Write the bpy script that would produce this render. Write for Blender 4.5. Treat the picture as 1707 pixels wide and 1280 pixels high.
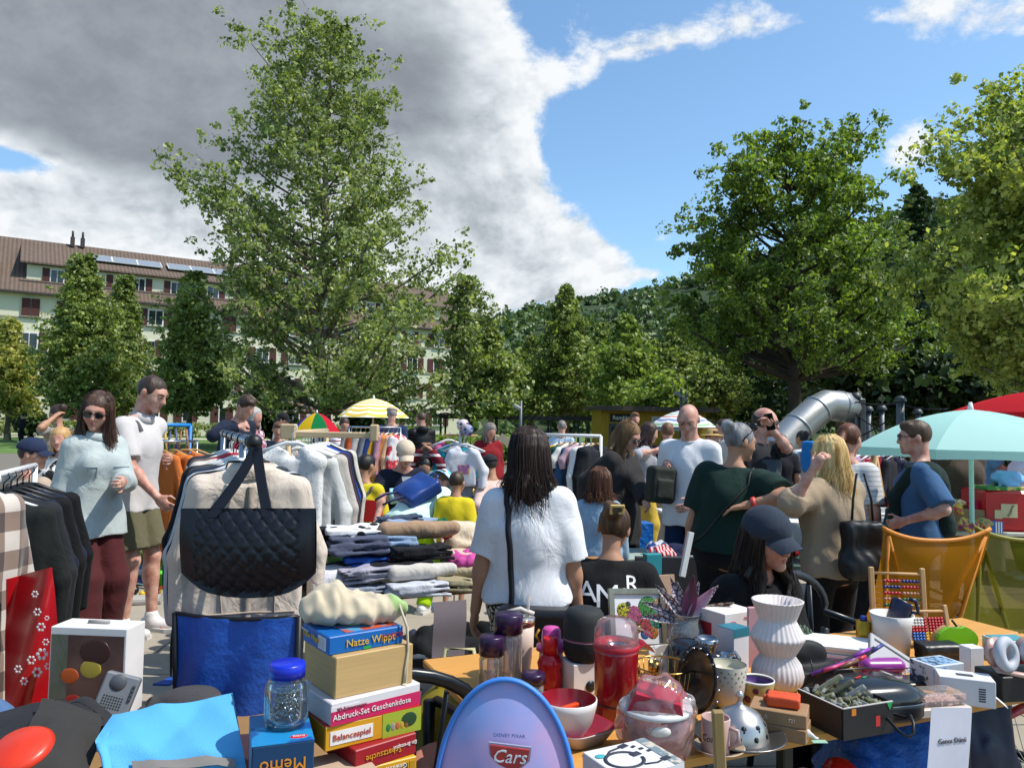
import bpy, math, random
import numpy as np
from mathutils import Vector, Matrix, Euler
R_ = math.radians
for _o in list(bpy.data.objects): bpy.data.objects.remove(_o)
sc = bpy.context.scene
COL = sc.collection
# ------------------------------------------------------------------ camera
CAMH, PITCH, ROLL, FPX = 1.58, math.atan(67/1282), R_(1.0), 1282.0
cam_d = bpy.data.cameras.new('camera'); cam = bpy.data.objects.new('camera', cam_d); COL.objects.link(cam)
_F = Vector((0, math.cos(PITCH), math.sin(PITCH))); _U0 = Vector((0, -math.sin(PITCH), math.cos(PITCH))); _X = Vector((1, 0, 0))
_R = _X*math.cos(ROLL)+_U0*math.sin(ROLL); _U = _U0*math.cos(ROLL)-_X*math.sin(ROLL)
_m = Matrix((_R, _U, -_F)).transposed().to_4x4(); _m.translation = (0, 0, CAMH); cam.matrix_world = _m
cam_d.sensor_width = 36; cam_d.lens = 36*FPX/1707; cam_d.clip_start = .05; cam_d.clip_end = 3000
sc.camera = cam
# ------------------------------------------------------------------ light
SUN_EL, SUN_AZ = R_(56), (0.95, -0.17)          # direction to the sun on the ground plane: to the right
_n = math.hypot(*SUN_AZ); SUN = Vector((SUN_AZ[0]/_n*math.cos(SUN_EL), SUN_AZ[1]/_n*math.cos(SUN_EL), math.sin(SUN_EL)))
sl = bpy.data.lights.new('sun', 'SUN'); sl.energy = 3.7; sl.angle = R_(.53); sl.color = (1, .95, .87)
so = bpy.data.objects.new('sun', sl); COL.objects.link(so); so.rotation_euler = SUN.to_track_quat('Z', 'Y').to_euler(); so.location = (10, -5, 40)
sc.view_settings.view_transform = 'Standard'; sc.view_settings.look = 'None'
sc.view_settings.exposure = 0.58; sc.view_settings.gamma = 1.0
sc.cycles.use_denoising = True
sc.cycles.max_bounces = 7; sc.cycles.transparent_max_bounces = 12; sc.cycles.diffuse_bounces = 3; sc.cycles.glossy_bounces = 3
sc.cycles.use_adaptive_sampling = True; sc.cycles.adaptive_threshold = .02
sc.cycles.caustics_reflective = False; sc.cycles.caustics_refractive = False
# ------------------------------------------------------------------ node helper
class NT:
    def __init__(s, tree): s.t = tree; s.n = tree.nodes; s.l = tree.links
    def add(s, typ, ins=None, **props):
        n = s.n.new(typ)
        for k, v in props.items(): setattr(n, k, v)
        for k, v in (ins or {}).items(): s.set(n.inputs[k], v)
        return n
    def set(s, sock, v):
        if isinstance(v, bpy.types.NodeSocket): s.l.new(v, sock)
        elif isinstance(v, bpy.types.Node): s.l.new(v.outputs[0], sock)
        else:
            if sock.type == 'RGBA' and len(v) == 3: v = (*v, 1)
            sock.default_value = v
    def math(s, op, a, b=0.0, clamp=False):
        n = s.n.new('ShaderNodeMath'); n.operation = op; n.use_clamp = clamp
        s.set(n.inputs[0], a); s.set(n.inputs[1], b); return n.outputs[0]
    def vm(s, op, a, b=(0, 0, 0), out=0):
        n = s.n.new('ShaderNodeVectorMath'); n.operation = op
        s.set(n.inputs[0], a)
        if op == 'SCALE': s.set(n.inputs[3], b)
        else: s.set(n.inputs[1], b)
        return n.outputs[out]
    def mix(s, f, a, b):
        n = s.n.new('ShaderNodeMix'); n.data_type = 'RGBA'
        s.set(n.inputs[0], f); s.set(n.inputs[6], a); s.set(n.inputs[7], b); return n.outputs[2]
    def smooth(s, x, lo, hi):
        n = s.n.new('ShaderNodeMapRange'); n.interpolation_type = 'SMOOTHSTEP'
        s.set(n.inputs[0], x); n.inputs[1].default_value = lo; n.inputs[2].default_value = hi
        return n.outputs[0]
    def noise(s, vec, scale, detail=4, rough=.55, out=0, dist=0.0):
        n = s.n.new('ShaderNodeTexNoise'); s.set(n.inputs['Vector'], vec); n.inputs['Scale'].default_value = scale
        n.inputs['Detail'].default_value = detail; n.inputs['Roughness'].default_value = rough; n.inputs['Distortion'].default_value = dist
        return n.outputs[out]
def lin(h):
    if not isinstance(h, str): return tuple(h)
    h = h.lstrip('#'); v = [int(h[i:i+2], 16)/255 for i in (0, 2, 4)]
    return tuple(x/12.92 if x <= .04045 else ((x+.055)/1.055)**2.4 for x in v)
# ------------------------------------------------------------------ pixel (of the 1707x1280 photograph) to world
def ray(px, py): return _F + _R*((px-853.5)/FPX) + _U*((640-py)/FPX)
def P(px, py, D): d = ray(px, py); return Vector((0, 0, CAMH)) + d*(D/d.y)
def T(px, py, z=0.0): d = ray(px, py); return Vector((0, 0, CAMH)) + d*((z-CAMH)/d.z)
def S(px, D): return px*D/FPX
# ------------------------------------------------------------------ sky
w = bpy.data.worlds.new('World'); sc.world = w; w.use_nodes = True
nt = NT(w.node_tree); nt.n.clear()
sky = nt.add('ShaderNodeTexSky', sky_type='NISHITA', sun_disc=False, sun_elevation=SUN_EL, sun_rotation=math.atan2(SUN.x, SUN.y), air_density=1.0, dust_density=.9, ozone_density=1.6)
tc = nt.add('ShaderNodeTexCoord'); dirv = nt.vm('NORMALIZE', tc.outputs['Generated'])
sx = nt.add('ShaderNodeSeparateXYZ', {0: dirv})
az = nt.math('ARCTAN2', sx.outputs[0], sx.outputs[1]); el = nt.math('ARCSINE', sx.outputs[2])
ae = nt.add('ShaderNodeCombineXYZ', {0: az, 1: el}).outputs[0]
def ang(px, py):
    d = ray(px, py).normalized(); return (math.atan2(d.x, d.y), math.asin(d.z), 0)
def blob(px, py, rx, ry, wgt):
    c = ang(px, py); v = nt.vm('SUBTRACT', ae, c); v = nt.vm('MULTIPLY', v, (FPX/rx, FPX/ry, 0))
    q = nt.vm('DOT_PRODUCT', v, v, out=1)
    return nt.math('MULTIPLY', nt.math('EXPONENT', nt.math('MULTIPLY', q, -1.0)), wgt)
def total(lst):
    s = lst[0]
    for b in lst[1:]: s = nt.math('ADD', s, b)
    return s
# cloud layer: big broken cumulus; noise in direction space, bank positions as they stand over the valley
wob = nt.noise(dirv, 3.0, 2, .5, out=1)
dw = nt.vm('ADD', dirv, nt.vm('SCALE', nt.vm('SUBTRACT', wob, (.5, .5, .5)), .10))
dst = nt.vm('MULTIPLY', dw, (1, 1, 1.6))
n1 = nt.noise(dst, 4.2, 7, .60); n1b = nt.noise(nt.vm('ADD', dst, (.035, .0, .055)), 4.2, 5, .60)
n2 = nt.noise(dst, 15.0, 6, .66)
cov = total([blob(130, 90, 470, 170, 1.3), blob(470, 40, 380, 190, 1.1), blob(740, 110, 150, 130, .75), blob(330, 230, 330, 80, .5),
   blob(30, 370, 230, 80, .8), blob(310, 400, 170, 90, .55), blob(800, 385, 190, 130, 1.05), blob(960, 440, 110, 60, .7), blob(740, 280, 110, 70, .6), blob(640, 450, 260, 110, .6),
   blob(960, 130, 90, 36, .38), blob(1060, 80, 110, 36, .42), blob(1210, 50, 130, 46, .50), blob(1420, 30, 200, 40, .48), blob(1640, 50, 170, 46, .55),
   blob(1530, 215, 60, 40, .62), blob(1490, 265, 60, 26, .5), blob(1110, 398, 34, 24, .75), blob(1215, 424, 45, 20, .45), blob(1100, 455, 40, 14, .5), blob(1235, 290, 40, 22, .45), blob(1080, 192, 40, 14, .3),
   blob(1230, 230, 210, 120, -.6), blob(970, 250, 90, 90, -.7), blob(1330, 150, 240, 70, -.45), blob(900, 60, 50, 70, -.35), blob(15, 265, 80, 22, -.75), blob(255, 320, 40, 50, -.35), blob(1150, 330, 130, 130, -.5), blob(1070, 300, 70, 80, -.35)])
field = nt.math('ADD', cov, nt.math('MULTIPLY', nt.math('SUBTRACT', n1, .5), 1.75))
field = nt.math('ADD', field, nt.math('MULTIPLY', nt.math('SUBTRACT', n2, .5), .95))
alpha = nt.smooth(field, .24, .56)
thick = nt.smooth(field, .4, 1.3)
n2b = nt.noise(nt.vm('ADD', dst, (.012, .0, .02)), 15.0, 3, .66)
slope = nt.math('ADD', nt.math('MULTIPLY', nt.math('SUBTRACT', n1, n1b), 1.9), nt.math('MULTIPLY', nt.math('SUBTRACT', n2, n2b), .9))
grey = total([blob(120, 130, 430, 130, 1.0), blob(470, 60, 330, 190, .9), blob(300, 250, 220, 50, .3), blob(720, 130, 70, 110, .35), blob(890, 435, 90, 40, .35), blob(690, 400, 110, 60, .38), blob(820, 330, 60, 30, .22), blob(1000, 400, 60, 22, .3), blob(60, 400, 140, 30, .2)])
grey = nt.math('MULTIPLY', nt.math('MINIMUM', grey, 1.0), thick)
lit = nt.math('ADD', nt.math('SUBTRACT', .95, nt.math('MULTIPLY', grey, nt.math('ADD', .48, nt.math('MULTIPLY', n1, .35)))), nt.math('MULTIPLY', slope, nt.math('SUBTRACT', 1.0, nt.math('MULTIPLY', grey, .88))))
lit = nt.math('SUBTRACT', lit, nt.math('MULTIPLY', nt.math('MULTIPLY', thick, nt.math('SUBTRACT', .62, n2)), .18))
ramp = nt.add('ShaderNodeValToRGB', {0: lit}); cr = ramp.color_ramp
cr.elements[0].position = 0.0; cr.elements[0].color = (*lin('#666c74'), 1); cr.elements[1].position = 1.0; cr.elements[1].color = (*lin('#d0d3d6'), 1)
for p_, c_ in ((.25, '#787e86'), (.5, '#9aa1a8'), (.75, '#b9bfc4')):
    e_ = cr.elements.new(p_); e_.color = (*lin(c_), 1)
bg1 = nt.add('ShaderNodeBackground', {0: nt.vm('MULTIPLY', sky, (.82, .99, 1.03)), 1: .14}); bg2 = nt.add('ShaderNodeBackground', {0: ramp.outputs[0], 1: 1.0})
mx = nt.add('ShaderNodeMixShader', {0: alpha, 1: bg1.outputs[0], 2: bg2.outputs[0]})
nt.add('ShaderNodeOutputWorld', {0: mx.outputs[0]})
w.cycles.sampling_method = 'MANUAL'; w.cycles.sample_map_resolution = 512

# ------------------------------------------------------------------ materials
_mats = {}
def M(col, rough=.65, metal=0., var=.12, vs=6., bump=.0, bs=60., col2=None, pat=None, ps=10., trans=0., spec=.5, sheen=0., coat=0., alpha=1., co='Object', pvec=None, ior=1.45, emis=None, stretch=(1, 1, 1)):
    """procedural surface: base colour with soft variation, optional second colour pattern, bump"""
    key = repr((col, rough, metal, var, vs, bump, bs, col2, pat, ps, trans, spec, sheen, coat, alpha, co, pvec, stretch))
    if key in _mats: return _mats[key]
    m = bpy.data.materials.new('mat_%03d' % len(_mats)); m.use_nodes = True; _mats[key] = m
    t = NT(m.node_tree); bs_ = t.n['Principled BSDF']
    tcn = t.add('ShaderNodeTexCoord'); v = tcn.outputs[co]
    if stretch != (1, 1, 1): v = t.vm('MULTIPLY', v, stretch)
    base = lin(col); c = None
    if pat:
        c2 = lin(col2)
        pv = v if pvec is None else t.vm('MULTIPLY', v, pvec)
        if pat in ('stripe_x', 'stripe_y', 'stripe_z'):
            s_ = t.add('ShaderNodeSeparateXYZ', {0: pv}).outputs['xyz'.index(pat[-1])]
            f = t.math('GREATER_THAN', t.math('FRACT', t.math('MULTIPLY', s_, ps)), .5)
        elif pat == 'thin_z':
            s_ = t.add('ShaderNodeSeparateXYZ', {0: pv}).outputs[2]
            f = t.math('GREATER_THAN', t.math('FRACT', t.math('MULTIPLY', s_, ps)), .74)
        elif pat == 'check':
            n = t.add('ShaderNodeTexChecker', {0: pv}); n.inputs['Scale'].default_value = ps; f = n.outputs[1]
        elif pat == 'spots':
            n = t.add('ShaderNodeTexVoronoi', {'Vector': pv}); n.inputs['Scale'].default_value = ps; f = t.smooth(n.outputs[0], .36, .30)
        elif pat == 'cells':
            n = t.add('ShaderNodeTexVoronoi', {'Vector': pv}, feature='DISTANCE_TO_EDGE'); n.inputs['Scale'].default_value = ps; f = t.smooth(n.outputs[0], .16, .08)
        elif pat == 'noise':
            f = t.smooth(t.noise(pv, ps, 3, .5), .47, .56)
        elif pat == 'soft':
            f = t.smooth(t.noise(pv, ps, 3, .5), .3, .7)
        c = t.mix(f, base, c2)
        if pat == 'floral':
            pass
    if var:
        f = t.noise(v, vs, 5, .6)
        k = t.math('ADD', t.math('MULTIPLY', t.math('SUBTRACT', f, .5), var*3.2), 1.0)
        c = t.vm('SCALE', c if c is not None else base, k)
    if c is not None: t.set(bs_.inputs['Base Color'], c)
    else: bs_.inputs['Base Color'].default_value = (*base, 1)
    bs_.inputs['Roughness'].default_value = rough; bs_.inputs['Metallic'].default_value = metal
    bs_.inputs['Specular IOR Level'].default_value = spec; bs_.inputs['IOR'].default_value = ior
    bs_.inputs['Transmission Weight'].default_value = trans; bs_.inputs['Sheen Weight'].default_value = sheen
    bs_.inputs['Coat Weight'].default_value = coat; bs_.inputs['Alpha'].default_value = alpha
    if bump:
        f = t.noise(v, bs, 5, .6)
        b = t.add('ShaderNodeBump', {'Height': f, 'Strength': min(1., bump), 'Distance': .02 if bs < 40 else .004})
        t.set(bs_.inputs['Normal'], b.outputs[0])
    return m
def cloth(col, var=.10, col2=None, pat=None, ps=10., fold=.35, fs=6.5, sheen=.03, rough=.85, pvec=None, weave=0):
    """fabric: soft creases from stretched noise bump"""
    key = repr(('cloth', col, var, col2, pat, ps, fold, fs, sheen, rough, pvec))
    if key in _mats: return _mats[key]
    m = M(col, rough, 0, var, 5., 0, 60, col2, pat, ps, spec=.2, sheen=sheen, pvec=pvec, co='Object') if key not in _mats else _mats[key]
    m = m.copy(); _mats[key] = m
    t = NT(m.node_tree); bs_ = t.n['Principled BSDF']; v = t.add('ShaderNodeTexCoord').outputs['Object']
    a = t.noise(t.vm('MULTIPLY', v, (1, 1, .75)), fs, 4, .55, dist=.8); b = t.noise(v, 420., 2, .5)
    h = t.math('ADD', a, t.math('MULTIPLY', b, .03))
    bn = t.add('ShaderNodeBump', {'Height': h, 'Strength': fold, 'Distance': .035})
    t.set(bs_.inputs['Normal'], bn.outputs[0]); return m
_glass = {}
def glassy(col='#ffffff', rough=.05, mixf=.25, ior=1.3):
    """thin clear plastic or glass: mostly see-through with a gloss coat"""
    k = (col, rough, mixf)
    if k in _glass: return _glass[k]
    m = bpy.data.materials.new('mat_clear_%d' % len(_glass)); m.use_nodes = True; _glass[k] = m
    t = NT(m.node_tree); t.n.clear()
    tr = t.add('ShaderNodeBsdfTransparent', {0: lin(col)}); gl = t.add('ShaderNodeBsdfGlossy', {0: (1, 1, 1), 'Roughness': rough}); df = t.add('ShaderNodeBsdfDiffuse', {0: lin(col)})
    fr = t.add('ShaderNodeFresnel', {0: ior}); a = t.add('ShaderNodeMixShader', {0: mixf*.6, 1: tr.outputs[0], 2: df.outputs[0]})
    b = t.add('ShaderNodeMixShader', {0: t.math('MINIMUM', t.math('ADD', t.math('MULTIPLY', fr.outputs[0], 1.2), .02), .7), 1: a.outputs[0], 2: gl.outputs[0]})
    t.add('ShaderNodeOutputMaterial', {0: b.outputs[0]}); return m
# ------------------------------------------------------------------ objects
def npmesh(name, V, F, smooth=True):
    """V (n,3) array, F (m,3) or (m,4) int array"""
    V = np.asarray(V, np.float32); F = np.asarray(F, np.int32); k = F.shape[1]
    me = bpy.data.meshes.new(name); me.vertices.add(len(V)); me.vertices.foreach_set('co', V.ravel())
    me.loops.add(F.size); me.loops.foreach_set('vertex_index', F.ravel())
    me.polygons.add(len(F)); me.polygons.foreach_set('loop_start', np.arange(len(F), dtype=np.int32)*k)
    me.update(calc_edges=True)
    me.polygons.foreach_set('use_smooth', np.full(len(F), smooth, bool)); return me
def tag(o, label=None, cat=None, group=None, kind=None):
    if label: o['label'] = label
    if cat: o['category'] = cat
    if group: o['group'] = group
    if kind: o['kind'] = kind
    return o
def link(name, me, mat=None, parent=None, loc=None, rot=None, scale=None):
    o = bpy.data.objects.new(name, me); COL.objects.link(o)
    if mat is not None and me is not None:
        if len(me.materials) == 0: me.materials.append(mat)
        elif me.materials[0] != mat: o.material_slots[0].link = 'OBJECT'; o.material_slots[0].material = mat
    if parent is not None: o.parent = parent
    if loc is not None: o.location = loc
    if rot is not None: o.rotation_euler = rot if hasattr(rot, '__len__') else (0, 0, rot)
    if scale is not None: o.scale = scale if hasattr(scale, '__len__') else (scale,)*3
    return o
def thing(name, label, cat, loc=(0, 0, 0), rz=0., group=None, rot=None, scale=None):
    return tag(link(name, None, None, None, loc, rot if rot is not None else (0, 0, rz), scale), label, cat, group)
def copy_tree(o, parent=None):
    c = o.copy(); COL.objects.link(c); c.parent = parent
    for ch in list(o.children): copy_tree(ch, c)
    return c
class MB:
    """mesh builder: collects quads/tris/ngons"""
    def __init__(s): s.v = []; s.f = []; s.sm = []
    def _add(s, vs, fs, sm=False):
        n = len(s.v); s.v += [tuple(x) for x in vs]; s.f += [tuple(i+n for i in f) for f in fs]; s.sm += [sm]*len(fs); return s
    def box(s, c, d, bev=0., rot=None, taper=1.):
        """centre c, full size d, optional bevel, rotation matrix/euler, top scale taper"""
        hx, hy, hz = d[0]/2, d[1]/2, d[2]/2; c = Vector(c)
        if rot is not None and not isinstance(rot, Matrix): rot = Euler(rot if hasattr(rot, '__len__') else (0, 0, rot)).to_matrix()
        if bev <= 0:
            vs = [Vector((x*hx*(taper if z > 0 else 1), y*hy*(taper if z > 0 else 1), z*hz)) for z in (-1, 1) for y in (-1, 1) for x in (-1, 1)]
            fs = [(0, 2, 3, 1), (4, 5, 7, 6), (0, 1, 5, 4), (2, 6, 7, 3), (0, 4, 6, 2), (1, 3, 7, 5)]
            if rot is not None: vs = [rot @ v for v in vs]
            return s._add([v+c for v in vs], fs)
        b = min(bev, hx*.49, hy*.49, hz*.49)
        # each corner gives three verts
        vs = []; idx = {}
        for z in (-1, 1):
            for y in (-1, 1):
                for x in (-1, 1):
                    k = taper if z > 0 else 1
                    for a in range(3):
                        q = [x*(hx-b), y*(hy-b), z*(hz-b)]; q[a] += (x, y, z)[a]*b
                        idx[(x, y, z, a)] = len(vs); vs.append(Vector((q[0]*k, q[1]*k, q[2])))
        fs = []
        for a in range(3):
            o1, o2 = [i for i in range(3) if i != a]
            for sg in (-1, 1):
                q = []
                for p, r in ((-1, -1), (1, -1), (1, 1), (-1, 1)):
                    k = [0, 0, 0]; k[a] = sg; k[o1] = p; k[o2] = r; q.append(idx[(*k, a)])
                fs.append(q)
        for a in range(3):          # edges along axis a
            o1, o2 = [i for i in range(3) if i != a]
            for p in (-1, 1):
                for r in (-1, 1):
                    k = [0, 0, 0]; k[o1] = p; k[o2] = r
                    k1 = list(k); k1[a] = -1; k2 = list(k); k2[a] = 1
                    fs.append([idx[(*k1, o1)], idx[(*k2, o1)], idx[(*k2, o2)], idx[(*k1, o2)]])
        for x in (-1, 1):
            for y in (-1, 1):
                for z in (-1, 1): fs.append([idx[(x, y, z, 0)], idx[(x, y, z, 1)], idx[(x, y, z, 2)]])
        out = []
        for f in fs:
            p = [vs[i] for i in f]; n = (p[1]-p[0]).cross(p[2]-p[0]); m = sum(p, Vector())/len(p)
            out.append(f if n.dot(m) > 0 else f[::-1])
        if rot is not None: vs = [rot @ v for v in vs]
        return s._add([v+c for v in vs], out)
    def tube(s, pts, r, n=8, closed=False, flat=1., cap=True, up=None):
        """sweep a circle (or flattened ellipse) along pts; r number or list"""
        pts = [Vector(p) for p in pts]; m = len(pts); rs = r if hasattr(r, '__len__') else [r]*m
        tang = []
        for i in range(m):
            a = pts[(i-1) % m] if (closed or i > 0) else pts[i]; b = pts[(i+1) % m] if (closed or i < m-1) else pts[i]
            tg = (b-a); tang.append(tg.normalized() if tg.length > 1e-9 else Vector((0, 0, 1)))
        u = Vector(up) if up is not None else (Vector((0, 0, 1)) if abs(tang[0].z) < .9 else Vector((1, 0, 0)))
        vs = []
        for i in range(m):
            tg = tang[i]; x = u - tg*u.dot(tg)
            if x.length < 1e-6: x = tg.orthogonal()
            x.normalize(); y = tg.cross(x)
            if up is None: u = x
            for k in range(n):
                a = 2*math.pi*k/n; vs.append(pts[i] + x*(math.cos(a)*rs[i]*flat) + y*(math.sin(a)*rs[i]))
        fs = []
        for i in range(m if closed else m-1):
            j = (i+1) % m
            for k in range(n): fs.append((i*n+k, i*n+(k+1) % n, j*n+(k+1) % n, j*n+k))
        if cap and not closed: fs += [tuple(range(n))[::-1], tuple((m-1)*n+k for k in range(n))]
        return s._add(vs, fs, True)
    def lathe(s, prof, n=24, c=(0, 0, 0), sq=0., fn=None, smooth=True):
        """prof list of (r, z); closed at ends when r==0; sq>0 rounds towards square"""
        c = Vector(c); vs = []; fs = []
        for i, (r, z) in enumerate(prof):
            for k in range(n):
                a = 2*math.pi*k/n; q = 1.
                if sq: q = 1/(abs(math.cos(a))**(2/(1-sq+1e-6)) + abs(math.sin(a))**(2/(1-sq+1e-6)))**((1-sq)/2)
                if fn: q *= fn(a, i/(len(prof)-1))
                vs.append(c+Vector((r*q*math.cos(a), r*q*math.sin(a), z)))
        for i in range(len(prof)-1):
            for k in range(n): fs.append((i*n+k, i*n+(k+1) % n, (i+1)*n+(k+1) % n, (i+1)*n+k))
        return s._add(vs, fs, smooth)
    def prism(s, poly, y0, y1, ax='y', T_=None):
        """polygon in (a,b) extruded along an axis: ax 'y' -> (a, y, b); 'z' -> (a, b, z); 'x' -> (x, a, b)"""
        f = {'y': lambda a, b, h: Vector((a, h, b)), 'z': lambda a, b, h: Vector((a, b, h)), 'x': lambda a, b, h: Vector((h, a, b))}[ax]
        n = len(poly); vs = [f(a, b, y0) for a, b in poly]+[f(a, b, y1) for a, b in poly]
        if T_ is not None: vs = [T_ @ v for v in vs]
        fs = [tuple(range(n))[::-1], tuple(range(n, 2*n))]+[(i, (i+1) % n, n+(i+1) % n, n+i) for i in range(n)]
        return s._add(vs, fs)
    def sheet(s, fn, nu, nv, thick=0., smooth=True, wrap=False):
        """grid surface fn(u,v)->xyz, u,v in 0..1"""
        vs = [Vector(fn(i/(nu-1), j/(nv-1))) for j in range(nv) for i in range(nu)]; fs = []
        for j in range(nv-1):
            for i in range(nu-1): fs.append((j*nu+i, j*nu+i+1, (j+1)*nu+i+1, (j+1)*nu+i))
        if thick:
            nn = [Vector() for _ in vs]
            for f in fs:
                q = (vs[f[1]]-vs[f[0]]).cross(vs[f[3]]-vs[f[0]])
                for i in f: nn[i] += q
            m = len(vs); vs += [v-nn[i].normalized()*thick if nn[i].length > 0 else v for i, v in enumerate(vs)]
            fs += [tuple(i+m for i in f[::-1]) for f in fs]
            ring = [i for i in range(nu)]+[j*nu+nu-1 for j in range(1, nv)]+[(nv-1)*nu+i for i in range(nu-2, -1, -1)]+[j*nu for j in range(nv-2, 0, -1)]
            n0 = len(vs); rn = len(ring); vs += [vs[i] for i in ring]+[vs[i+m] for i in ring]
            fs += [(n0+(i+1) % rn, n0+i, n0+rn+i, n0+rn+(i+1) % rn) for i in range(rn)]
        return s._add(vs, fs, smooth)
    def ball(s, c, r, n=12, m=8):
        rr = r if hasattr(r, '__len__') else (r, r, r); c = Vector(c); vs = []
        for i in range(m+1):
            a = math.pi*i/m
            for k in range(n):
                b = 2*math.pi*k/n; vs.append(c+Vector((rr[0]*math.sin(a)*math.cos(b), rr[1]*math.sin(a)*math.sin(b), -rr[2]*math.cos(a))))
        fs = []
        for i in range(m):
            for k in range(n): fs.append((i*n+k, i*n+(k+1) % n, (i+1)*n+(k+1) % n, (i+1)*n+k))
        return s._add(vs, fs, True)
    def mesh(s, name='mesh'):
        me = bpy.data.meshes.new(name); me.from_pydata(s.v, [], s.f); me.polygons.foreach_set('use_smooth', s.sm); me.update(); return me
    def build(s, name, mat=None, parent=None, loc=None, rot=None, scale=None, **tg):
        return tag(link(name, s.mesh(name), mat, parent, loc, rot, scale), **tg)
def text_mesh(txt, size=.05, ext=.0006, align='CENTER', space=1.0, shear=0., bold=0.):
    cu = bpy.data.curves.new('t', 'FONT'); cu.body = txt; cu.size = size; cu.extrude = ext; cu.align_x = align; cu.align_y = 'CENTER'; cu.resolution_u = 2
    cu.space_character = space; cu.shear = shear; cu.offset = bold
    o = bpy.data.objects.new('t', cu); COL.objects.link(o); dg = bpy.context.evaluated_depsgraph_get()
    me = bpy.data.meshes.new_from_object(o.evaluated_get(dg)); me.materials.clear(); bpy.data.objects.remove(o); bpy.data.curves.remove(cu); return me
def lettering(txt, size, mat, parent, loc, rot, **k):
    return link('lettering', text_mesh(txt, size, **k), mat, parent, loc, rot)
rng = random.Random(7); nrng = np.random.default_rng(7)
# ================================================================== ground
m_slab = M('#988f80', .9, var=.10, vs=2.5, bump=.5, bs=90, spec=.3)
m_joint = M('#6e695e', .95, var=.15, vs=20)
m_lawn = M('#5c7a35', .95, var=.3, vs=1.5, bump=.6, bs=30, col2='#48652c', pat='soft', ps=.6)
m_path = M('#b9b2a4', .95, var=.08, vs=1.5)
MB().sheet(lambda u, v: (-700+1400*u, -60+960*v, -.06), 2, 2, smooth=False).build('ground', M('#55693a', .95, var=.3, vs=.02), kind='structure')
MB().box((0, 9.6, -.035), (44, 46, .04)).build('plaza', m_joint, kind='structure')
plaza = bpy.data.objects['plaza']
def strip(name, pts, z, mat, kind='structure'):
    mb = MB(); n = len(pts); mb._add([(x, y, z) for x, y in pts], [tuple(range(n))]); return mb.build(name, mat, kind=kind)
strip('lawn', [(-70, 33), (90, 33), (90, 110), (-70, 110)], -.030, m_lawn)
strip('path', [(-75, 50.5), (-9, 62), (40, 62), (40, 66), (-9, 66), (-75, 54.5)], -.022, m_path)
strip('playground_sand', [(2, 34), (45, 34), (45, 48), (2, 48)], -.020, M('#9a8c70', .95, var=.2, vs=1))
# slabs of the plaza that can be told apart
rz = R_(4.); cz, szn = math.cos(rz), math.sin(rz)
sw, sd = .80, .46
sm = [MB().box((0, 0, -.02), (sw-.012, sd-.012, .04), .004).mesh('slab') for _ in range(1)][0]; sm.materials.append(m_slab)
far = MB()
for j in range(-4, 40):
    for i in range(-16, 18):
        lx, ly = (i+.5*(j % 2))*sw, 2.0+j*sd; x, y = lx*cz-ly*szn, lx*szn+ly*cz
        dz = rng.uniform(-.002, .002)
        if -4.6 < x < .6 and 2.9 < y < 8.2: link('slab', sm, None, plaza, (x-plaza.location.x, y-plaza.location.y, -plaza.location.z+dz), (rng.uniform(-.002, .002), rng.uniform(-.002, .002), rz))
        elif -9 < x < 11 and 1 < y < 20:
            c, s_ = Matrix.Rotation(rz, 3, 'Z'), None
            far.box((x, y, -.017+dz), (sw-.012, sd-.012, .03), 0, c)
o = far.build('slabs_field', m_slab, plaza, kind='stuff'); o.location = -plaza.location
# ================================================================== far hill with forest
def ridge(px): return np.interp(px, [300, 700, 820, 900, 960, 1040, 1100, 1180, 1300, 1500, 1720, 2100], [600, 545, 520, 505, 488, 481, 466, 446, 405, 345, 300, 250])
def hill_pt(px, k):           # k 0 foot .. 1 ridge
    D = 105+150*k; zr = P(px, float(ridge(px)), 255).z; q = ray(px, 640); x = q.x/q.y*D
    return Vector((x, D, -.5+(zr+1-3)*k**1.15))
pxs = np.linspace(300, 2100, 40)
MB().sheet(lambda u, v: hill_pt(300+1800*u, v), 60, 14).build('hill', M('#2c3d1c', .95, var=.4, vs=.1), kind='structure')
_leaf = {}
def leafmat(c1, c2, tr=.35, ns=.35, gloss=.45):
    k = (c1, c2, tr, ns)
    if k in _leaf: return _leaf[k]
    m = bpy.data.materials.new('mat_leaf_%d' % len(_leaf)); m.use_nodes = True; _leaf[k] = m; t = NT(m.node_tree); t.n.clear()
    g = t.add('ShaderNodeNewGeometry'); tcn = t.add('ShaderNodeTexCoord')
    f = t.math('ADD', t.math('MULTIPLY', t.noise(tcn.outputs['Object'], ns, 3, .6), .9), t.math('MULTIPLY', g.outputs['Random Per Island'], .55))
    f = t.smooth(f, .35, 1.0); c = t.mix(f, lin(c1), lin(c2))
    pr = t.add('ShaderNodeBsdfPrincipled', {'Base Color': c, 'Roughness': gloss, 'Specular IOR Level': .35})
    tl = t.add('ShaderNodeBsdfTranslucent', {0: t.vm('MULTIPLY', c, (1.35, 1.5, .55))})
    mx_ = t.add('ShaderNodeMixShader', {0: tr, 1: pr.outputs[0], 2: tl.outputs[0]}); t.add('ShaderNodeOutputMaterial', {0: mx_.outputs[0]}); return m
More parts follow.
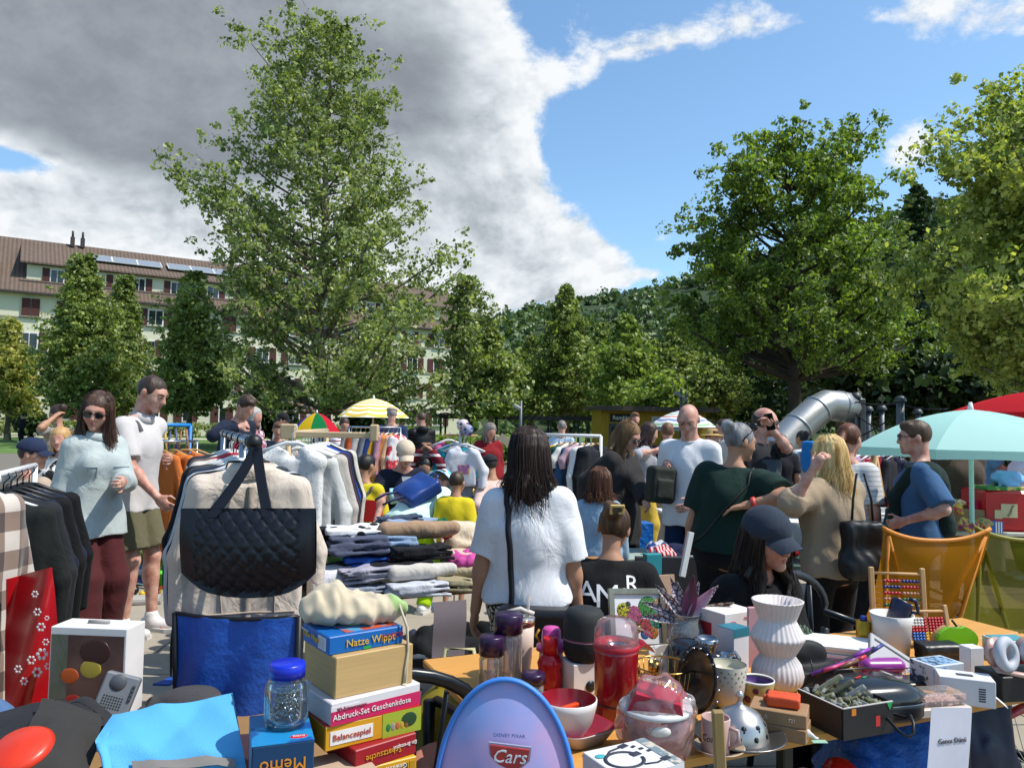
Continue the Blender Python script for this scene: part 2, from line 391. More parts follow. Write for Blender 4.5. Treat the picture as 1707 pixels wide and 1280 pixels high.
def leaves(C, rad, per, size, rs, up=.35, squash=.8):
    """kite-shaped leaves spread through balls of radius rad round the points C"""
    C = np.asarray(C, np.float32); rad = np.broadcast_to(np.asarray(rad, np.float32), (len(C),)); n = len(C)*per
    d = rs.normal(size=(n, 3)); d /= np.linalg.norm(d, axis=1)[:, None]; r = rs.random(n)**.45
    off = d*r[:, None]; off[:, 2] *= squash; pos = np.repeat(C, per, 0)+off*np.repeat(rad, per)[:, None]
    nor = d*.6+rs.normal(size=(n, 3))*.7+np.array([0, 0, up]); nor /= np.linalg.norm(nor, axis=1)[:, None]
    a = np.cross(nor, rs.normal(size=(n, 3))); a /= np.linalg.norm(a, axis=1)[:, None]+1e-9; b = np.cross(nor, a)
    s = size*(.45+1.15*rs.random(n)**1.6)[:, None]
    V = np.stack([pos-a*s*.55, pos+b*s*.42-a*s*.05, pos+a*s*.6-nor*s*.12, pos-b*s*.42-a*s*.05], 1).reshape(-1, 3)
    return V, np.arange(n*4, dtype=np.int32).reshape(-1, 4)
m_forest = leafmat('#35492e', '#6d8050', .2, .03); m_bark = M('#5d5142', .95, var=.3, vs=3, bump=1, bs=14, col2='#8b8272', pat='noise', ps=2.2, stretch=(1, 1, .5))
Cf, Rf = [], []
for i in range(620):
    px = nrng.uniform(560, 1900); k = nrng.random()**.8; p = hill_pt(px, k); h = nrng.uniform(4, 7.5)*(1.0 if k < .97 else .8)
    r = h*nrng.uniform(.42, .6)
    for q in range(7):
        Cf.append((p.x+nrng.normal()*r*.5, p.y+nrng.normal()*r*.5, p.z+h*nrng.uniform(.35, 1)-3.0)); Rf.append(r*nrng.uniform(.45, .75))
for px in np.arange(640, 1900, 9):
    p = hill_pt(px+nrng.uniform(-5, 5), 1.); h = nrng.uniform(.4, 1.)*(1.5 if 1090 < px < 1190 else 1)
    for q in range(3): Cf.append((p.x+nrng.normal()*1.6, p.y, p.z-1.5+h*q*1.4)); Rf.append(1.9-.3*q)
V, F = leaves(Cf, Rf, 17, 1.25, nrng); tag(link('forest_on_hill', npmesh('forest', V, F, False), m_forest), 'dense green wood covering the far hillside', 'forest', kind='stuff')
# ================================================================== apartment building
bA = Vector((-40, 63, 0)); bu = Vector((.841, .541, 0)).normalized(); brz = math.atan2(bu.y, bu.x)
m_wall = M('#c9c6ae', .9, var=.05, vs=.4, bump=.2, bs=40); m_trim = M('#8e8b7c', .9, var=.05); m_tile = M('#665548', .85, var=.22, vs=2.2, col2='#54463c', pat='stripe_x', ps=3.2)
m_white = M('#dcdcd6', .6, var=.03); m_shut = M('#4a2522', .75, var=.1); m_pane = M('#20262b', .08, var=.3, vs=.3, spec=.8); m_gut = M('#3b3432', .6)
bld = thing('apartment_building', 'long pale cream apartment block with brown tiled roof and dark red shutters behind the trees', 'building', bA, brz)
X0, X1, WH, DP = -14., 41.35, 11.7, 11.
MB().box(((X0+X1)/2, DP/2, WH/2), (X1-X0, DP, WH)).build('wall', m_wall, bld)
mb = MB()
for z in (9.65, 6.85, 4.05): mb.box(((X0+X1)/2, -.04, z), (X1-X0, .08, .10))
mb.build('sill_course', m_trim, bld)
rf = MB().prism([(-.55, WH-.1), (DP+.55, WH-.1), (DP/2, WH+5.5)], X0-.5, X1+.5, 'x').build('roof', m_tile, bld)
MB().box(((X0+X1)/2, -.60, WH-.05), (X1-X0+1, .14, .16)).build('gutter', m_gut, bld)
dm = MB().prism([(.95, 12.3), (.95, 14.25), (4.2, 15.2), (4.2, 12.3)], -.2, 38.5, 'x').build('dormer', m_wall, bld)
MB().prism([(.45, 14.26), (.45, 14.40), (4.6, 16.45), (4.6, 16.3)], -.7, 39, 'x').build('dormer_roof', m_tile, dm)
MB().box((18.9, .72, 12.72), (39.2, .2, .18)).build('dormer_gutter', m_gut, dm)
MB().prism([(.95, 12.3), (.95, 13.9), (3, 13.9), (3, 12.3)], -5.2, -2.4, 'x').build('dormer', m_wall, bld)
MB().prism([(.6, 13.9), (.6, 14.05), (3.4, 14.6), (3.4, 14.4)], -5.5, -2.1, 'x').build('dormer_roof', m_tile, bld)
w_fr = MB().box((0, 0, 0), (1.30, .10, 1.42)).mesh('window'); w_fr.materials.append(m_white)
w_pn = MB().box((-.29, -.06, 0), (.50, .04, 1.22)).box((.29, -.06, 0), (.50, .04, 1.22)).mesh('pane'); w_pn.materials.append(m_pane)
w_sh = MB().box((0, -.05, 0), (.62, .06, 1.48)).mesh('shutter'); w_sh.materials.append(m_shut)
w_si = MB().box((0, -.10, -.77), (1.5, .22, .08)).mesh('sill'); w_si.materials.append(m_trim)
def window(x, y, z, par, sh=2, sc_=1.):
    f = link('window', w_fr, None, par, (x, y-.01, z), None, sc_); link('pane', w_pn, None, f); link('sill', w_si, None, f)
    st = rng.random()
    if sh and st < .75:
        link('shutter', w_sh, None, f, (-1.0, 0, 0)); link('shutter', w_sh, None, f, (1.0, 0, 0))
    elif sh and st < .9: link('shutter', w_sh, None, f, (.33, -.06, 0)); link('shutter', w_sh, None, f, (-1.0, 0, 0))
    elif sh: link('shutter', w_sh, None, f, (.33, -.06, 0)); link('shutter', w_sh, None, f, (-.33, -.06, 0))
for k, z in enumerate((10.5, 7.75, 4.95, 2.0)):
    for i in range(-4, 13): window(i*3.15+.2, 0, z, bld)
for i in range(0, 12): window(i*3.15+2.0, .95, 13.45, dm, 1 if i % 2 else 2, .82)
window(-3.8, .95, 13.1, bld, 0, .6)
for i in range(12):
    x = 5.2+i*2.05+(.5 if i > 2 else 0); a = math.atan2(2.05, 4.15)
    sp = MB().box((0, 0, 0), (1.95, 1.55, .10)).build('solar_panel', M('#7f868e', .25, var=.05, spec=.7), bld, (x, 2.6, 15.72), (a, 0, 0))
    MB().box((0, 0, .012), (2.03, 1.63, .07)).build('panel_frame', m_white, sp)
mb = MB().tube([(-4.6, 1.2, 14.3), (-4.6, 1.2, 16.0)], .05, 6); mb.build('mast', m_gut, bld)
MB().lathe([(0, 0), (.35, .05), (.6, .18)], 16).build('satellite_dish', m_white, bld, (-4.6, .95, 16.1), (R_(65), 0, R_(-20)))
for x in (3.2, 4.0): MB().box((0, 0, 0), (.35, .35, .9), .03).tube([(0, 0, .4), (0, 0, 1.0)], .1, 8).build('chimney', m_gut, bld, (x, DP/2-.3, 17.4))
MB().tube([(X1-.3, -.1, 0), (X1-.3, -.1, WH)], .07, 8).build('downpipe', m_gut, bld)
# ================================================================== trees
def env(prof, z):
    zs = [p[0] for p in prof]; return np.interp(z, zs, [p[1] for p in prof]), np.interp(z, zs, [p[2] for p in prof])
def build_tree(name, label, base, prof, tr, nlimb, per, leaf, mat, seed, group=None, dens=1., rise=.55, trunk_top=.9, ball=.75, inner=.4, bark=None, lean=0., z0=None, shell=False, squash=.8, twig=3):
    """prof: (z, reach to the left, reach to the right) from the ground up"""
    rs = np.random.default_rng(seed); H = prof[-1][0]; zb = prof[0][0] if z0 is None else z0
    t = thing(name, label, 'tree', base, 0, group); mb = MB(); n = 9
    tp = [Vector((lean*k/n*H+rs.normal()*.012*H*(k > 0 and k < n)*.4, rs.normal()*.004*H*(k > 0), H*trunk_top*k/n)) for k in range(n+1)]
    tp[0].z = -.05
    def on_trunk(z):
        f = min(max(z/(H*trunk_top)*n, 0), n-.001); i = int(f); return tp[i].lerp(tp[i+1], f-i)
    mb.tube(tp, [tr*(1.25 if k == 0 else 1-.9*k/n)+.02 for k in range(n+1)], 8)
    C, Rr = [], []
    for i in range(nlimb):
        q = (i+.5)/nlimb; z1 = zb+(H-zb)*(q**.85)*.985; a = i*2.399963+rs.uniform(-.4, .4)
        l, r = env(prof, z1); e = (l*(1-math.cos(a))/2+r*(1+math.cos(a))/2); e *= (rs.uniform(.62, 1.06)*(1+.16*math.sin(a*2+z1*1.9+seed)+.10*math.sin(a*3-z1*3.1))) if not shell else rs.uniform(.55, 1.02)
        s0 = on_trunk(max(zb*.75, z1-e*rise)); tip = Vector((on_trunk(z1).x+e*math.cos(a), e*math.sin(a), z1))
        mid = s0.lerp(tip, .5)+Vector((0, 0, -.06*e+rs.normal()*.05*e)); L = (tip-s0).length
        rr = max(.015, tr*.42*(1-q*.75)*min(1, L/(H*.25)))
        mb.tube([s0, s0.lerp(mid, .55), mid, mid.lerp(tip, .6), tip], [rr, rr*.8, rr*.6, rr*.35, .01], 5, cap=False)
        m_ = max(2, int(L/ball*1.25*dens))
        for j in range(m_):
            f = inner+(1-inner)*((j+.6)/m_); p = (s0.lerp(mid, f*2) if f < .5 else mid.lerp(tip, f*2-1)); sp = min(ball*.75*(.4+f), .32*e+.05)
            for _ in range(twig): C.append((p.x+rs.normal()*sp, p.y+rs.normal()*sp, p.z+rs.normal()*sp*.55)); Rr.append(min(ball, .42*e+.12)*rs.uniform(.4, 1.0))
    C.append(tuple(tp[-1]+Vector((0, 0, .3)))); Rr.append(ball*.6)
    mb.build('trunk', bark or m_bark, t)
    V, F = leaves(C, Rr, per, leaf, rs, squash=squash); link('crown', npmesh('crown', V, F, False), mat, t); return t
m_plane = leafmat('#46592f', '#a3ab70', .36, .5); m_horn = leafmat('#43552a', '#9ba65e', .34, .6); m_yel = leafmat('#6f7a38', '#b9b468', .38, .6)
m_maple = leafmat('#31431d', '#879a46', .42, .5); m_right = leafmat('#556a34', '#b8bb6c', .45, .6); m_dark = leafmat('#1b2b19', '#485c34', .25, .4); m_lime = leafmat('#485c2b', '#9aaa58', .38, .6)
def prof_px(px0, D, rows):
    """rows (y, left px, right px) from the photograph -> (z, reach left, reach right)"""
    b = P(px0, 700, D); out = []
    for y, l, r in rows:
        out.append((P(px0, y, D).z, max(.15, b.x-P(l, y, D).x), max(.15, P(r, y, D).x-b.x)))
    return Vector((b.x, D, 0)), sorted(out)
b, pr = prof_px(532, 42, [(12, 512, 545), (60, 425, 590), (100, 405, 625), (170, 395, 645), (215, 400, 650), (250, 330, 655), (300, 322, 725), (370, 308, 732), (440, 330, 760), (500, 335, 800), (560, 340, 835), (620, 350, 835), (665, 380, 815)])
build_tree('plane_tree', 'tall airy plane tree with light green leaves towering over the market', b, pr, .36, 178, 24, .18, m_plane, 3, dens=.6, ball=.60, inner=.42, rise=.55, twig=3)
b, pr = prof_px(770, 40, [(455, 780, 800), (500, 750, 812), (560, 745, 818), (630, 740, 800), (680, 750, 790)])
build_tree('young_plane_tree', 'small bushy tree at the right edge of the tall plane tree', b, pr, .14, 60, 20, .18, m_plane, 31, ball=.5)
PY = 'pyramid hornbeams in front of the building'
for px, D, top, l, r, seed, mt, lb in ((133, 47, 418, 62, 225, 5, m_horn, 'tallest dense pyramid tree in front of the apartment block'), (204, 53, 455, 150, 250, 6, m_horn, 'slim pyramid tree tucked behind the right side of the tallest pyramid tree'),
        (318, 45, 448, 250, 400, 8, m_horn, 'pyramid tree between the tallest pyramid tree and the plane tree'), (14, 50, 530, -45, 62, 9, m_yel, 'yellow green young tree at the left edge of the photo')):
    b, pr = prof_px(px, D, [(top, px-4, px+4), (top+40, px-(px-l)*.22, px+(r-px)*.22), (top+100, px-(px-l)*.58, px+(r-px)*.55), (top+150, px-(px-l)*.8, px+(r-px)*.8), (600, l, r), (650, l+4, r-4), (682, px-50, px+50)])
    build_tree('pyramid_tree', lb, b, pr, .17, 260, 17, .17, mt, seed, PY, dens=.8, ball=.46, inner=.5, rise=.25, shell=True, squash=.6)
CR = 'row of pyramid trees in front of the wooded hill'
for px, D, top, l, r, seed, mt, lb in ((818, 41, 545, 765, 872, 11, m_horn, 'pyramid tree just right of the building corner'), (885, 50, 560, 840, 930, 12, m_horn, 'slender tree left of the tallest tree in the middle row'), (942, 46, 473, 880, 1010, 13, m_horn, 'tallest pointed tree of the middle row in front of the hill'),
        (1003, 52, 535, 960, 1050, 14, m_horn, 'slender tree right behind the tallest pointed middle tree'), (1043, 41, 522, 978, 1112, 15, m_lime, 'brighter green pyramid tree above the yellow kiosk'), (1125, 50, 530, 1060, 1190, 16, m_horn, 'dull green broad tree right of the kiosk tree'), (1190, 46, 600, 1130, 1250, 17, m_horn, 'low broad tree left of the big maple'), (1098, 37, 628, 1040, 1140, 18, m_lime, 'small low bright tree beside the kiosk roof')):
    b, pr = prof_px(px, D, [(top, px-3, px+3), (top+40, px-(px-l)*.28, px+(r-px)*.28), (top+90, px-(px-l)*.6, px+(r-px)*.6), (max(610, top+40), l, r), (655, l+3, r-3), (684, px-30, px+30)])
    build_tree('pyramid_tree', lb, b, pr, .16, 200, 16, .18, mt, seed, CR, dens=.8, ball=.48, inner=.4, rise=.25, shell=True, squash=.6)
b, pr = prof_px(1328, 30, [(206, 1330, 1425), (255, 1245, 1445), (300, 1165, 1478), (350, 1165, 1470), (400, 1150, 1455), (450, 1140, 1530), (500, 1110, 1545), (550, 1115, 1545), (585, 1180, 1520)])
build_tree('maple_tree', 'big spreading dark green maple with a thick leaning trunk', b, pr, .33, 92, 46, .135, m_maple, 21, dens=.62, ball=.50, inner=.5, rise=.62, trunk_top=.8, lean=-.02, bark=M('#3d342a', .95, var=.3, vs=4, bump=1, bs=14))
b, pr = prof_px(1790, 17, [(130, 1690, 1850), (180, 1610, 1900), (250, 1565, 1900), (330, 1590, 1950), (420, 1550, 1950), (500, 1560, 1950), (570, 1600, 1900), (610, 1650, 1880)])
build_tree('lime_tree', 'large yellow green tree leaning in from the right edge', b, pr, .22, 110, 42, .11, m_right, 23, dens=1.2, ball=.45, inner=.3, rise=.5)
rsx = np.random.default_rng(5)
DKL = {0: 'dark woodland tree in the shady mass behind the playground', 1: 'shaded tree of the backdrop between the middle trees and the hill'}
for i, (px, D, top, hw) in enumerate([(1250, 55, 520, 80), (1400, 44, 470, 90), (1475, 52, 400, 80), (1565, 46, 430, 80), (1640, 40, 470, 80), (1700, 52, 380, 90), (1350, 62, 480, 80), (1180, 66, 555, 80), (1080, 70, 565, 80), (980, 72, 570, 80), (880, 74, 580, 80), (1440, 36, 560, 60), (1540, 34, 560, 70), (1650, 32, 570, 70)]):
    b, pr = prof_px(px, D, [(top, px-10, px+10), (top+35, px-hw*.7, px+hw*.7), (top+90, px-hw, px+hw), (620, px-hw, px+hw), (690, px-hw*.9, px+hw*.9)])
    build_tree('woodland_tree', ('' if i < 7 or i > 10 else '') + ['dark tree left of the maple trunk', 'dark tree just right of the maple crown', 'tall dark tree behind the slide tube', 'dark tree under the conifer', 'dark tree behind the rope pyramid posts', 'tall dark tree behind the red parasol', 'dark tree right behind the maple trunk', 'shaded tree behind the dull green broad tree', 'shaded backdrop tree behind the small kiosk tree', 'shaded backdrop tree right of the tallest pointed middle tree', 'shaded backdrop tree behind the slender middle tree', 'low dark tree behind the steel slide', 'low dark tree right of the steel slide', 'low dark tree above the mint parasol'][i], b, pr, .2, 75, 11, .34, m_dark if i < 7 or i > 10 else m_horn, 40+i, 'dark trees closing off the square', dens=.8, ball=.8, inner=.4, rise=.3, shell=True)
b, pr = prof_px(1532, 58, [(298, 1530, 1534), (340, 1515, 1550), (400, 1500, 1562), (480, 1490, 1572), (600, 1480, 1580)])
build_tree('conifer', 'pointed dark spruce rising between the maple and the right tree', b, pr, .2, 120, 12, .3, m_dark, 61, dens=.7, ball=.5, inner=.3, rise=-.15, squash=.4)
for i, (px, D, top, hw, lb) in enumerate([(455, 50, 622, 45, 'dark bush under the left side of the plane tree'), (615, 50, 640, 50, 'dark bush under the right side of the plane tree'), (50, 57, 682, 22, 'rounded dark bush behind the walker by the hedge')]):
    b, pr = prof_px(px, D, [(top, px-8, px+8), (top+25, px-hw*.8, px+hw*.8), (700, px-hw, px+hw), (718, px-hw*.9, px+hw*.9)])
    build_tree('bush', lb, b, pr, .1, 70, 14, .28, m_dark, 70+i, dens=1, ball=.6, inner=.2, rise=.3, shell=True)
def hedge(name, label, a, b_, h, wd, mat, seed, n):
    rs = np.random.default_rng(seed); a = Vector(a); b_ = Vector(b_); C = []
    d = (b_-a); sd_ = Vector((-d.y, d.x, 0)).normalized()
    for _ in range(n):
        p = a+d*rs.random()+sd_*rs.uniform(-.5, .5)*wd; C.append((p.x-a.x, p.y-a.y, rs.random()**.6*h))
    V, F = leaves(C, .35, 14, .2, rs); o = tag(link(name, npmesh(name, V, F, False), mat, None, a), label, 'hedge'); return o
hedge('hedge', 'clipped green hedge along the foot of the apartment block', (-47, 56.5, 0), (-8, 78, 0), 1.15, 1.2, m_horn, 81, 800)
hedge('hedge', 'low green hedge behind the kids clothes stand and red jacket shopper', (-6, 31, 0), (1.4, 31, 0), .95, 1.0, m_lime, 82, 330)
hedge('hedge', 'dark shrubs along the playground behind the shopping crowd', (9, 33.5, 0), (24, 30, 0), .95, 1.2, m_dark, 83, 400)
# ================================================================== implicit surfaces -> one continuous mesh
def _aabb(pr):
    t = pr[0]
    if t == 'c':
        a, b, ra, rb = pr[1]; r = max(ra, rb)*(pr[4][1] if len(pr) > 4 and pr[4] else 1); return np.minimum(a, b)-r, np.maximum(a, b)+r
    if t == 'e': c, r, R = pr[1]; m = (np.abs(R) @ np.array(r)) if R is not None else np.array(r); return np.array(c)-m, np.array(c)+m
    if t == 'x': c, hf, R, rd = pr[1]; m = (np.abs(R) @ np.array(hf)) if R is not None else np.array(hf); return np.array(c)-m-rd, np.array(c)+m+rd
def _dist(pr, X, Y, Z):
    t = pr[0]
    if t in ('c', 'k'):
        a, b, ra, rb = pr[1]; a = np.asarray(a); b = np.asarray(b)
        x, y, z = X-a[0], Y-a[1], Z-a[2]; ba = b-a
        if len(pr) > 4 and pr[4]:
            ax, f = pr[4]; q = (x*ax[0]+y*ax[1]+z*ax[2])*(1-1/f); x = x-q*ax[0]; y = y-q*ax[1]; z = z-q*ax[2]
        L2 = float(ba @ ba)+1e-12; h_ = (x*ba[0]+y*ba[1]+z*ba[2])/L2; hc = np.clip(h_, 0, 1)
        d = np.sqrt((x-ba[0]*hc)**2+(y-ba[1]*hc)**2+(z-ba[2]*hc)**2)-(ra+(rb-ra)*hc)
        if len(pr) > 5 and pr[5]:
            L = math.sqrt(L2)
            if 'b' in pr[5]: d = np.maximum(d, (h_-1)*L)
            if 'a' in pr[5]: d = np.maximum(d, -h_*L)
        return d
    if t == 'e':
        c, r, R = pr[1]; x, y, z = X-c[0], Y-c[1], Z-c[2]
        if R is not None: x, y, z = R[0, 0]*x+R[1, 0]*y+R[2, 0]*z, R[0, 1]*x+R[1, 1]*y+R[2, 1]*z, R[0, 2]*x+R[1, 2]*y+R[2, 2]*z
        k0 = np.sqrt((x/r[0])**2+(y/r[1])**2+(z/r[2])**2); k1 = np.sqrt((x/r[0]**2)**2+(y/r[1]**2)**2+(z/r[2]**2)**2)
        return k0*(k0-1)/(k1+1e-9)
    if t == 'x':
        c, hf, R, rd = pr[1]; x, y, z = X-c[0], Y-c[1], Z-c[2]
        if R is not None: x, y, z = R[0, 0]*x+R[1, 0]*y+R[2, 0]*z, R[0, 1]*x+R[1, 1]*y+R[2, 1]*z, R[0, 2]*x+R[1, 2]*y+R[2, 2]*z
        qx, qy, qz = np.abs(x)-hf[0], np.abs(y)-hf[1], np.abs(z)-hf[2]
        return np.sqrt(np.maximum(qx, 0)**2+np.maximum(qy, 0)**2+np.maximum(qz, 0)**2)+np.minimum(np.maximum(qx, np.maximum(qy, qz)), 0)-rd
    if t == 'p': p, n = pr[1]; return (X-p[0])*n[0]+(Y-p[1])*n[1]+(Z-p[2])*n[2]
# prim: (type, params, k, op, [axis,f], caps)
def c_(a, b, ra, rb=None, k=.02, op='+', fl=None, cap=None): return ('c', (np.array(a, float), np.array(b, float), ra, ra if rb is None else rb), k, op, fl, cap)
def e_(c, r, R=None, k=.02, op='+'): return ('e', (np.array(c, float), r if hasattr(r, '__len__') else (r, r, r), R), k, op)
def x_(c, hf, R=None, rd=.01, k=.01, op='+'): return ('x', (np.array(c, float), hf, R, rd), k, op)
def p_(p, n, k=.004, op='*'): return ('p', (np.array(p, float), np.array(n, float)), k, op)
def sdf_mesh(name, prims, h, disp=0., freq=14., seed=0, stretch=(1, 1, 1)):
    lo, hi = None, None
    for pr in prims:
        if pr[3] == '+':
            a, b = _aabb(pr); lo = a if lo is None else np.minimum(lo, a); hi = b if hi is None else np.maximum(hi, b)
    lo = lo-3*h-abs(disp); hi = hi+3*h+abs(disp); n = np.ceil((hi-lo)/h).astype(int)+1
    xs = [(lo[i]+h*np.arange(n[i])).astype(np.float32) for i in range(3)]
    F = np.full(tuple(n), .5, np.float32)
    for pr in prims:
        k = pr[2]
        if pr[0] == 'p': sl_ = (slice(None),)*3
        else:
            a, b = _aabb(pr); m = k+3*h+abs(disp)
            i0 = np.maximum(np.floor((a-m-lo)/h).astype(int), 0); i1 = np.minimum(np.ceil((b+m-lo)/h).astype(int)+1, n)
            if (i1 <= i0).any(): continue
            sl_ = tuple(slice(i0[i], i1[i]) for i in range(3))
        X = xs[0][sl_[0]][:, None, None]; Y = xs[1][sl_[1]][None, :, None]; Z = xs[2][sl_[2]][None, None, :]
        d = _dist(pr, X, Y, Z).astype(np.float32); A = F[sl_]
        if pr[3] == '+':
            q = np.maximum(k-np.abs(A-d), 0); F[sl_] = np.minimum(A, d)-q*q/(4*k+1e-9)
        elif pr[3] == '-':
            q = np.maximum(k-np.abs(A+d), 0); F[sl_] = np.maximum(A, -d)+q*q/(4*k+1e-9)
        else: F[sl_] = np.maximum(A, d)
    if disp:
        rs = np.random.default_rng(seed); N = 0
        X, Y, Z = xs[0][:, None, None]*stretch[0], xs[1][None, :, None]*stretch[1], xs[2][None, None, :]*stretch[2]
        for o_ in range(4):
            v = rs.normal(size=3); v = v/np.linalg.norm(v)*freq*(1+.7*o_); N = N+np.sin(X*v[0]+Y*v[1]+Z*v[2]+rs.uniform(0, 6)+1.4*np.sin(Y*v[2]*.8-X*v[1]*.7+Z*v[0]*.6))/(1+.6*o_)
        F = F+(disp*.45*N).astype(np.float32)
    for ax in range(3):          # keep the border closed
        s0 = [slice(None)]*3; s0[ax] = 0; F[tuple(s0)] = np.maximum(F[tuple(s0)], h); s0[ax] = -1; F[tuple(s0)] = np.maximum(F[tuple(s0)], h)
    return surface_nets(name, F, lo, h)
def surface_nets(name, F, lo, h):
    I = F < 0; n = F.shape
    cs = np.zeros((n[0]-1, n[1]-1, n[2]-1), np.uint8)
    for dx in (0, 1):
        for dy in (0, 1):
            for dz in (0, 1): cs += I[dx:n[0]-1+dx, dy:n[1]-1+dy, dz:n[2]-1+dz]
    act = np.nonzero((cs > 0) & (cs < 8)); nv = len(act[0])
    idx = np.full(cs.shape, -1, np.int32); idx[act] = np.arange(nv, dtype=np.int32)
    acc = np.zeros((nv, 3), np.float32); cnt = np.zeros(nv, np.float32)
    A = np.stack(act, 1)
    for ax in range(3):
        o1, o2 = [i for i in range(3) if i != ax]
        for u in (0, 1):
            for v in (0, 1):
                p = A.copy(); p[:, o1] += u; p[:, o2] += v; q = p.copy(); q[:, ax] += 1
                f0 = F[p[:, 0], p[:, 1], p[:, 2]]; f1 = F[q[:, 0], q[:, 1], q[:, 2]]; m = (f0 < 0) != (f1 < 0)
                t = np.where(m, f0/(f0-f1+1e-12), 0); e = (p-A).astype(np.float32); e[:, ax] = t
                acc[m] += e[m]; cnt[m] += 1
    V = (A+acc/np.maximum(cnt, 1)[:, None])*h+lo
    faces = []
    for ax in range(3):
        o1, o2 = (ax+1) % 3, (ax+2) % 3
        s0 = [slice(None)]*3; s1 = [slice(None)]*3; s0[ax] = slice(0, -1); s1[ax] = slice(1, None)
        for s in (s0, s1): s[o1] = slice(1, -1); s[o2] = slice(1, -1)
        a = I[tuple(s0)]; b = I[tuple(s1)]
        for cond, flip in ((a & ~b, False), (~a & b, True)):
            w_ = np.stack(np.nonzero(cond), 1)
            if not len(w_): continue
            w_[:, o1] += 1; w_[:, o2] += 1; q = []
            for du, dv in ((-1, -1), (0, -1), (0, 0), (-1, 0)):
                c = w_.copy(); c[:, o1] += du; c[:, o2] += dv; q.append(idx[c[:, 0], c[:, 1], c[:, 2]])
            q = np.stack(q, 1); faces.append(q[:, ::-1] if flip else q)
    Fc = np.concatenate(faces) if faces else np.zeros((0, 4), np.int32)
    return npmesh(name, V, Fc[(Fc >= 0).all(1)])
# ================================================================== people
from mathutils.bvhtree import BVHTree
def ik(a, t, l1, l2, pole):
    a, t, pole = Vector(a), Vector(t), Vector(pole); d = t-a; L = d.length; mx_ = (l1+l2)*.995
    if L > mx_: d = d*(mx_/L); L = mx_; t = a+d
    L = max(L, abs(l1-l2)+.01); u = d.normalized(); pl = pole-u*pole.dot(u)
    if pl.length < 1e-5: pl = u.orthogonal()
    pl.normalize(); ca = (l1*l1+L*L-l2*l2)/(2*l1*L); ca = max(-1, min(1, ca))
    return a+u*(l1*ca)+pl*(l1*math.sqrt(1-ca*ca)), t
SKIN = {'fair': '#bf9680', 'pink': '#c79c89', 'tan': '#a87c62', 'brown': '#8a5a40', 'pale': '#d0aa98'}
def m_skin(k): return M(SKIN[k], .52, 0, .09, 22, .15, 260, spec=.4, col2='#a8705f', pat='soft', ps=16) if k != 'tan' else M(SKIN[k], .52, 0, .10, 22, .15, 260, spec=.4)
def m_hair(c, c2=None): return M(c, .5, 0, .35, 40, 1., 70, spec=.4, stretch=(1, 1, .12), col2=c2 or c, pat='soft', ps=24)
def mat3(Rm): return np.array([[Rm[i][j] for j in range(3)] for i in range(3)])
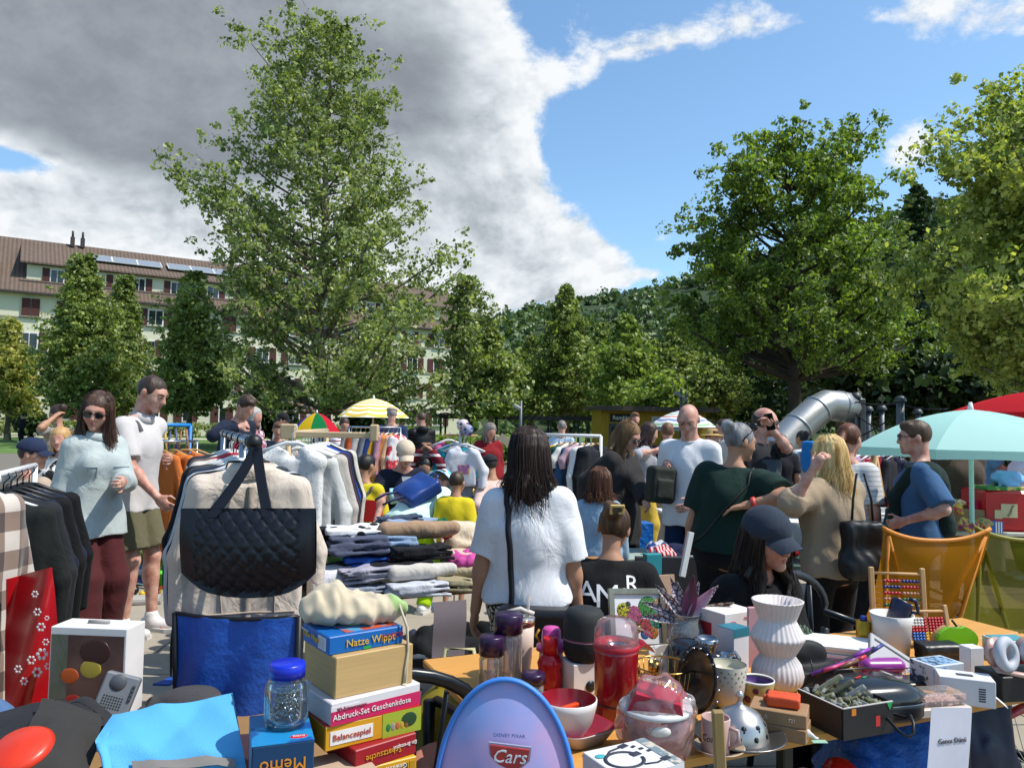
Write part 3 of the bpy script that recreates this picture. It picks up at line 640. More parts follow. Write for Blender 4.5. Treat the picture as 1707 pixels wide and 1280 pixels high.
def person(label, at, topy=None, yaw=-90, height=None, hs=1., lean=0, side=0, twist=0, pz=.95, head=(0, 0, 0), sex='f', fat=1., lh=None, rh=None, lpole=None, rpole=None, lf=None, rf=None, lk=None, rk=None,
           skin='fair', hair=('short', '#3a2a20'), top=None, sleeve=.4, hem=-.06, topw=.016, fold=.006, bottom=None, bw=.02, blen=1., shoes='#d8d8d4', hat=None, jacket=None, jsleeve=1., jhem=-.1, D=None, lcurl=.5, rcurl=.5, group=None, tneck=.07, glasses=None, hairlen=.35, wav=.01, cuff=None, hand_l=None, hand_r=None, crop=None):
    """at: (px, D) or world (x, y). Local frame: +y forward, +x the person's right; units metres."""
    if len(at) == 2 and at[0] > 20: q = ray(at[0], 700); base = Vector((q.x/q.y*at[1], at[1], 0)); D = at[1]
    else: base = Vector((at[0], at[1], 0)); D = D or base.length
    
    kz = pz+.495*math.cos(R_(lean))+.105*math.cos(R_(lean*.75+head[1]*.35))+(.085+.11)*hs*max(.75, math.cos(R_(head[1])))
    s = (P(base.x/base.y*FPX+853.5, topy, base.y).z/kz) if topy is not None else height/1.765; h = min(.017, max(.0058, D*.00165)); rz = R_(yaw-90)
    root = thing('person', label, 'person', base, rz, group); inv = Matrix.Rotation(-rz, 3, 'Z')
    def loc(t):
        if t is None: return None
        if isinstance(t, Vector): return inv @ (t-base)
        return Vector(t)*s
    P0 = Vector((0, 0, pz*s)); Rb = Matrix.Rotation(R_(-lean), 3, 'X') @ Matrix.Rotation(R_(side), 3, 'Y') @ Matrix.Rotation(R_(twist), 3, 'Z')
    Rp = Matrix.Rotation(R_(-lean*.55), 3, 'X') @ Matrix.Rotation(R_(side*.5), 3, 'Y')
    def tb(x, y, z): return P0+Rb @ (Vector((x, y, z))*s)
    def pb(x, y, z): return P0+Rp @ (Vector((x, y, z))*s)
    m = sex == 'm'; sw_ = (.168 if m else .148)*(.5+.5*fat)
    C = tb(0, .0, .33); N = tb(0, -.015, .495); SH = {1: tb(sw_, -.01, .432), -1: tb(-sw_, -.01, .432)}; HP = {1: pb(.088, 0, -.03), -1: pb(-.088, 0, -.03)}
    Rh = Matrix.Rotation(R_(twist*.5-head[0]), 3, 'Z') @ Matrix.Rotation(R_(-head[1]), 3, 'X') @ Matrix.Rotation(R_(head[2]), 3, 'Y')
    nl = R_(lean*.75+head[1]*.35); Hc = N+Vector((0, math.sin(nl), math.cos(nl)))*.105*s+Rh @ (Vector((0, .022, .085))*s*hs)
    def hd(x, y, z): return Hc+Rh @ (Vector((x, y, z))*s*hs)
    Rh3, Rb3, Rp3 = mat3(Rh), mat3(Rb), mat3(Rp); S3 = lambda *r: tuple(x*s for x in r); H3 = lambda *r: tuple(x*s*hs for x in r)
    # arms, legs
    arm = {}
    for sd_, tg, pl in ((1, rh, rpole), (-1, lh, lpole)):
        t = loc(tg) if tg is not None else SH[sd_]+Vector((sd_*.03, .05, -.51))*s
        el, wr = ik(SH[sd_], t, .285*s, .255*s, Vector(pl) if pl is not None else Vector((sd_*.35, -1, -.25))); arm[sd_] = (el, wr)
    leg = {}
    for sd_, tg, pl in ((1, rf, rk), (-1, lf, lk)):
        t = loc(tg) if tg is not None else Vector((sd_*.10, -.01, .085))*s
        kn, an = ik(HP[sd_], t, .43*s, .42*s, Vector(pl) if pl is not None else Vector((sd_*.1, 1, .1))); leg[sd_] = (kn, an)
    # ---- body skin
    B = [e_(pb(0, -.01, -.02), S3(.155*fat, .105*fat, .12), Rp3, .05), e_(pb(0, -.045, -.06), S3(.14*fat, .09*fat, .10), Rp3, .06),
         c_(pb(0, 0, .06), tb(0, 0, .26), .095*s*fat, .10*s*fat, .06, fl=(np.array(Rb.col[0]), 1.35)), e_(tb(0, 0, .315), S3(.150*(.6+.4*fat), .106*fat, .150), Rb3, .05),
         c_(SH[1].lerp(SH[-1], .14)-Rb @ Vector((0, 0, .012))*s, SH[-1].lerp(SH[1], .14)-Rb @ Vector((0, 0, .012))*s, .046*s, None, .06)]
    if not m: B += [e_(tb(sx_*.07, .085, .31), S3(.06, .05, .058), Rb3, .04) for sx_ in (1, -1)]
    T_sh = list(B)
    B += [c_(N+Vector((0, 0, -.03*s)), hd(0, -.025, -.05), (.06 if m else .05)*s, (.056 if m else .046)*s, .03)]
    B += [c_(N+Vector((0, 0, .01*s)), SH[sd_]*.6+N*.4, .04*s, .045*s, .04) for sd_ in (1, -1)]
    B += [e_(hd(0, -.012, .022), H3(.075, .094, .090), Rh3, .02), e_(hd(0, .035, -.045), H3(.058, .058, .072), Rh3, .03), e_(hd(0, .05, -.005), H3(.060, .045, .075), Rh3, .03)]
    if h < .013:
        B += [e_(hd(0, .080, .030), H3(.048, .016, .010), Rh3, .02), e_(hd(sx_*.031, .102, .008) if 0 else hd(.031, .100, .008), H3(.019, .013, .012), Rh3, .012, '-') if False else e_(hd(.031, .102, .009), H3(.019, .014, .012), Rh3, .012, '-'), e_(hd(-.031, .102, .009), H3(.019, .014, .012), Rh3, .012, '-')]
        B += [e_(hd(sx_*.038, .066, -.028), H3(.022, .02, .02), Rh3, .02) for sx_ in (1, -1)]
    B += [c_(hd(0, .092, .012), hd(0, .112, -.024), .009*s, .0135*s, .014), e_(hd(0, .100, -.027), H3(.017, .012, .010), Rh3, .008), e_(hd(0, .086, -.095), H3(.022, .018, .018), Rh3, .03)]
    B += [e_(hd(0, .091, -.058), H3(.023, .010, .011), Rh3, .01)]
    B += [e_(hd(sx_*.078, -.008, -.006), H3(.011, .020, .032), Rh3, .01) for sx_ in (1, -1)]
    for sd_ in (1, -1):
        el, wr = arm[sd_]; B += [c_(SH[sd_], el, .049*s*(.4+.6*fat), .038*s, .035), c_(el, wr, .040*s, .026*s, .02), e_(el.lerp(wr, .25), S3(.042, .042, .05), None, .03)]
        u = (wr-el).normalized(); ho = hand_r if sd_ == 1 else hand_l
        if ho is not None: u = (u*.5+Vector(ho)).normalized()
        nrm = Vector((-sd_, 0, 0)) if abs(u.x) < .8 else Vector((0, 0, -1)); nrm = (nrm-u*nrm.dot(u)).normalized(); lt = u.cross(nrm)
        if lt.y < 0 and abs(lt.y) > .2: lt = -lt
        cu = rcurl if sd_ == 1 else lcurl; Rm = np.array([[lt.x, u.x, nrm.x], [lt.y, u.y, nrm.y], [lt.z, u.z, nrm.z]])
        B.append(e_(wr+u*.048*s, S3(.040, .056, .019), Rm, .015)); fr = max(.0085, h*.85)*s
        for i, (off, L) in enumerate(((.030, .066), (.010, .075), (-.010, .070), (-.029, .054))):
            p0 = wr+u*.085*s+lt*off*s; a1 = cu*.9; d1 = u*math.cos(a1)+nrm*math.sin(a1)+lt*off*1.2; a2 = cu*1.9; d2 = u*math.cos(a2)+nrm*math.sin(a2)
            p1 = p0+d1.normalized()*L*.5*s; B += [c_(p0, p1, fr, fr*.95, .004), c_(p1, p1+d2*L*.5*s, fr*.95, fr*.8, .003)]
        p0 = wr+u*.03*s+lt*.032*s; p1 = p0+(lt*.75+u*.7+nrm*.25).normalized()*.045*s; B += [c_(p0, p1, fr*1.25, fr, .01), c_(p1, p1+(u+nrm*.3*cu+lt*.15).normalized()*.032*s, fr, fr*.85, .004)]
        kn, an = leg[sd_]; B += [c_(HP[sd_], kn, .082*s*fat, .052*s, .05), c_(kn, an, .050*s, .034*s, .03), e_(kn.lerp(an, .28)+Vector((0, -.018*s, 0)), S3(.048, .05, .10), None, .04)]
        B += [c_(an+Vector((0, -.03, -.045))*s, an+Vector((0, .13, -.062))*s, .032*s, .022*s, .03), c_(an+Vector((0, .10, -.055))*s, an+Vector((sd_*.01, .17, -.068))*s, .034*s, .016*s, .02)]
    body = link('body', sdf_mesh('body', B, h), m_skin(skin), root)
    G = {'root': root, 's': s, 'hd': hd, 'tb': tb, 'Rh': Rh, 'Rb': Rb, 'arm': arm, 'h': h, 'base': base, 'N': N, 'SH': SH, 'leg': leg, 'body': body, 'Hc': Hc, 'D': D, 'pb': pb, 'loc': loc, 'inv': inv, 'rz': rz}
    # ---- face details
    if h < .014:
        ey = M('#2a201a', .25, var=0); wh = M('#a89e96', .3, var=0)
        for sx_ in (1, -1):
            if glasses != 'sun':
                mb = MB(); mb.ball(hd(sx_*.031, .0875, .008), H3(.0125, .0118, .0088), 10, 6); eo = mb.build('eye', wh, root)
                MB().ball(hd(sx_*.031, .0965, .0075), .0060*s*hs, 8, 5).build('iris', ey, eo)
                mb = MB(); mb.tube([hd(sx_*.012, .1035, .024), hd(sx_*.030, .1015, .031), hd(sx_*.050, .088, .026)], [.003*s, .0042*s, .002*s], 5); mb.build('eyebrow', m_hair(hair[1]), root)
                MB().tube([hd(sx_*.014, .0985, .013), hd(sx_*.030, .1005, .0185), hd(sx_*.047, .0925, .012)], .0022*s, 4).build('eyelid', m_skin(skin), root)
        mb = MB(); mb.tube([hd(-.023, .0895, -.059), hd(-.008, .1025, -.0545), hd(0, .1035, -.056), hd(.008, .1025, -.0545), hd(.023, .0895, -.059)], [.002*s, .0042*s, .0036*s, .0042*s, .002*s], 6)
        mb.tube([hd(-.018, .091, -.063), hd(0, .102, -.0665), hd(.018, .091, -.063)], [.002*s, .0055*s, .002*s], 6); mb.build('lips', M('#a07062' if m else '#a8625a', .45, var=.05), root)
    # ---- top
    if top is not None:
        def inflate(L, t): return [(('e', (p[1][0], tuple(x+t for x in p[1][1]), p[1][2])) if p[0] == 'e' else ('c', (p[1][0], p[1][1], p[1][2]+t, p[1][3]+t)))+tuple(p[2:]) for p in L]
        def garment(nm, mt, t, sl, hm, fold_, extra=0.):
            L = inflate(T_sh, t)
            L.append(c_(pb(0, -.005, hm-.05), tb(0, 0, .30), (.104+extra)*s*fat+t, .102*s*fat+t, .06, fl=(np.array(Rb.col[0]), 1.30)))
            L += [c_(N+Rb @ Vector((0, 0, -.02*s)), SH[sd_]*.85+N*.15, .034*s+t*.4, .044*s+t*.5, .05) for sd_ in (1, -1)]
            if bottom is not None: L += [c_(HP[sd_], HP[sd_].lerp(leg[sd_][0], .35), .083*s*fat+bw*s*.3+t*.8+.006, .075*s+bw*s*.4+t, .05) for sd_ in (1, -1)]
            nn = Rp @ Vector((0, 0, -1)); L.append(p_(pb(0, 0, hm), nn))
            if tneck: L.append(e_(N+Rb @ Vector((0, .045, .055))*s, S3(tneck, tneck, tneck), None, .01, '-'))
            for sd_ in (1, -1):
                el, wr = arm[sd_]
                if sl <= 0: continue
                if sl < .5: e2 = SH[sd_].lerp(el, sl*2); L += [c_(SH[sd_], e2, .056*s*(.4+.6*fat)+t, .054*s+t*1.2, .03, cap='b')]
                else:
                    e2 = el.lerp(wr, (sl-.5)*2); L += [c_(SH[sd_], el, .056*s*(.4+.6*fat)+t, .047*s+t, .03), c_(el, e2, .047*s+t, .034*s+t, .02, cap='b')]
            return link(nm, sdf_mesh(nm, L, h, fold_, 22, seed=int(abs(base.x*77+base.y*13)) % 999, stretch=(1, 1, .55)), mt, root)
        G['top'] = garment('shirt', top, topw*s, sleeve, hem, fold)
        if h < .0105 and tneck and jacket is None: MB().lathe([(.058, -.012), (.064, -.002), (.066, .010), (.062, .013), (.056, .002)], 20).build('neckband', top, root, N+Rb @ Vector((0, .016*s, .006*s)), (Rb @ Matrix.Rotation(R_(-16), 3, 'X')).to_euler(), s*(1.12 if m else 1.))
        if jacket is not None: tneck = .085; G['jacket'] = garment('jacket', jacket, (topw+.014)*s, jsleeve, jhem, fold*1.3, .01)
    if bottom is not None:
        t = bw*s; L = [e_(pb(0, -.01, -.02), S3(.155*fat+.012, .105*fat+.012, .12), Rp3, .05), e_(pb(0, -.045, -.06), S3(.14*fat+.012, .09*fat+.014, .10), Rp3, .06), c_(pb(0, 0, .0), pb(0, 0, .10), .108*s*fat, .102*s*fat, .05, fl=(np.array(Rp.col[0]), 1.38)), p_(pb(0, 0, .10), Rp @ Vector((0, 0, 1)))]
        for sd_ in (1, -1):
            kn, an = leg[sd_]
            if blen < .55: L.append(c_(HP[sd_], HP[sd_].lerp(kn, blen*2), .083*s*fat+t*.6, .066*s+t*1.3, .03, cap='b'))
            else: L += [c_(HP[sd_], kn, .083*s*fat+t*.22, .054*s+t, .04), c_(kn, kn.lerp(an, min(1.12, (blen-.5)*2.1)), .054*s+t, .040*s+t*1.15, .03, cap='b'), e_(kn.lerp(an, .28)+Vector((0, -.018*s, 0)), S3(.048+t, .05+t, .10), None, .04)]
        G['bottom'] = link('trousers' if blen > .55 else 'shorts', sdf_mesh('trousers', L, h, .005, 20, 5, (1, 1, .5)), bottom, root)
    if shoes:
        for sd_ in (1, -1):
            kn, an = leg[sd_]; L = [c_(an+Vector((0, -.035, -.04))*s, an+Vector((0, .03, -.03))*s, .044*s, .046*s, .02), c_(an+Vector((0, .03, -.045))*s, an+Vector((sd_*.012, .175, -.052))*s, .042*s, .034*s, .03), c_(an, an+Vector((0, 0, .02))*s, .044*s, .044*s, .02), p_(an+Vector((0, 0, -.083))*s, (0, 0, -1))]
            sh_ = link('shoe', sdf_mesh('shoe', L, max(h, .008)), M(shoes, .55, var=.08, vs=20, bump=.3, bs=120), root)
            if h < .011: MB().prism([(-.045, -.08), (.045, -.08), (.05, .06), (.052, .13), (.03, .205), (-.02, .205), (-.042, .13), (-.046, .04)], -.085, -.06, 'z', Matrix.Scale(s, 4)).build('sole', M('#c9c6c0', .7), sh_, an)
    # ---- hair
    kind, hc = hair[0], hair[1]; mh = m_hair(hc, hair[2] if len(hair) > 2 else None)
    if kind != 'none':
        L = [e_(hd(0, -.014, .030), H3(.084, .101, .098), Rh3, .01)]
        if kind in ('short', 'crop', 'bun', 'pony', 'bob', 'long', 'grey'):
            if kind == 'crop': L = [e_(hd(0, -.013, .026), H3(.0805, .099, .0945), Rh3, .01)]
            if kind == 'short': L += [e_(hd(0, .045, .088), H3(.06, .048, .034), Rh3, .02)]
            L += [e_(hd(0, .105, -.028), H3(.071, .082, .088), Rh3, .008, '-'), p_(hd(0, -.09, -.075 if kind in ('short', 'crop') else -.10), Rh @ Vector((0, -.35, -1)).normalized())]
            if kind in ('short', 'crop'): L += [e_(hd(sx_*.09, .01, -.055), H3(.045, .06, .06), Rh3, .01, '-') for sx_ in (1, -1)]
        if kind == 'rim': L = [e_(hd(0, -.022, .0), H3(.080, .094, .075), Rh3, .01), e_(hd(0, .03, .095), H3(.12, .125, .075), Rh3, .008, '-'), e_(hd(0, .11, -.03), H3(.2, .1, .2), Rh3, .005, '-'), p_(hd(0, -.09, -.06), Rh @ Vector((0, -.3, -1)).normalized())]
        if kind == 'bun': L += [e_(hd(0, -.105, .075), S3(.05, .045, .05), None, .01), e_(hd(.025, -.115, .09), S3(.03, .03, .03), None, .01), e_(hd(-.02, -.11, .1), S3(.03, .03, .03), None, .01)]
        if kind == 'pony': L += [c_(hd(0, -.10, .03), hd(0, -.135, -.03), .026*s, .032*s, .01), c_(hd(0, -.135, -.03), hd(0, -.13, -.16), .032*s, .012*s, .01)]
        if kind in ('long', 'bob'):
            rs = np.random.default_rng(int(abs(base.x*991)) % 997); ln = hairlen if kind == 'long' else .13; nS = 34 if h < .012 else 16
            for i in range(nS):
                ph = R_(-128+256*i/(nS-1))+rs.normal()*.03; sn, cs_ = math.sin(ph), -math.cos(ph); l1 = ln*rs.uniform(.8, 1.06)
                hk_ = .93 if hat else 1.
                pts = [hd(sn*.083*hk_*math.sin(R_(t_)), -.018+cs_*.098*hk_*math.sin(R_(t_)), .028+.092*hk_*math.cos(R_(t_))) for t_ in (12, 38, 64, 92)]+[hd(sn*.086, -.016+cs_*.099, -.085)]
                q = pts[-1]; nseg = 5
                for k_ in range(1, nseg+1): pts.append(q+Vector((sn*.02*k_/nseg*s+rs.normal()*wav, cs_*.012*k_/nseg*s+rs.normal()*wav*.6, -l1*k_/nseg*s))+Vector((0, math.sin(R_(lean))*.0, 0)))
                if math.sin(R_(lean)) > .2: pass
                rr = [.016, .020, .022, .023, .022, .020, .018, .016, .012, .004]
                for a, b_, r0, r1 in zip(pts, pts[1:], rr, rr[1:]): L.append(c_(a, b_, r0*s*.72, r1*s*.72, .005))
            if h < .0125:
                mb = MB()
                for i in range(420):
                    ph = R_(rs.uniform(-132, 132)); sn, cs_ = math.sin(ph), -math.cos(ph); l1 = ln*rs.uniform(.7, 1.22); o1 = rs.uniform(1.10, 1.25); w1, w2 = rs.normal()*.02, rs.normal()*.02
                    pts = [hd(sn*.083*hk_*o1*math.sin(R_(t_)), -.018+cs_*.098*hk_*o1*math.sin(R_(t_)), .028+.092*hk_*o1*math.cos(R_(t_))) for t_ in (25, 58, 92)]+[hd(sn*.095*o1*.95, -.016+cs_*.108*o1*.95, -.085)]
                    q = pts[-1]; pts += [q+Vector((sn*.03*k_*s+w1*math.sin(k_*4+i)*1., cs_*.02*k_*s+w2*k_, -l1*k_*s)) for k_ in (.35, .7, 1.)]
                    mb.tube(pts, [.0010, .0014, .0015, .0015, .0014, .0011, .0004], 3, cap=False)
                tag(mb.build('hair_strands', mh, root), kind='stuff')
        G['hair'] = link('hair', sdf_mesh('hair', L, h if h > .008 else max(h, .0062), .003, 75, 3, (1, 1, .15)), mh, root)
    if hat is not None:
        hk, hcol = hat; mc = cloth(hcol, .08) if isinstance(hcol, str) else hcol
        if hk == 'cap':
            L = [e_(hd(0, -.012, .042), H3(.096, .114, .098), Rh3, .01), p_(hd(0, 0, .030), Rh @ Vector((0, -.12, -1)).normalized())]
            ho = link('cap', sdf_mesh('cap', L, h), mc, root)
            MB().sheet(lambda u, v: hd((u-.5)*.160*(1-.2*v), .058+.115*v*(1-1.3*(u-.5)**2)+.040*(1-(2*u-1)**2)*(1-v), .046-.024*v-.03*(u-.5)**2*4), 9, 5, .004).build('peak', mc, ho)
        elif hk == 'bucket':
            MB().lathe([(0, .118), (.05, .116), (.078, .10), (.092, .05), (.098, .03), (.125, .0), (.142, -.03), (.138, -.03), (.094, .026)], 20).build('hat', mc, root, hd(0, -.01, .01), Rh.to_euler(), s)
        elif hk == 'straw':
            MB().lathe([(0, .125), (.06, .122), (.085, .11), (.094, .05), (.10, .042), (.15, .035), (.17, .028), (.17, .024), (.09, .032)], 20).build('hat', mc, root, hd(0, -.01, .01), Rh.to_euler(), s)
        elif hk == 'flat':
            L = [e_(hd(0, .0, .075), H3(.096, .118, .045), Rh3, .01), c_(hd(-.05, .10, .055), hd(.05, .10, .055), .016*s, None, .02)]; link('cap', sdf_mesh('cap', L, h), mc, root)
    if glasses:
        gm = M('#15130f' if glasses != 'wire' else '#3a2f28', .3, spec=.5, var=0); mb = MB(); lens = MB()
        for sx_ in (1, -1):
            R__ = .027 if glasses == 'sun' else .024
            ring = [hd(sx_*(.033+R__*math.cos(a)*1.05), .1085-.006*abs(math.cos(a)), .006+R__*.78*math.sin(a)) for a in np.linspace(0, 2*math.pi, 13)[:-1]]
            mb.tube(ring, .0026*s, 5, closed=True); mb.tube([hd(sx_*.06, .100, .012), hd(sx_*.078, .03, .012), hd(sx_*.080, -.01, .004)], .0025*s, 5)
            if glasses == 'sun': lens._add(ring, [tuple(range(12)) if sx_ > 0 else tuple(range(12))[::-1]])
        mb.tube([hd(-.010, .110, .012), hd(.010, .110, .012)], .0025*s, 5); go = mb.build('glasses', gm, root)
        if glasses == 'sun': lens.build('lens', M('#0d0c0b', .08, spec=.8, var=0), go)
    return G
def bvh(o): return BVHTree.FromPolygons([v.co for v in o.data.vertices], [p.vertices for p in o.data.polygons])
def strap(G, pts, wd, mat, on='top', name='strap', off=.004, n=40):
    """ribbon laid over a garment through local points"""
    tree = bvh(G[on]); pts = [Vector(p) for p in pts]; Ls = [0]
    for a, b_ in zip(pts, pts[1:]): Ls.append(Ls[-1]+(b_-a).length)
    out = []; nor = []
    for i in range(n):
        t = Ls[-1]*i/(n-1); k = max(j for j in range(len(pts)-1) if Ls[j] <= t+1e-9); f = (t-Ls[k])/max(1e-6, Ls[k+1]-Ls[k]); p = pts[k].lerp(pts[k+1], f)
        q, nn, _, dd = tree.find_nearest(p)
        if q is not None and dd < .12: out.append(q+nn*off); nor.append(nn)
        else: out.append(p); nor.append(nor[-1] if nor else Vector((0, 0, 1)))
    for _ in range(2): out = [out[0]]+[(out[i-1]+out[i]*2+out[i+1])/4 for i in range(1, len(out)-1)]+[out[-1]]
    mb = MB(); vs = []
    for i, p in enumerate(out):
        tg = (out[min(i+1, n-1)]-out[max(i-1, 0)]).normalized(); sd_ = tg.cross(nor[i]).normalized()*wd/2; u = nor[i]*.0025
        vs += [p-sd_-u, p+sd_-u, p+sd_+u, p-sd_+u]
    fs = []
    for i in range(n-1):
        for k in range(4): fs.append((i*4+k, i*4+(k+1) % 4, i*4+4+(k+1) % 4, i*4+4+k))
    mb._add(vs, fs, True); return mb.build(name, mat, G['root'])
def print_on(G, txt, size, mat, center, dirv_, up, on='top', off=.003, **k):
    """lettering projected onto a garment: seen from outside along -dirv_"""
    tree = bvh(G[on]); me = text_mesh(txt, size, 0., **k); d = Vector(dirv_).normalized(); u = Vector(up).normalized(); r = u.cross(d).normalized(); c = Vector(center)
    import bmesh
    bm_ = bmesh.new(); bm_.from_mesh(me); bmesh.ops.triangulate(bm_, faces=bm_.faces); bmesh.ops.subdivide_edges(bm_, edges=[e for e in bm_.edges if e.calc_length() > size*.12], cuts=2); bmesh.ops.triangulate(bm_, faces=bm_.faces)
    for v in bm_.verts:
        p = c+r*v.co.x+u*v.co.y+d*.4; q, nn, _, _ = tree.ray_cast(p, -d)
        v.co = (q+d*off) if q is not None else (p-d*.4)
    bm_.to_mesh(me); bm_.free(); return link('lettering', me, mat, G['root'])

def collar(G, mat, r=.064, on=0):
    sc_ = G['s']; return MB().lathe([(r, -.035), (r-.004, .025), (r+.006, .032), (r+.018, -.012), (r+.012, -.022)], 18).build('collar', mat, G['root'], G['N']+G['Rb'] @ Vector((0, .018*sc_, .012*sc_)), (G['Rb'] @ Matrix.Rotation(R_(-14), 3, 'X')).to_euler(), sc_)
# ================================================================== the crowd
def V3(px, py, D): return P(px, py, D)
white = cloth('#d9d8d6', .05)
# --- woman in denim jacket
G = person('smiling woman with long brown hair and dark sunglasses in a pale denim jacket', (162, 5.2), 657, yaw=-38, head=(38, 20, -8), hair=('long', '#3b2a22', '#523a2c'), hairlen=.34, wav=.014, skin='pink', top=cloth('#dedad4'), jacket=cloth('#a6aeac', .10, fold=.5, fs=9), jhem=-.16, hem=-.1,
    bottom=cloth('#4a2022', .15, fold=.5, fs=5), bw=.055, blen=.955, shoes=None, glasses='sun', fat=.84, lh=V3(205, 803, 4.98), lcurl=.9, lpole=(-.5, -.8, -.3), rh=(.19, -.05, .78), rf=(.11, .20, .085), lf=(-.12, -.03, .085), topw=.010, fold=.006)
den = M('#8f9da0', .9, var=.05)
for x0, z0, x1, z1 in ((.05, .30, .15, .30), (-.15, .30, -.05, .30), (.05, .30, .05, .22), (.15, .30, .15, .22)):
    strap(G, [G['tb'](x0, .17, z0), G['tb'](x1, .17, z1)], .006, den, 'jacket', 'seam', .003, 8)
for sd_ in (1, -1):
    an = G['leg'][sd_][1]; MB().prism([(-.04, -.08), (.04, -.08), (.048, .1), (.035, .2), (-.03, .2), (-.045, .1)], -.10, -.082, 'z').build('sandal', M('#1b1a1a', .6), G['root'], an)
    MB().tube([an+Vector((-.045, .08, -.075)), an+Vector((-.01, .11, -.035)), an+Vector((.045, .07, -.075))], .011, 6, flat=.4).build('sandal_strap', M('#1b1a1a', .6), G['root'])
collar(G, cloth('#a6aeac', .10, fold=.5, fs=9), .072)
# --- man in polo shirt
G = person('tall man in a pale polo shirt and khaki shorts looking down at the stall', (224, 5.75), 629, yaw=-10, lean=7, head=(0, 24, 0), sex='m', fat=1.05, hair=('crop', '#3a2c24'), skin='pink', top=cloth('#bdb8b6', .05), hem=-.12, sleeve=.38, bottom=cloth('#5e5a44', .12, fold=.5), blen=.43, bw=.035, shoes='#cfcac6',
    rh=V3(262, 828, 5.5), rcurl=.75, lh=V3(270, 762, 5.95), lcurl=1.2, rf=(.1, .05, .085), lf=(-.1, .12, .085))
strap(G, [G['tb'](.10, .08, .42), G['tb'](.11, .0, .47), G['tb'](.10, -.14, .38), G['tb'](-.02, -.2, .1)], .035, M('#4b4a4c', .8), n=30)
collar(G, cloth('#b3aeae', .05))
# --- left background
person('man in navy jacket resting his chin on his hand behind the hanging clothes', (385, 9.0), 662, yaw=-25, lean=14, head=(8, 34, 0), sex='m', fat=1.1, hair=('short', '#3a2a20'), top=cloth('#1a2233', .15), sleeve=1., rh=V3(397, 712, 8.6), rcurl=1.2, bottom=cloth('#22242a'), skin='pink')
person('grey haired woman with folded arms in a floral shirt', (421, 10), 680, yaw=-20, head=(5, 12, 0), hair=('bob', '#9a9690'), top=cloth('#c8bfc4', .05, '#9a5568', 'noise', 18), sleeve=.7, lh=(.1, .25, 1.12), rh=(-.08, .28, 1.15), bottom=cloth('#55566a'), skin='pink')
G = person('woman with messy bun and camouflage backpack holding a phone to her ear', (100, 10), 676, yaw=165, lean=4, head=(0, 5, 0), hair=('bun', '#3a2a22'), top=cloth('#8d8780'), sleeve=.4, lh=V3(92, 694, 9.8), lpole=(-.6, .3, -1), bottom=cloth('#1b1c20'), skin='tan')
link('backpack', sdf_mesh('backpack', [x_((0, -.24, 1.18), (.11, .05, .19), None, .05), x_((0, -.30, 1.08), (.08, .04, .08), None, .03)], .016), M('#6e6549', .9, col2='#3f3a2a', pat='noise', ps=9), G['root'])
person('smiling blonde woman sitting behind the white sign board', (107, 9), 714, yaw=-75, pz=.50, lean=4, head=(5, 8, 5), hair=('bob', '#b08a58'), top=cloth('#d6d2cc', .05, '#222222', 'noise', 9), sleeve=1, lf=(-.1, .45, .085), rf=(.1, .45, .085), lh=(-.12, .3, .62), rh=(.12, .3, .62), bottom=cloth('#2b4f8c'), skin='pink')
G = person('seated man in navy cap and beige shirt seen from behind at the left edge', (42, 6.5), 735, yaw=70, pz=.52, lean=6, head=(62, 4, 0), sex='m', fat=1.1, hair=('crop', '#2a2420'), hat=('cap', '#232c44'), top=cloth('#a89684', .08), sleeve=.7, lf=(-.1, .45, .085), rf=(.1, .45, .085), lh=(-.2, .3, .75), rh=(.25, .3, .75), bottom=cloth('#2d2f36'), skin='fair')
for sd_ in (1, -1): strap(G, [G['tb'](sd_*.10, .1, .46), G['tb'](sd_*.10, -.16, .40), G['tb'](sd_*.08, -.2, .1)], .05, M('#3a3836', .8), n=20)
person('crouching person in a royal blue sleeveless top behind the denim jacket woman', (104, 6.1), 752, yaw=75, pz=.46, lean=18, head=(0, 20, 0), hair=('short', '#5a4030'), top=cloth('#1f3f86'), sleeve=0, lf=(-.1, .4, .085), rf=(.1, .4, .085), rh=(.3, .05, .62), lh=(-.3, .0, .62), bottom=cloth('#333333'), skin='tan')
person('far walker in dark clothes by the hedge', (37, 46), 690, yaw=170, sex='m', hair=('short', '#222222'), top=cloth('#22242c'), sleeve=1, bottom=cloth('#1c1d22'))
person('woman in black cap and cream jacket in profile behind the rainbow umbrella', (470, 13), 690, yaw=-5, head=(0, 8, 0), hair=('pony', '#2a2220'), hat=('cap', '#1b1c20'), top=cloth('#d2cbbd'), sleeve=1, bottom=cloth('#333333'), skin='pink')
person('brown haired child peering over the wooden clothes rack', (464, 10.5), 704, yaw=-70, head=(0, 20, 0), hair=('short', '#5a3f2a'), top=cloth('#4a4f58'), bottom=cloth('#333333'), skin='fair')
G = person('woman in a white shirt with thin purple stripes and pale grey jeans', (573, 12), 697, yaw=-55, head=(10, 22, 0), hair=('pony', '#3a2820'), glasses='wire', top=cloth('#d8d4d2', .03, '#8a4058', 'thin_z', 14), sleeve=.95, hem=-.16, bottom=cloth('#9a9ca2', .08), bw=.03, shoes='#bbbbbb', rh=(.30, .1, .95), skin='pink', fat=1.1)
strap(G, [G['tb'](-.10, -.02, .48), G['tb'](-.08, .16, .36), G['tb'](.0, .2, .2), G['tb'](.15, .15, .02)], .03, M('#1c1c1e', .7))
person('man in navy shirt and flat cap turning his back under the yellow parasol', (653, 13), 679, yaw=95, sex='m', fat=1.1, head=(0, 8, 0), hair=('crop', '#8a8580'), hat=('flat', '#b3a189'), top=cloth('#22324e'), sleeve=.6, bottom=cloth('#2b2f3a'), skin='pink')
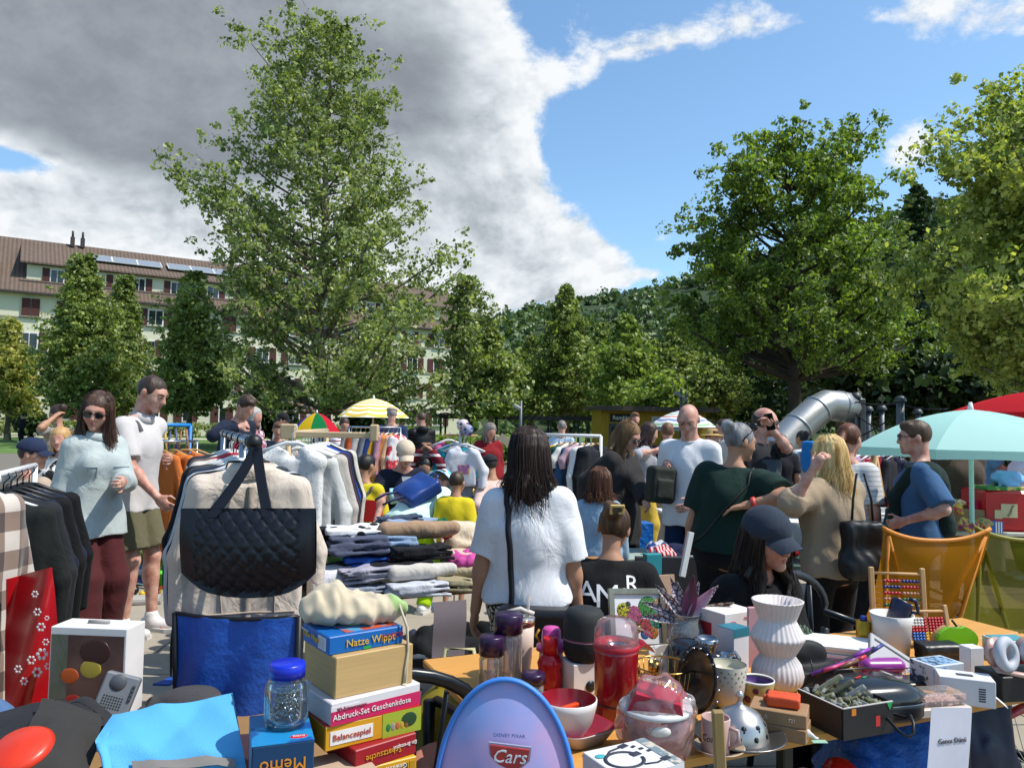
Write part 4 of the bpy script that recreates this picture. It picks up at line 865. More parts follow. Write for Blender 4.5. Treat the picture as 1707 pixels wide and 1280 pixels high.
G = person('man in black puffer jacket with his back turned right of the yellow parasol', (703, 13.5), 687, yaw=115, sex='m', head=(-10, 10, 0), hair=('crop', '#4a3a2c'), top=cloth('#141518'), jacket=cloth('#16171a', .1, rough=.5), jhem=-.1, bottom=cloth('#1d1f26'), lh=(-.15, .3, 1.05), rh=(.15, .3, 1.05), skin='pink')
MB().lathe([(.06, 0), (.10, .02), (.115, .06), (.09, .10), (.06, .11)], 12).build('hood', cloth('#16171a', .1, rough=.5), G['root'], G['N']+Vector((0, -.06, -.05)))
for k in range(7):
    z = -.06+k*.085; pts = [G['tb'](.22*math.cos(a), .17*math.sin(a), z) for a in np.linspace(0, 2*math.pi, 15)[:-1]]
    strap(G, pts+[pts[0]], .012, M('#060607', .7), 'jacket', 'quilt_seam', .002, 30)
# --- middle
G = person('dark haired boy in a yellow football shirt sitting on the red folding chair', (606, 7.5), 759, yaw=80, hs=1.12, pz=.60, lean=8, head=(25, 8, 0), sex='m', hair=('crop', '#191614'), top=cloth('#c4b226', .06), sleeve=.55, hem=-.08, bottom=cloth('#1b1f2c'), lf=(-.12, .42, .085), rf=(.12, .42, .085), lh=(-.2, .3, .66), rh=(.2, .3, .66), skin='tan')
strap(G, [G['tb'](.14, .0, .46), G['tb'](.10, -.15, .40), G['tb'](-.05, -.2, .18), G['tb'](-.16, -.1, .04)], .03, M('#55554a', .8))
print_on(G, 'KICKERS', .066, M('#16161a', .8), G['tb'](0.02, -.16, .10), G['Rb'] @ Vector((0, -1, 0)), (0, 0, 1))
G = person('man in navy polo shirt and beige cap kneeling among the toys', (668, 8.0), 738, yaw=-65, pz=.60, lean=16, head=(10, 28, 0), sex='m', fat=1.1, hair=('crop', '#8a8078'), hat=('cap', '#c2b09a'), glasses='wire', top=cloth('#161b2c'), sleeve=.42, lf=(-.15, .35, .085), rf=(.15, .35, .085), rh=V3(624, 850, 7.4), lh=V3(700, 850, 7.5), bottom=cloth('#181b24'), skin='pink')
MB().sheet(lambda u, v: G['tb']((u-.5)*.10*(1-v*.8), .125+.03*v, .47-.17*v), 5, 6, .004).build('collar', cloth('#b9bec6', .05), G['root'])
person('child in a maroon striped track jacket with both hands on the head', (714, 9), 763, yaw=-100, hs=1.1, pz=.52, head=(0, 25, 0), sex='m', hair=('crop', '#161412'), top=cloth('#6a1622', .05, '#c9b9b9', 'thin_z', 9), sleeve=.97, lh=(-.06, .06, 1.42), rh=(.06, .06, 1.42), lpole=(-1, .3, .2), rpole=(1, .3, .2), lf=(-.12, .4, .085), rf=(.12, .4, .085), bottom=cloth('#15161a'), skin='tan')
G = person('woman bending over in lime green trousers with a blue leather backpack', (683, 6.5), None, yaw=66, height=1.62, pz=.80, lean=58, head=(5, 62, 0), fat=1.25, hair=('short', '#5a4030'), hat=('bucket', M('#5fb4d8', .8, col2='#dff0f4', pat='noise', ps=16)), top=cloth('#9fd9d6', .04, '#dcefe0', 'soft', 4), sleeve=.38, hem=-.02, bottom=cloth('#9bc414', .05, fold=.25), bw=.022, lf=(-.16, .02, .085), rf=(.16, .05, .085), lh=V3(627, 868, 6.7), lpole=(-1, -.2, .4), rh=V3(738, 905, 6.4), rpole=(1, -.2, .2), skin='pink')
bp = link('backpack', sdf_mesh('backpack', [x_((0, 0, 0), (.115, .035, .135), None, .03), e_((0, -.03, -.05), (.10, .05, .08), None, .05)], .009, .004, 18), M('#1d3a78', .35, var=.15, vs=8, spec=.5), G['root'], G['tb'](.03, -.19, .25), (G['Rb'] @ Matrix.Rotation(R_(28), 3, 'Y')).to_euler())
MB().tube([(-.05, -.02, .16), (-.04, -.04, .21), (.04, -.04, .21), (.05, -.02, .16)], .008, 6).build('handle', M('#1d3a78', .4), bp)
for sx_ in (.05, -.05): MB().tube([(sx_, -.04, -.12), (sx_*1.4, -.09, -.25), (sx_*1.2, -.10, -.36)], .012, 6, flat=.3).build('strap', M('#16294f', .5), bp)
person('small boy in a bright yellow T-shirt seen from behind', (762, 6.5), 787, yaw=88, hs=1.25, sex='m', head=(8, 12, 0), hair=('crop', '#3a2c20'), top=cloth('#cdb824', .04, fold=.3), sleeve=.46, hem=-.12, topw=.03, bottom=cloth('#3b3a34'), blen=.45, skin='tan')
person('woman in an open red jacket over a black top and blue jeans', (815, 11), 707, yaw=-78, head=(-12, 28, 0), hair=('bob', '#5d5048', '#8d8780'), top=cloth('#141416'), jacket=cloth('#7c1a20', .1), tneck=.09, bottom=cloth('#4a6a94', .1), bw=.025, skin='pink', shoes='#333333')
person('crouching person in pale pink shirt and black cap seen from behind', (838, 9), 763, yaw=125, pz=.42, lean=24, head=(-10, 10, 0), sex='m', hair=('crop', '#2a2522'), hat=('cap', '#26242a'), top=cloth('#cbb0a6', .08), sleeve=.9, lh=(-.3, .25, .55), rh=(.3, .25, .6), lf=(-.14, .3, .085), rf=(.14, .3, .085), bottom=cloth('#22232a'), skin='tan')
# --- woman in white T-shirt, nearest
G = person('woman in a white T-shirt with long dark hair seen from behind in the centre', (884, 3.4), 718, yaw=84, head=(14, 6, -4), fat=1.12, hair=('long', '#1f1512', '#3a2820'), hairlen=.22, wav=.012, top=cloth('#cfd0d3', .03, fold=.45, fs=7), sleeve=.46, hem=-.03, topw=.024, fold=.010, bottom=M('#b9b8ae', .85, col2='#1a1a1c', pat='cells', ps=36), bw=.03, lh=(-.27, .02, .80), rh=(.26, .05, .80), skin='tan')
strap(G, [G['tb'](-.10, -.05, .48), G['tb'](-.10, -.15, .43), G['tb'](-.085, -.2, .25), G['tb'](-.075, -.2, .06), G['tb'](-.07, -.2, -.02)], .024, M('#15161c', .45), n=30, name='bag_strap')
ch = MB()
for k in range(9):
    c = G['tb'](-.07+.004*k, -.175, -.03-.016*k); a = k % 2
    ch.tube([c+Vector((.007*math.cos(t_)*(1 if a else .4), .007*math.cos(t_)*(.4 if a else 1), .011*math.sin(t_))) for t_ in np.linspace(0, 2*math.pi, 9)[:-1]], .0028, 5, closed=True)
ch.build('bag_chain', M('#8a7248', .3, 1., var=.05), G['root'])
link('shoulder_bag', sdf_mesh('shoulder_bag', [x_((.05, -.21, .72), (.13, .03, .09), None, .025)], .008), M('#121214', .35, var=.1), G['root'])
# --- centre right
person('grey haired man in light blue shirt behind the white clothes rail', (937, 13), 701, yaw=80, sex='m', hair=('crop', '#77706a'), top=cloth('#a9bccb'), bottom=cloth('#444444'), skin='pink')
G = person('woman with long light brown hair and sunglasses in a charcoal jacket', (1036, 6.4), 706, yaw=-42, head=(-5, 34, 0), hair=('long', '#5f4530', '#8a6a46'), hairlen=.42, wav=.022, glasses='sun', top=cloth('#121214', .1), jacket=cloth('#2f2d2d', .14, fold=.5), jhem=-.30, tneck=.08, bottom=cloth('#121214'), lh=V3(1083, 858, 6.0), rh=V3(975, 850, 6.4), skin='pink')
person('girl with brown hair in a light denim jacket seen from behind', (1000, 5.5), 782, yaw=78, hs=1.15, head=(10, 10, 0), hair=('long', '#4a2f20', '#6b4630'), hairlen=.12, top=cloth('#8fa9bd', .12, fold=.5, fs=10), sleeve=.95, topw=.03, hem=-.1, bottom=cloth('#17181c'), rh=(.24, .15, .85), lh=(-.24, .15, .85))
G = person('seated woman in a black T-shirt with white capital letters and a hair clip', (1022, 4.0), 850, yaw=86, pz=.36, lean=10, head=(14, 14, 6), fat=1.15, hair=('bun', '#2a1f18', '#5a4028'), top=cloth('#131314', .1, fold=.4), sleeve=.46, topw=.03, hem=-.12, bottom=cloth('#22242c'), lf=(-.2, .45, .085), rf=(.2, .45, .085), lh=(-.25, .3, .45), rh=(.25, .3, .45), skin='tan')
wl = M('#d9dadc', .7, var=.03); bk = G['Rb'] @ Vector((0, -1, 0))
for tx, sz, x, z in (('A', .15, -.125, .355), ('M', .165, -.025, .335), ('I', .10, .06, .345), ('R', .12, .10, .40), ('I', .09, .115, .33)):
    print_on(G, tx, sz, wl, G['tb'](x, -.16, z), bk, (0, 0, 1), bold=.0)
clip = MB(); clip.box((0, 0, 0), (.075, .012, .014), .003).box((0, 0, -.04), (.075, .012, .014), .003).box((-.032, 0, -.02), (.012, .012, .05), .003).box((.032, 0, -.02), (.012, .012, .05), .003)
clip.build('hair_clip', M('#c9a968', .35, var=.1), G['root'], G['hd'](.03, -.155, .10), (R_(20), 0, R_(10)))
MB().tube([G['hd'](-.085, 0, -.04), G['hd'](-.088, .0, -.052)], .003).build('earring', M('#c9a968', .2, 1.), G['root'])
person('bearded young man standing far back beside the kiosk', (1058, 14), 688, yaw=-85, sex='m', head=(0, 5, 0), hair=('short', '#6a452c'), top=cloth('#8a8580'), bottom=cloth('#444444'), skin='pink')
person('brown haired woman in a grey top over a yellow dress', (1076, 9), 706, yaw=-5, head=(0, 22, 0), hair=('long', '#3a2620'), hairlen=.2, top=cloth('#9a9ba0'), sleeve=.6, bottom=cloth('#b99a3c'), bw=.05, lh=V3(1098, 752, 8.9), rh=V3(1094, 750, 8.7), skin='pink')
person('man in a navy shirt standing behind the bald man', (1113, 9.3), 706, yaw=70, sex='m', fat=1.1, hair=('short', '#6a4a34'), top=cloth('#1b2130'), sleeve=.9, bottom=cloth('#8d8a84'), skin='pink')
G = person('bald man in a white T-shirt and blue jeans looking down at a backpack', (1150, 6.0), 676, yaw=-125, head=(-12, 28, 0), sex='m', hair=('none', '#6a5040'), top=cloth('#cfcfd1', .03, fold=.4), sleeve=.44, hem=-.14, topw=.024, fold=.008, bottom=cloth('#1b2a45', .1), lh=V3(1152, 838, 5.75), rh=V3(1108, 780, 6.0), rcurl=1.3, skin='pink', shoes='#333333')
_el, _wr = G['arm'][-1]; _u = (_wr-_el).normalized(); MB().tube([_wr-_u*.045, _wr-_u*.02], .034, 12).build('watch_strap', M('#1a1a1a', .5), G['root']); MB().box(_wr-_u*.032+Vector((-.03, .012, 0)), (.014, .03, .03), .004).build('watch_face', M('#c8c4bc', .3), G['root'])
G = person('woman in a dark green T-shirt with grey hair and a hand on her hip', (1212, 4.7), 708, yaw=66, lean=5, side=5, head=(50, 12, 0), fat=1.28, hair=('bun', '#5a5a5c', '#8c8c8e'), top=cloth('#132a24', .10, fold=.45, fs=6), sleeve=.42, hem=-.04, topw=.03, fold=.009, bottom=cloth('#12141c', .1), bw=.03, rh=V3(1243, 842, 4.48), rpole=(1, -.35, .1), rcurl=.3, lh=(-.30, .05, .78), skin='tan')
strap(G, [G['tb'](.13, -.02, .47), G['tb'](.11, -.15, .40), G['tb'](.0, -.2, .24), G['tb'](-.14, -.19, .05), G['tb'](-.2, -.12, -.02)], .012, M('#0c1412', .6))
_el, _wr = G['arm'][1]; _u = (_wr-_el).normalized(); MB().tube([_wr-_u*.06, _wr-_u*.035], .037, 12).build('wristband', M('#c23b34', .5), G['root'])
mb = MB(); mb.tube([G['hd'](-.06, .062, .112), G['hd'](.06, .062, .112)], .004)
for sx_ in (1, -1): mb.ball(G['hd'](sx_*.035, .055, .115), (.03, .012, .026), 10, 6); mb.tube([G['hd'](sx_*.075, .04, .10), G['hd'](sx_*.086, -.02, .03), G['hd'](sx_*.086, -.03, .0)], .004)
mb.build('sunglasses', M('#141110', .2), G['root'])
G = person('balding man with glasses and grey apron holding a phone to his face', (1268, 6.6), 680, yaw=-52, head=(-28, 14, 6), sex='m', fat=1.12, hair=('rim', '#2d2420'), glasses='black', top=cloth('#25262a'), sleeve=.42, bottom=cloth('#23252b'), lh=V3(1284, 712, 6.35), lpole=(-1, .1, -.9), rh=(.28, .15, 1.0), skin='pink')
MB().sheet(lambda u, v: G['tb']((u-.5)*.26, .155-.05*(2*u-1)**2, .36-.5*v), 7, 6, .004).build('apron', cloth('#3d4652'), G['root'])
MB().box((0, 0, 0), (.012, .07, .14), .004).build('phone', M('#111111', .2), G['root'], G['loc'](V3(1283, 703, 6.32)), (.2, .2, .5))
person('dark haired woman in profile standing far back left of the man with glasses', (1206, 11), 700, yaw=185, head=(0, 5, 0), hair=('bun', '#3a2a22'), top=cloth('#b9b3ae'), bottom=cloth('#333333'), skin='pink')
person('short haired person close behind the woman with grey hair', (1222, 11.8), 705, yaw=170, hair=('short', '#3a2a22'), top=cloth('#6a6560'), bottom=cloth('#333333'))
person('person in a straw hat and green shirt behind the stall', (1187, 10), 717, yaw=-60, hair=('short', '#5a4030'), hat=('straw', '#b0905c'), top=cloth('#4a5a44'), bottom=cloth('#333333'))
person('man in a black T-shirt and khaki shorts walking away towards the steel slide', (1302, 10), 722, yaw=85, sex='m', fat=1.1, hair=('crop', '#6a6560'), top=cloth('#1e1f24'), bottom=cloth('#4a4a3a'), blen=.45, skin='tan')
G = person('person in white top and navy shorts with a bright blue backpack', (1337, 11), 719, yaw=120, hair=('bun', '#2a2220'), top=cloth('#c6c6c8'), bottom=cloth('#1c2640'), blen=.5, skin='tan')
link('backpack', sdf_mesh('backpack', [x_((0, -.22, 1.20), (.13, .06, .17), None, .05)], .016), cloth('#1f6fb0'), G['root'])
# --- blonde woman and neighbours
G = person('blonde woman in a beige jumper touching her long hair, seen from behind', (1390, 4.5), 730, yaw=112, lean=3, head=(-14, 8, 0), fat=1.1, hair=('long', '#c29a58', '#e6cd94'), hairlen=.24, wav=.012, top=cloth('#93816b', .06, fold=.4, fs=7), sleeve=.62, hem=-.10, topw=.036, fold=.011, bottom=cloth('#141416'), bw=.03, lh=V3(1356, 782, 4.25), lpole=(-1, .1, -.9), lcurl=.7, rh=V3(1330, 842, 4.5), rpole=(.6, -.4, -1), skin='pink')
person('woman with brown ponytail in a white T-shirt beside the blonde woman', (1412, 5.5), 708, yaw=60, head=(20, 10, 0), hair=('pony', '#4a2a1c', '#6e4028'), top=cloth('#c9c8c6', .03, '#a9a8a8', 'thin_z', 30), sleeve=.42, bottom=cloth('#2b2f3a'), skin='pink', fat=1.05)
G = person('seated woman in a dark cap and black clothes with long dark hair at the table', (1238, 3.55), 848, yaw=-62, pz=.40, lean=12, head=(0, 14, 6), hair=('long', '#17110f', '#2a1f1a'), hairlen=.30, wav=.012, hat=('cap', '#2b333f'), top=cloth('#101012', .1, fold=.4), sleeve=1, topw=.03, fold=.009, hem=-.15, bottom=cloth('#15161a'), lf=(-.15, .45, .085), rf=(.15, .45, .085), lh=(-.1, .40, .56), rh=(.12, .38, .56), skin='pink')
G = person('man in a blue T-shirt with glasses and a dark green sweater over his shoulders', (1530, 5.2), 703, yaw=158, head=(-4, 6, 0), sex='m', fat=1.15, hair=('short', '#4a3626'), glasses='black', top=cloth('#3b5a7c', .06, fold=.4), sleeve=.46, hem=-.12, topw=.024, fold=.008, bottom=cloth('#1a1d26'), lh=V3(1508, 868, 5.0), lpole=(-.3, -1, .1), lcurl=.9, rh=(.28, .1, .85), skin='pink')
sw2 = cloth('#1a2926', .12, fold=.5)
L = [c_(G['tb'](.17, -.03, .43), G['tb'](-.17, -.03, .43), .085, None, .05), c_(G['tb'](.12, -.10, .40), G['tb'](.05, -.14, .10), .06, .07, .06), c_(G['tb'](-.12, -.10, .40), G['tb'](-.08, -.14, .05), .07, .08, .06), c_(G['tb'](-.15, .04, .44), G['tb'](-.10, .16, .25), .05, .045, .04), c_(G['tb'](-.10, .16, .25), G['tb'](-.08, .17, -.02), .045, .03, .03), c_(G['tb'](.15, .04, .44), G['tb'](.08, .16, .1), .05, .035, .04), e_(G['N']+Vector((0, .02, .05)), (.075, .08, .09), None, .01, '-')]
link('draped_sweater', sdf_mesh('draped_sweater', L, .009, .008, 26), sw2, G['root'])
person('woman in a grey green shirt and brown coat half hidden under the mint parasol', (1598, 6.9), 702, yaw=-85, hair=('bob', '#6a4a30'), top=cloth('#4f564a', .1, fold=.5), jacket=cloth('#4a3e36', .1), tneck=.09, jhem=-.4, hem=-.2, bottom=cloth('#333333'), fat=1.15)
person('person in a light blue T-shirt reaching over the far white table', (1640, 9), 700, yaw=-30, sex='m', hair=('short', '#3a2a20'), top=cloth('#5f86a4'), bottom=cloth('#2a3550'), lh=(-.2, .4, 1.0), rh=(.2, .4, 1.0))
person('person in white at the far right edge behind the red crate', (1708, 8.4), 712, yaw=170, hair=('short', '#3a2a20'), top=cloth('#cfcad0'), sleeve=.9, bottom=cloth('#333333'))
# ================================================================== far structures
wood = lambda c='#a9814f': M(c, .6, var=.12, vs=3, bump=.15, bs=40, col2=c, stretch=(1, 8, 8))
steel = M('#a2a4a6', .42, .75, var=.08, vs=5, bump=.15, bs=8); dkm = M('#26282a', .5, .3); wht = M('#cfcfcd', .5, var=.03); blk = M('#101113', .45, var=.1)
chrome = M('#b9bcc0', .18, 1., var=.03); orange_m = M('#c96d1c', .5)
def gpt(px, D): q = ray(px, 700); return Vector((q.x/q.y*D, D, 0))
a = gpt(1002, 34.5); kio = thing('kiosk', 'yellow wooden kiosk with flat roof and dark name sign under the trees', 'kiosk', a, R_(4))
ym = M('#a07d16', .7, var=.12, vs=1.5)
MB().box((2.4, 1.2, 1.15), (4.8, 2.4, 2.3)).build('wall', ym, kio)
for i in range(24): MB().box((.1+i*.2, -.012, 1.1), (.186, .025, 2.1)).build('board', ym, kio)
MB().box((2.4, 1.0, 2.40), (5.5, 3.4, .14)).box((2.4, -.68, 2.36), (5.5, .05, .2)).build('roof', M('#4b423a', .8), kio)
sg = MB().box((1.05, -.06, 1.95), (1.3, .05, .36), .01).build('sign', M('#1a1a18', .6), kio); lettering('RambleSol', .26, M('#e8e6dc', .6), sg, (1.05, -.092, 1.95), (R_(90), 0, 0))
dr = MB().box((.75, -.05, .95), (.8, .05, 1.5)).build('door', M('#3a3d40', .4), kio); MB().box((.75, -.08, 1.2), (.6, .02, .7)).build('pane', m_pane, dr)
for i in range(3):
    wn = MB().box((2.6+i*.75, -.05, 1.72), (.62, .05, .62)).build('window', wht, kio); MB().box((2.6+i*.75, -.08, 1.72), (.5, .02, .5)).build('pane', M('#9aa6a8', .2), wn)
b0, b1 = gpt(735, 43), gpt(1010, 43); pg = thing('pergola', 'long dark steel pergola in front of the trees', 'pergola', b0)
L = (b1-b0).length
for yy in (0, 3.0): MB().box((L/2, yy, 1.95), (L+1, .14, .20)).build('beam', dkm, pg)
for i in range(7):
    for yy in (0, 3.0): MB().box((i*L/6, yy, .95), (.11, .11, 1.9)).build('post', dkm, pg)
for i in range(24): MB().box((i*L/23, 1.5, 2.1), (.06, 3.6, .10)).build('slat', dkm, pg)
for px, D, top, lb in ((868, 30, 668, 'slim grey lamp post behind the clothes rail'), (1135, 33, 648, 'grey floodlight mast beside the kiosk'), (1143, 34, 655, 'thin dark mast right behind the floodlight mast')):
    b = gpt(px, D); z = P(px, top, D).z; t = thing('lamp_post', lb, 'lamp post', b); MB().tube([(0, 0, 0), (0, 0, z)], [.08, .05], 8).build('pole', M('#5f6468', .5, .4), t); MB().box((-.15, -.1, z-.25), (.34, .2, .14), .03, (0, .5, 0)).build('lamp_head', M('#8a8d90', .5), t)
b = gpt(838, 24); t = thing('playground_slide', 'beige wooden playground slide ramp by the green hedge', 'slide', b); bm_ = M('#a79a80', .7, var=.1)
MB().box((-.35, 0, .62), (.5, .8, 1.24), .02).build('platform', bm_, t); MB().box((.55, -.4, .72), (1.6, .06, .22), 0, (0, R_(38), 0)).build('side_rail', bm_, t); MB().box((.55, .3, .72), (1.6, .06, .22), 0, (0, R_(38), 0)).build('side_rail', bm_, t); MB().box((.55, -.05, .66), (1.5, .62, .04), 0, (0, R_(38), 0)).build('chute', steel, t)
# steel tube slide and rope playground
t = thing('tube_slide', 'large bent stainless steel tube slide', 'slide', gpt(1360, 22)); o = gpt(1360, 22)
pts = [P(1268, 775, 21.2), P(1300, 742, 21.5), P(1330, 712, 21.7), P(1362, 684, 22), P(1378, 675, 22.1), P(1398, 677, 22.3), P(1422, 681, 22.5)]
MB().tube([p-o for p in pts], [.44]*7, 20).build('tube', steel, t)
for k in (1, 2, 3, 5): p, q = pts[k], pts[k+1] if k+1 < 7 else pts[k]; d = (q-pts[k-1]).normalized(); MB().tube([p-o-d*.025, p-o+d*.025], .46, 20).build('joint_ring', steel, t)
MB().box(P(1427, 708, 22.5)-o, (.16, .9, 1.5), .02).build('back_plate', M('#55585c', .5, .5), t)
for px, D, top, lb in ((1427, 22.2, 662, 'thick grey post at the end of the steel tube slide'), (1501, 20, 668, 'tall grey rope playground post with a round cap'), (1470, 24, 682, 'slim grey playground post between slide and capped post'), (1448, 24, 684, 'slim grey playground post close to the slide'), (1530, 25, 688, 'short grey playground post above the mint parasol')):
    b = gpt(px, D); z = P(px, top, D).z; t = thing('playground_post', lb, 'post', b, group='rope playground posts'); MB().tube([(0, 0, 0), (0, 0, z)], .10 if D < 23 else .08, 10).build('post', M('#63676b', .5, .5), t); MB().lathe([(0, .16), (.10, .14), (.15, .05), (.15, 0)], 12).build('cap', M('#4a4d50', .5, .5), t, (0, 0, z-.02))
for k, (p0, p1) in enumerate((((1427, 670, 22), (1501, 672, 20)), ((1501, 674, 20), (1580, 682, 20)), ((1427, 690, 22), (1501, 735, 20)), ((1448, 690, 24), (1470, 740, 24)), ((1501, 690, 20), (1470, 740, 22)), ((1427, 730, 22), (1501, 685, 20)))):
    a, c = P(*p0), P(*p1); MB().tube([a*(1-f)+c*f-Vector((0, 0, .25*f*(1-f)))-a for f in (0, .25, .5, .75, 1)], .022, 5).build('rope', M('#15161a', .8), None, a, label=['rope from the slide post to the capped post', 'rope running right from the capped post', 'sagging rope crossing down to the capped post', 'short rope between the two slim posts', 'rope slanting from capped post to slim post', 'rope slanting up to the capped post'][k], cat='rope', group='playground ropes')
# ================================================================== parasols
def parasol(label, px, ytop, D, r, drop, cols, kind='seg', n=8, pole=True, name='parasol', polemat=None, tilt=0., valance=.0, yb=None):
    b = gpt(px, D); z = P(px, ytop, D).z; t = thing(name, label, 'parasol' if name == 'parasol' else 'umbrella', b)
    can = None
    for i in range(n):
        a0, a1 = 2*math.pi*i/n, 2*math.pi*(i+1)/n
        def fn(u, v, a0=a0, a1=a1):
            a = a0+(a1-a0)*u; rr = r*(v*.97+.03); chord = math.cos((a1-a0)/2)/math.cos((u-.5)*(a1-a0)); rr *= (1-(1-chord)*v*.9)
            zz = z-drop*(v**2.0*.75+v*.25)
            return (rr*math.cos(a), rr*math.sin(a), zz)
        mb = MB(); mb.sheet(fn, 7, 9)
        if valance:
            mb.sheet(lambda u, v: tuple(Vector(fn(u, 1.))+Vector((0, 0, -valance*v*(1-.15*math.sin(u*math.pi))))), 7, 2)
        mb.build('canopy_panel', cols[i % len(cols)], t)
    MB().tube([(0, 0, z-.03), (0, 0, z+.06)], [.03, .012], 8).build('finial', wht, t)
    if pole: MB().tube([(0, 0, .0), (0, 0, z-.02)], .018, 8).build('pole', polemat or wht, t)
    for i in range(n):
        a = 2*math.pi*i/n; MB().tube([(0, 0, z-.06), (r*.55*math.cos(a), r*.55*math.sin(a), z-drop*.38-.015), (r*.97*math.cos(a), r*.97*math.sin(a), z-drop-.008)], .006, 4).build('rib', wht, t)
    return t
def ringstripe(cols, r, n_):   # stripes that run around the parasol
    m = bpy.data.materials.new('mat_ring'); m.use_nodes = True; t = NT(m.node_tree); bs_ = t.n['Principled BSDF']; v = t.vm('MULTIPLY', t.add('ShaderNodeTexCoord').outputs['Object'], (1, 1, 0)); L_ = t.vm('LENGTH', v, out=1)
    rp = t.add('ShaderNodeValToRGB', {0: t.math('FRACT', t.math('MULTIPLY', t.math('DIVIDE', L_, r), n_))}); rp.color_ramp.interpolation = 'CONSTANT'
    while len(rp.color_ramp.elements) < len(cols): rp.color_ramp.elements.new(.5)
    for i, c in enumerate(cols): rp.color_ramp.elements[i].position = i/len(cols); rp.color_ramp.elements[i].color = (*lin(c), 1)
    t.set(bs_.inputs['Base Color'], rp.outputs[0]); bs_.inputs['Roughness'].default_value = .8; bs_.inputs['Subsurface Weight'].default_value = 0; return m
def thin(col):
    k = 'thin'+col
    if k in _mats: return _mats[k]
    m = bpy.data.materials.new('mat_thin'); m.use_nodes = True; t = NT(m.node_tree); t.n.clear(); _mats[k] = m
    a, b_ = t.add('ShaderNodeBsdfDiffuse', {0: lin(col)}), t.add('ShaderNodeBsdfTranslucent', {0: lin(col)}); t.add('ShaderNodeOutputMaterial', {0: t.add('ShaderNodeMixShader', {0: .4, 1: a.outputs[0], 2: b_.outputs[0]}).outputs[0]}); return m
mint = parasol('large mint green parasol standing behind the man in the blue T-shirt', 1618, 683, 6.0, .86, .30, [thin('#b4e2da'), thin('#bfe8e0')], n=8, valance=.07, polemat=M('#9cc4ba', .4))
parasol('red market parasol at the right edge behind the mint one', 1770, 648, 9., 1.25, .30, [thin('#c03038'), thin('#cc3a40')], n=8, valance=.06)
parasol('yellow and white striped parasol under the plane tree', 622, 664, 14.5, .68, .36, [ringstripe(['#d9b840', '#e3ddc8'], .68, 7)], n=8)
parasol('rainbow umbrella with green red blue and yellow panels', 528, 688, 16, .50, .40, [thin('#2157c8'), thin('#d8b62a'), thin('#1f7a46'), thin('#c92a3c')], n=8, name='umbrella')
parasol('white parasol with thin coloured rings near the kiosk', 1138, 684, 13, .58, .28, [ringstripe(['#d9d6d2', '#c98f86', '#dcdad6', '#7a86b4', '#dcdad6', '#8fb08a'], .58, 2.2)], n=8)
# ================================================================== hanging clothes
def _jk(L=.58, W=.205, sl=.52, th=.03, seed=0, flare=.0):
    p = [c_((-.03, 0, -.055), (-W+.02, 0, -.125), .028, .034, .04), c_((.03, 0, -.055), (W-.02, 0, -.125), .028, .034, .04), x_((0, 0, -.10-L/2), (W-.03, th*.6, L/2-.03), None, th, .04)]
    if flare: p.append(x_((0, 0, -.10-L*.8), (W-.03+flare, th*.6, L*.2), None, th, .08))
    for s_ in (1, -1):
        if sl > 0: p += [c_((s_*(W-.02), 0, -.125), (s_*(W+.055), .012, -.125-sl*.5), .046, .045, .03), c_((s_*(W+.055), .012, -.125-sl*.5), (s_*(W+.05), .0, -.125-sl), .044, .036, .02, cap='b')]
    p.append(e_((0, .0, -.035), (.07, .05, .045), None, .01, '-'))
    return sdf_mesh('garment', p, .0125, .010, 24, seed, (1, .6, .35))
HG = {'jacket': _jk(.58, .205, .52, .034, 1), 'shirt': _jk(.56, .20, .18, .022, 2), 'coat': _jk(.92, .215, .58, .036, 3, .03), 'dress': _jk(.85, .16, 0, .02, 4, .06), 'top': _jk(.42, .16, .12, .02, 5), 'kid': _jk(.34, .13, .32, .018, 6), 'long': _jk(.72, .19, .54, .026, 7)}
hg_me = MB().tube([(0, 0, .045), (.018, 0, .055), (.022, 0, .035), (.0, 0, .012), (0, 0, -.03)], .0035, 6).tube([(-.20, 0, -.10), (-.03, 0, -.035), (.03, 0, -.035), (.20, 0, -.10)], [.009, .011, .011, .009], 8).tube([(-.19, 0, -.105), (.19, 0, -.105)], .005, 6).mesh('hanger')
hg_me.materials.append(wht)
hm = {'w': wht, 'k': blk, 'wood': wood('#b58a55'), 'red': M('#a81f30', .4)}
def hung(label, kind, mat, loc, rz, group, sc_=1., hanger='w', coll=False):
    t = thing('hanging_garment', label, 'garment', loc, rz, group, scale=sc_); link('cloth', HG[kind], mat, t); link('hanger', hg_me, hm[hanger], t)
    if coll: MB().lathe([(.066, -.02), (.075, .03), (.085, .0), (.08, -.03)], 16).build('collar', mat, t, (0, 0, -.055), None, (1.15, .6, 1))
    return t
def rack(label, A, B, z, mat, legs=(0., 1.), r=.014, feet=None):
    A, B = Vector(A), Vector(B); A.z = B.z = 0; t = thing('clothes_rack', label, 'clothes rack', A); d = B-A; n = Vector((-d.y, d.x, 0)).normalized()
    MB().tube([(0, 0, z), (d.x, d.y, z)], r, 10).build('rail', mat, t)
    for q in (d*legs[0], d*legs[1]):
        MB().tube([q, q+Vector((0, 0, z))], r, 8).build('upright', mat, t); MB().tube([q-n*.28+Vector((0, 0, .03)), q+n*.28+Vector((0, 0, .03))], r, 8).build('foot', mat, t)
    return t
def along(A, B, f, z): p = Vector(A).lerp(Vector(B), f); return Vector((p.x, p.y, z-.05))
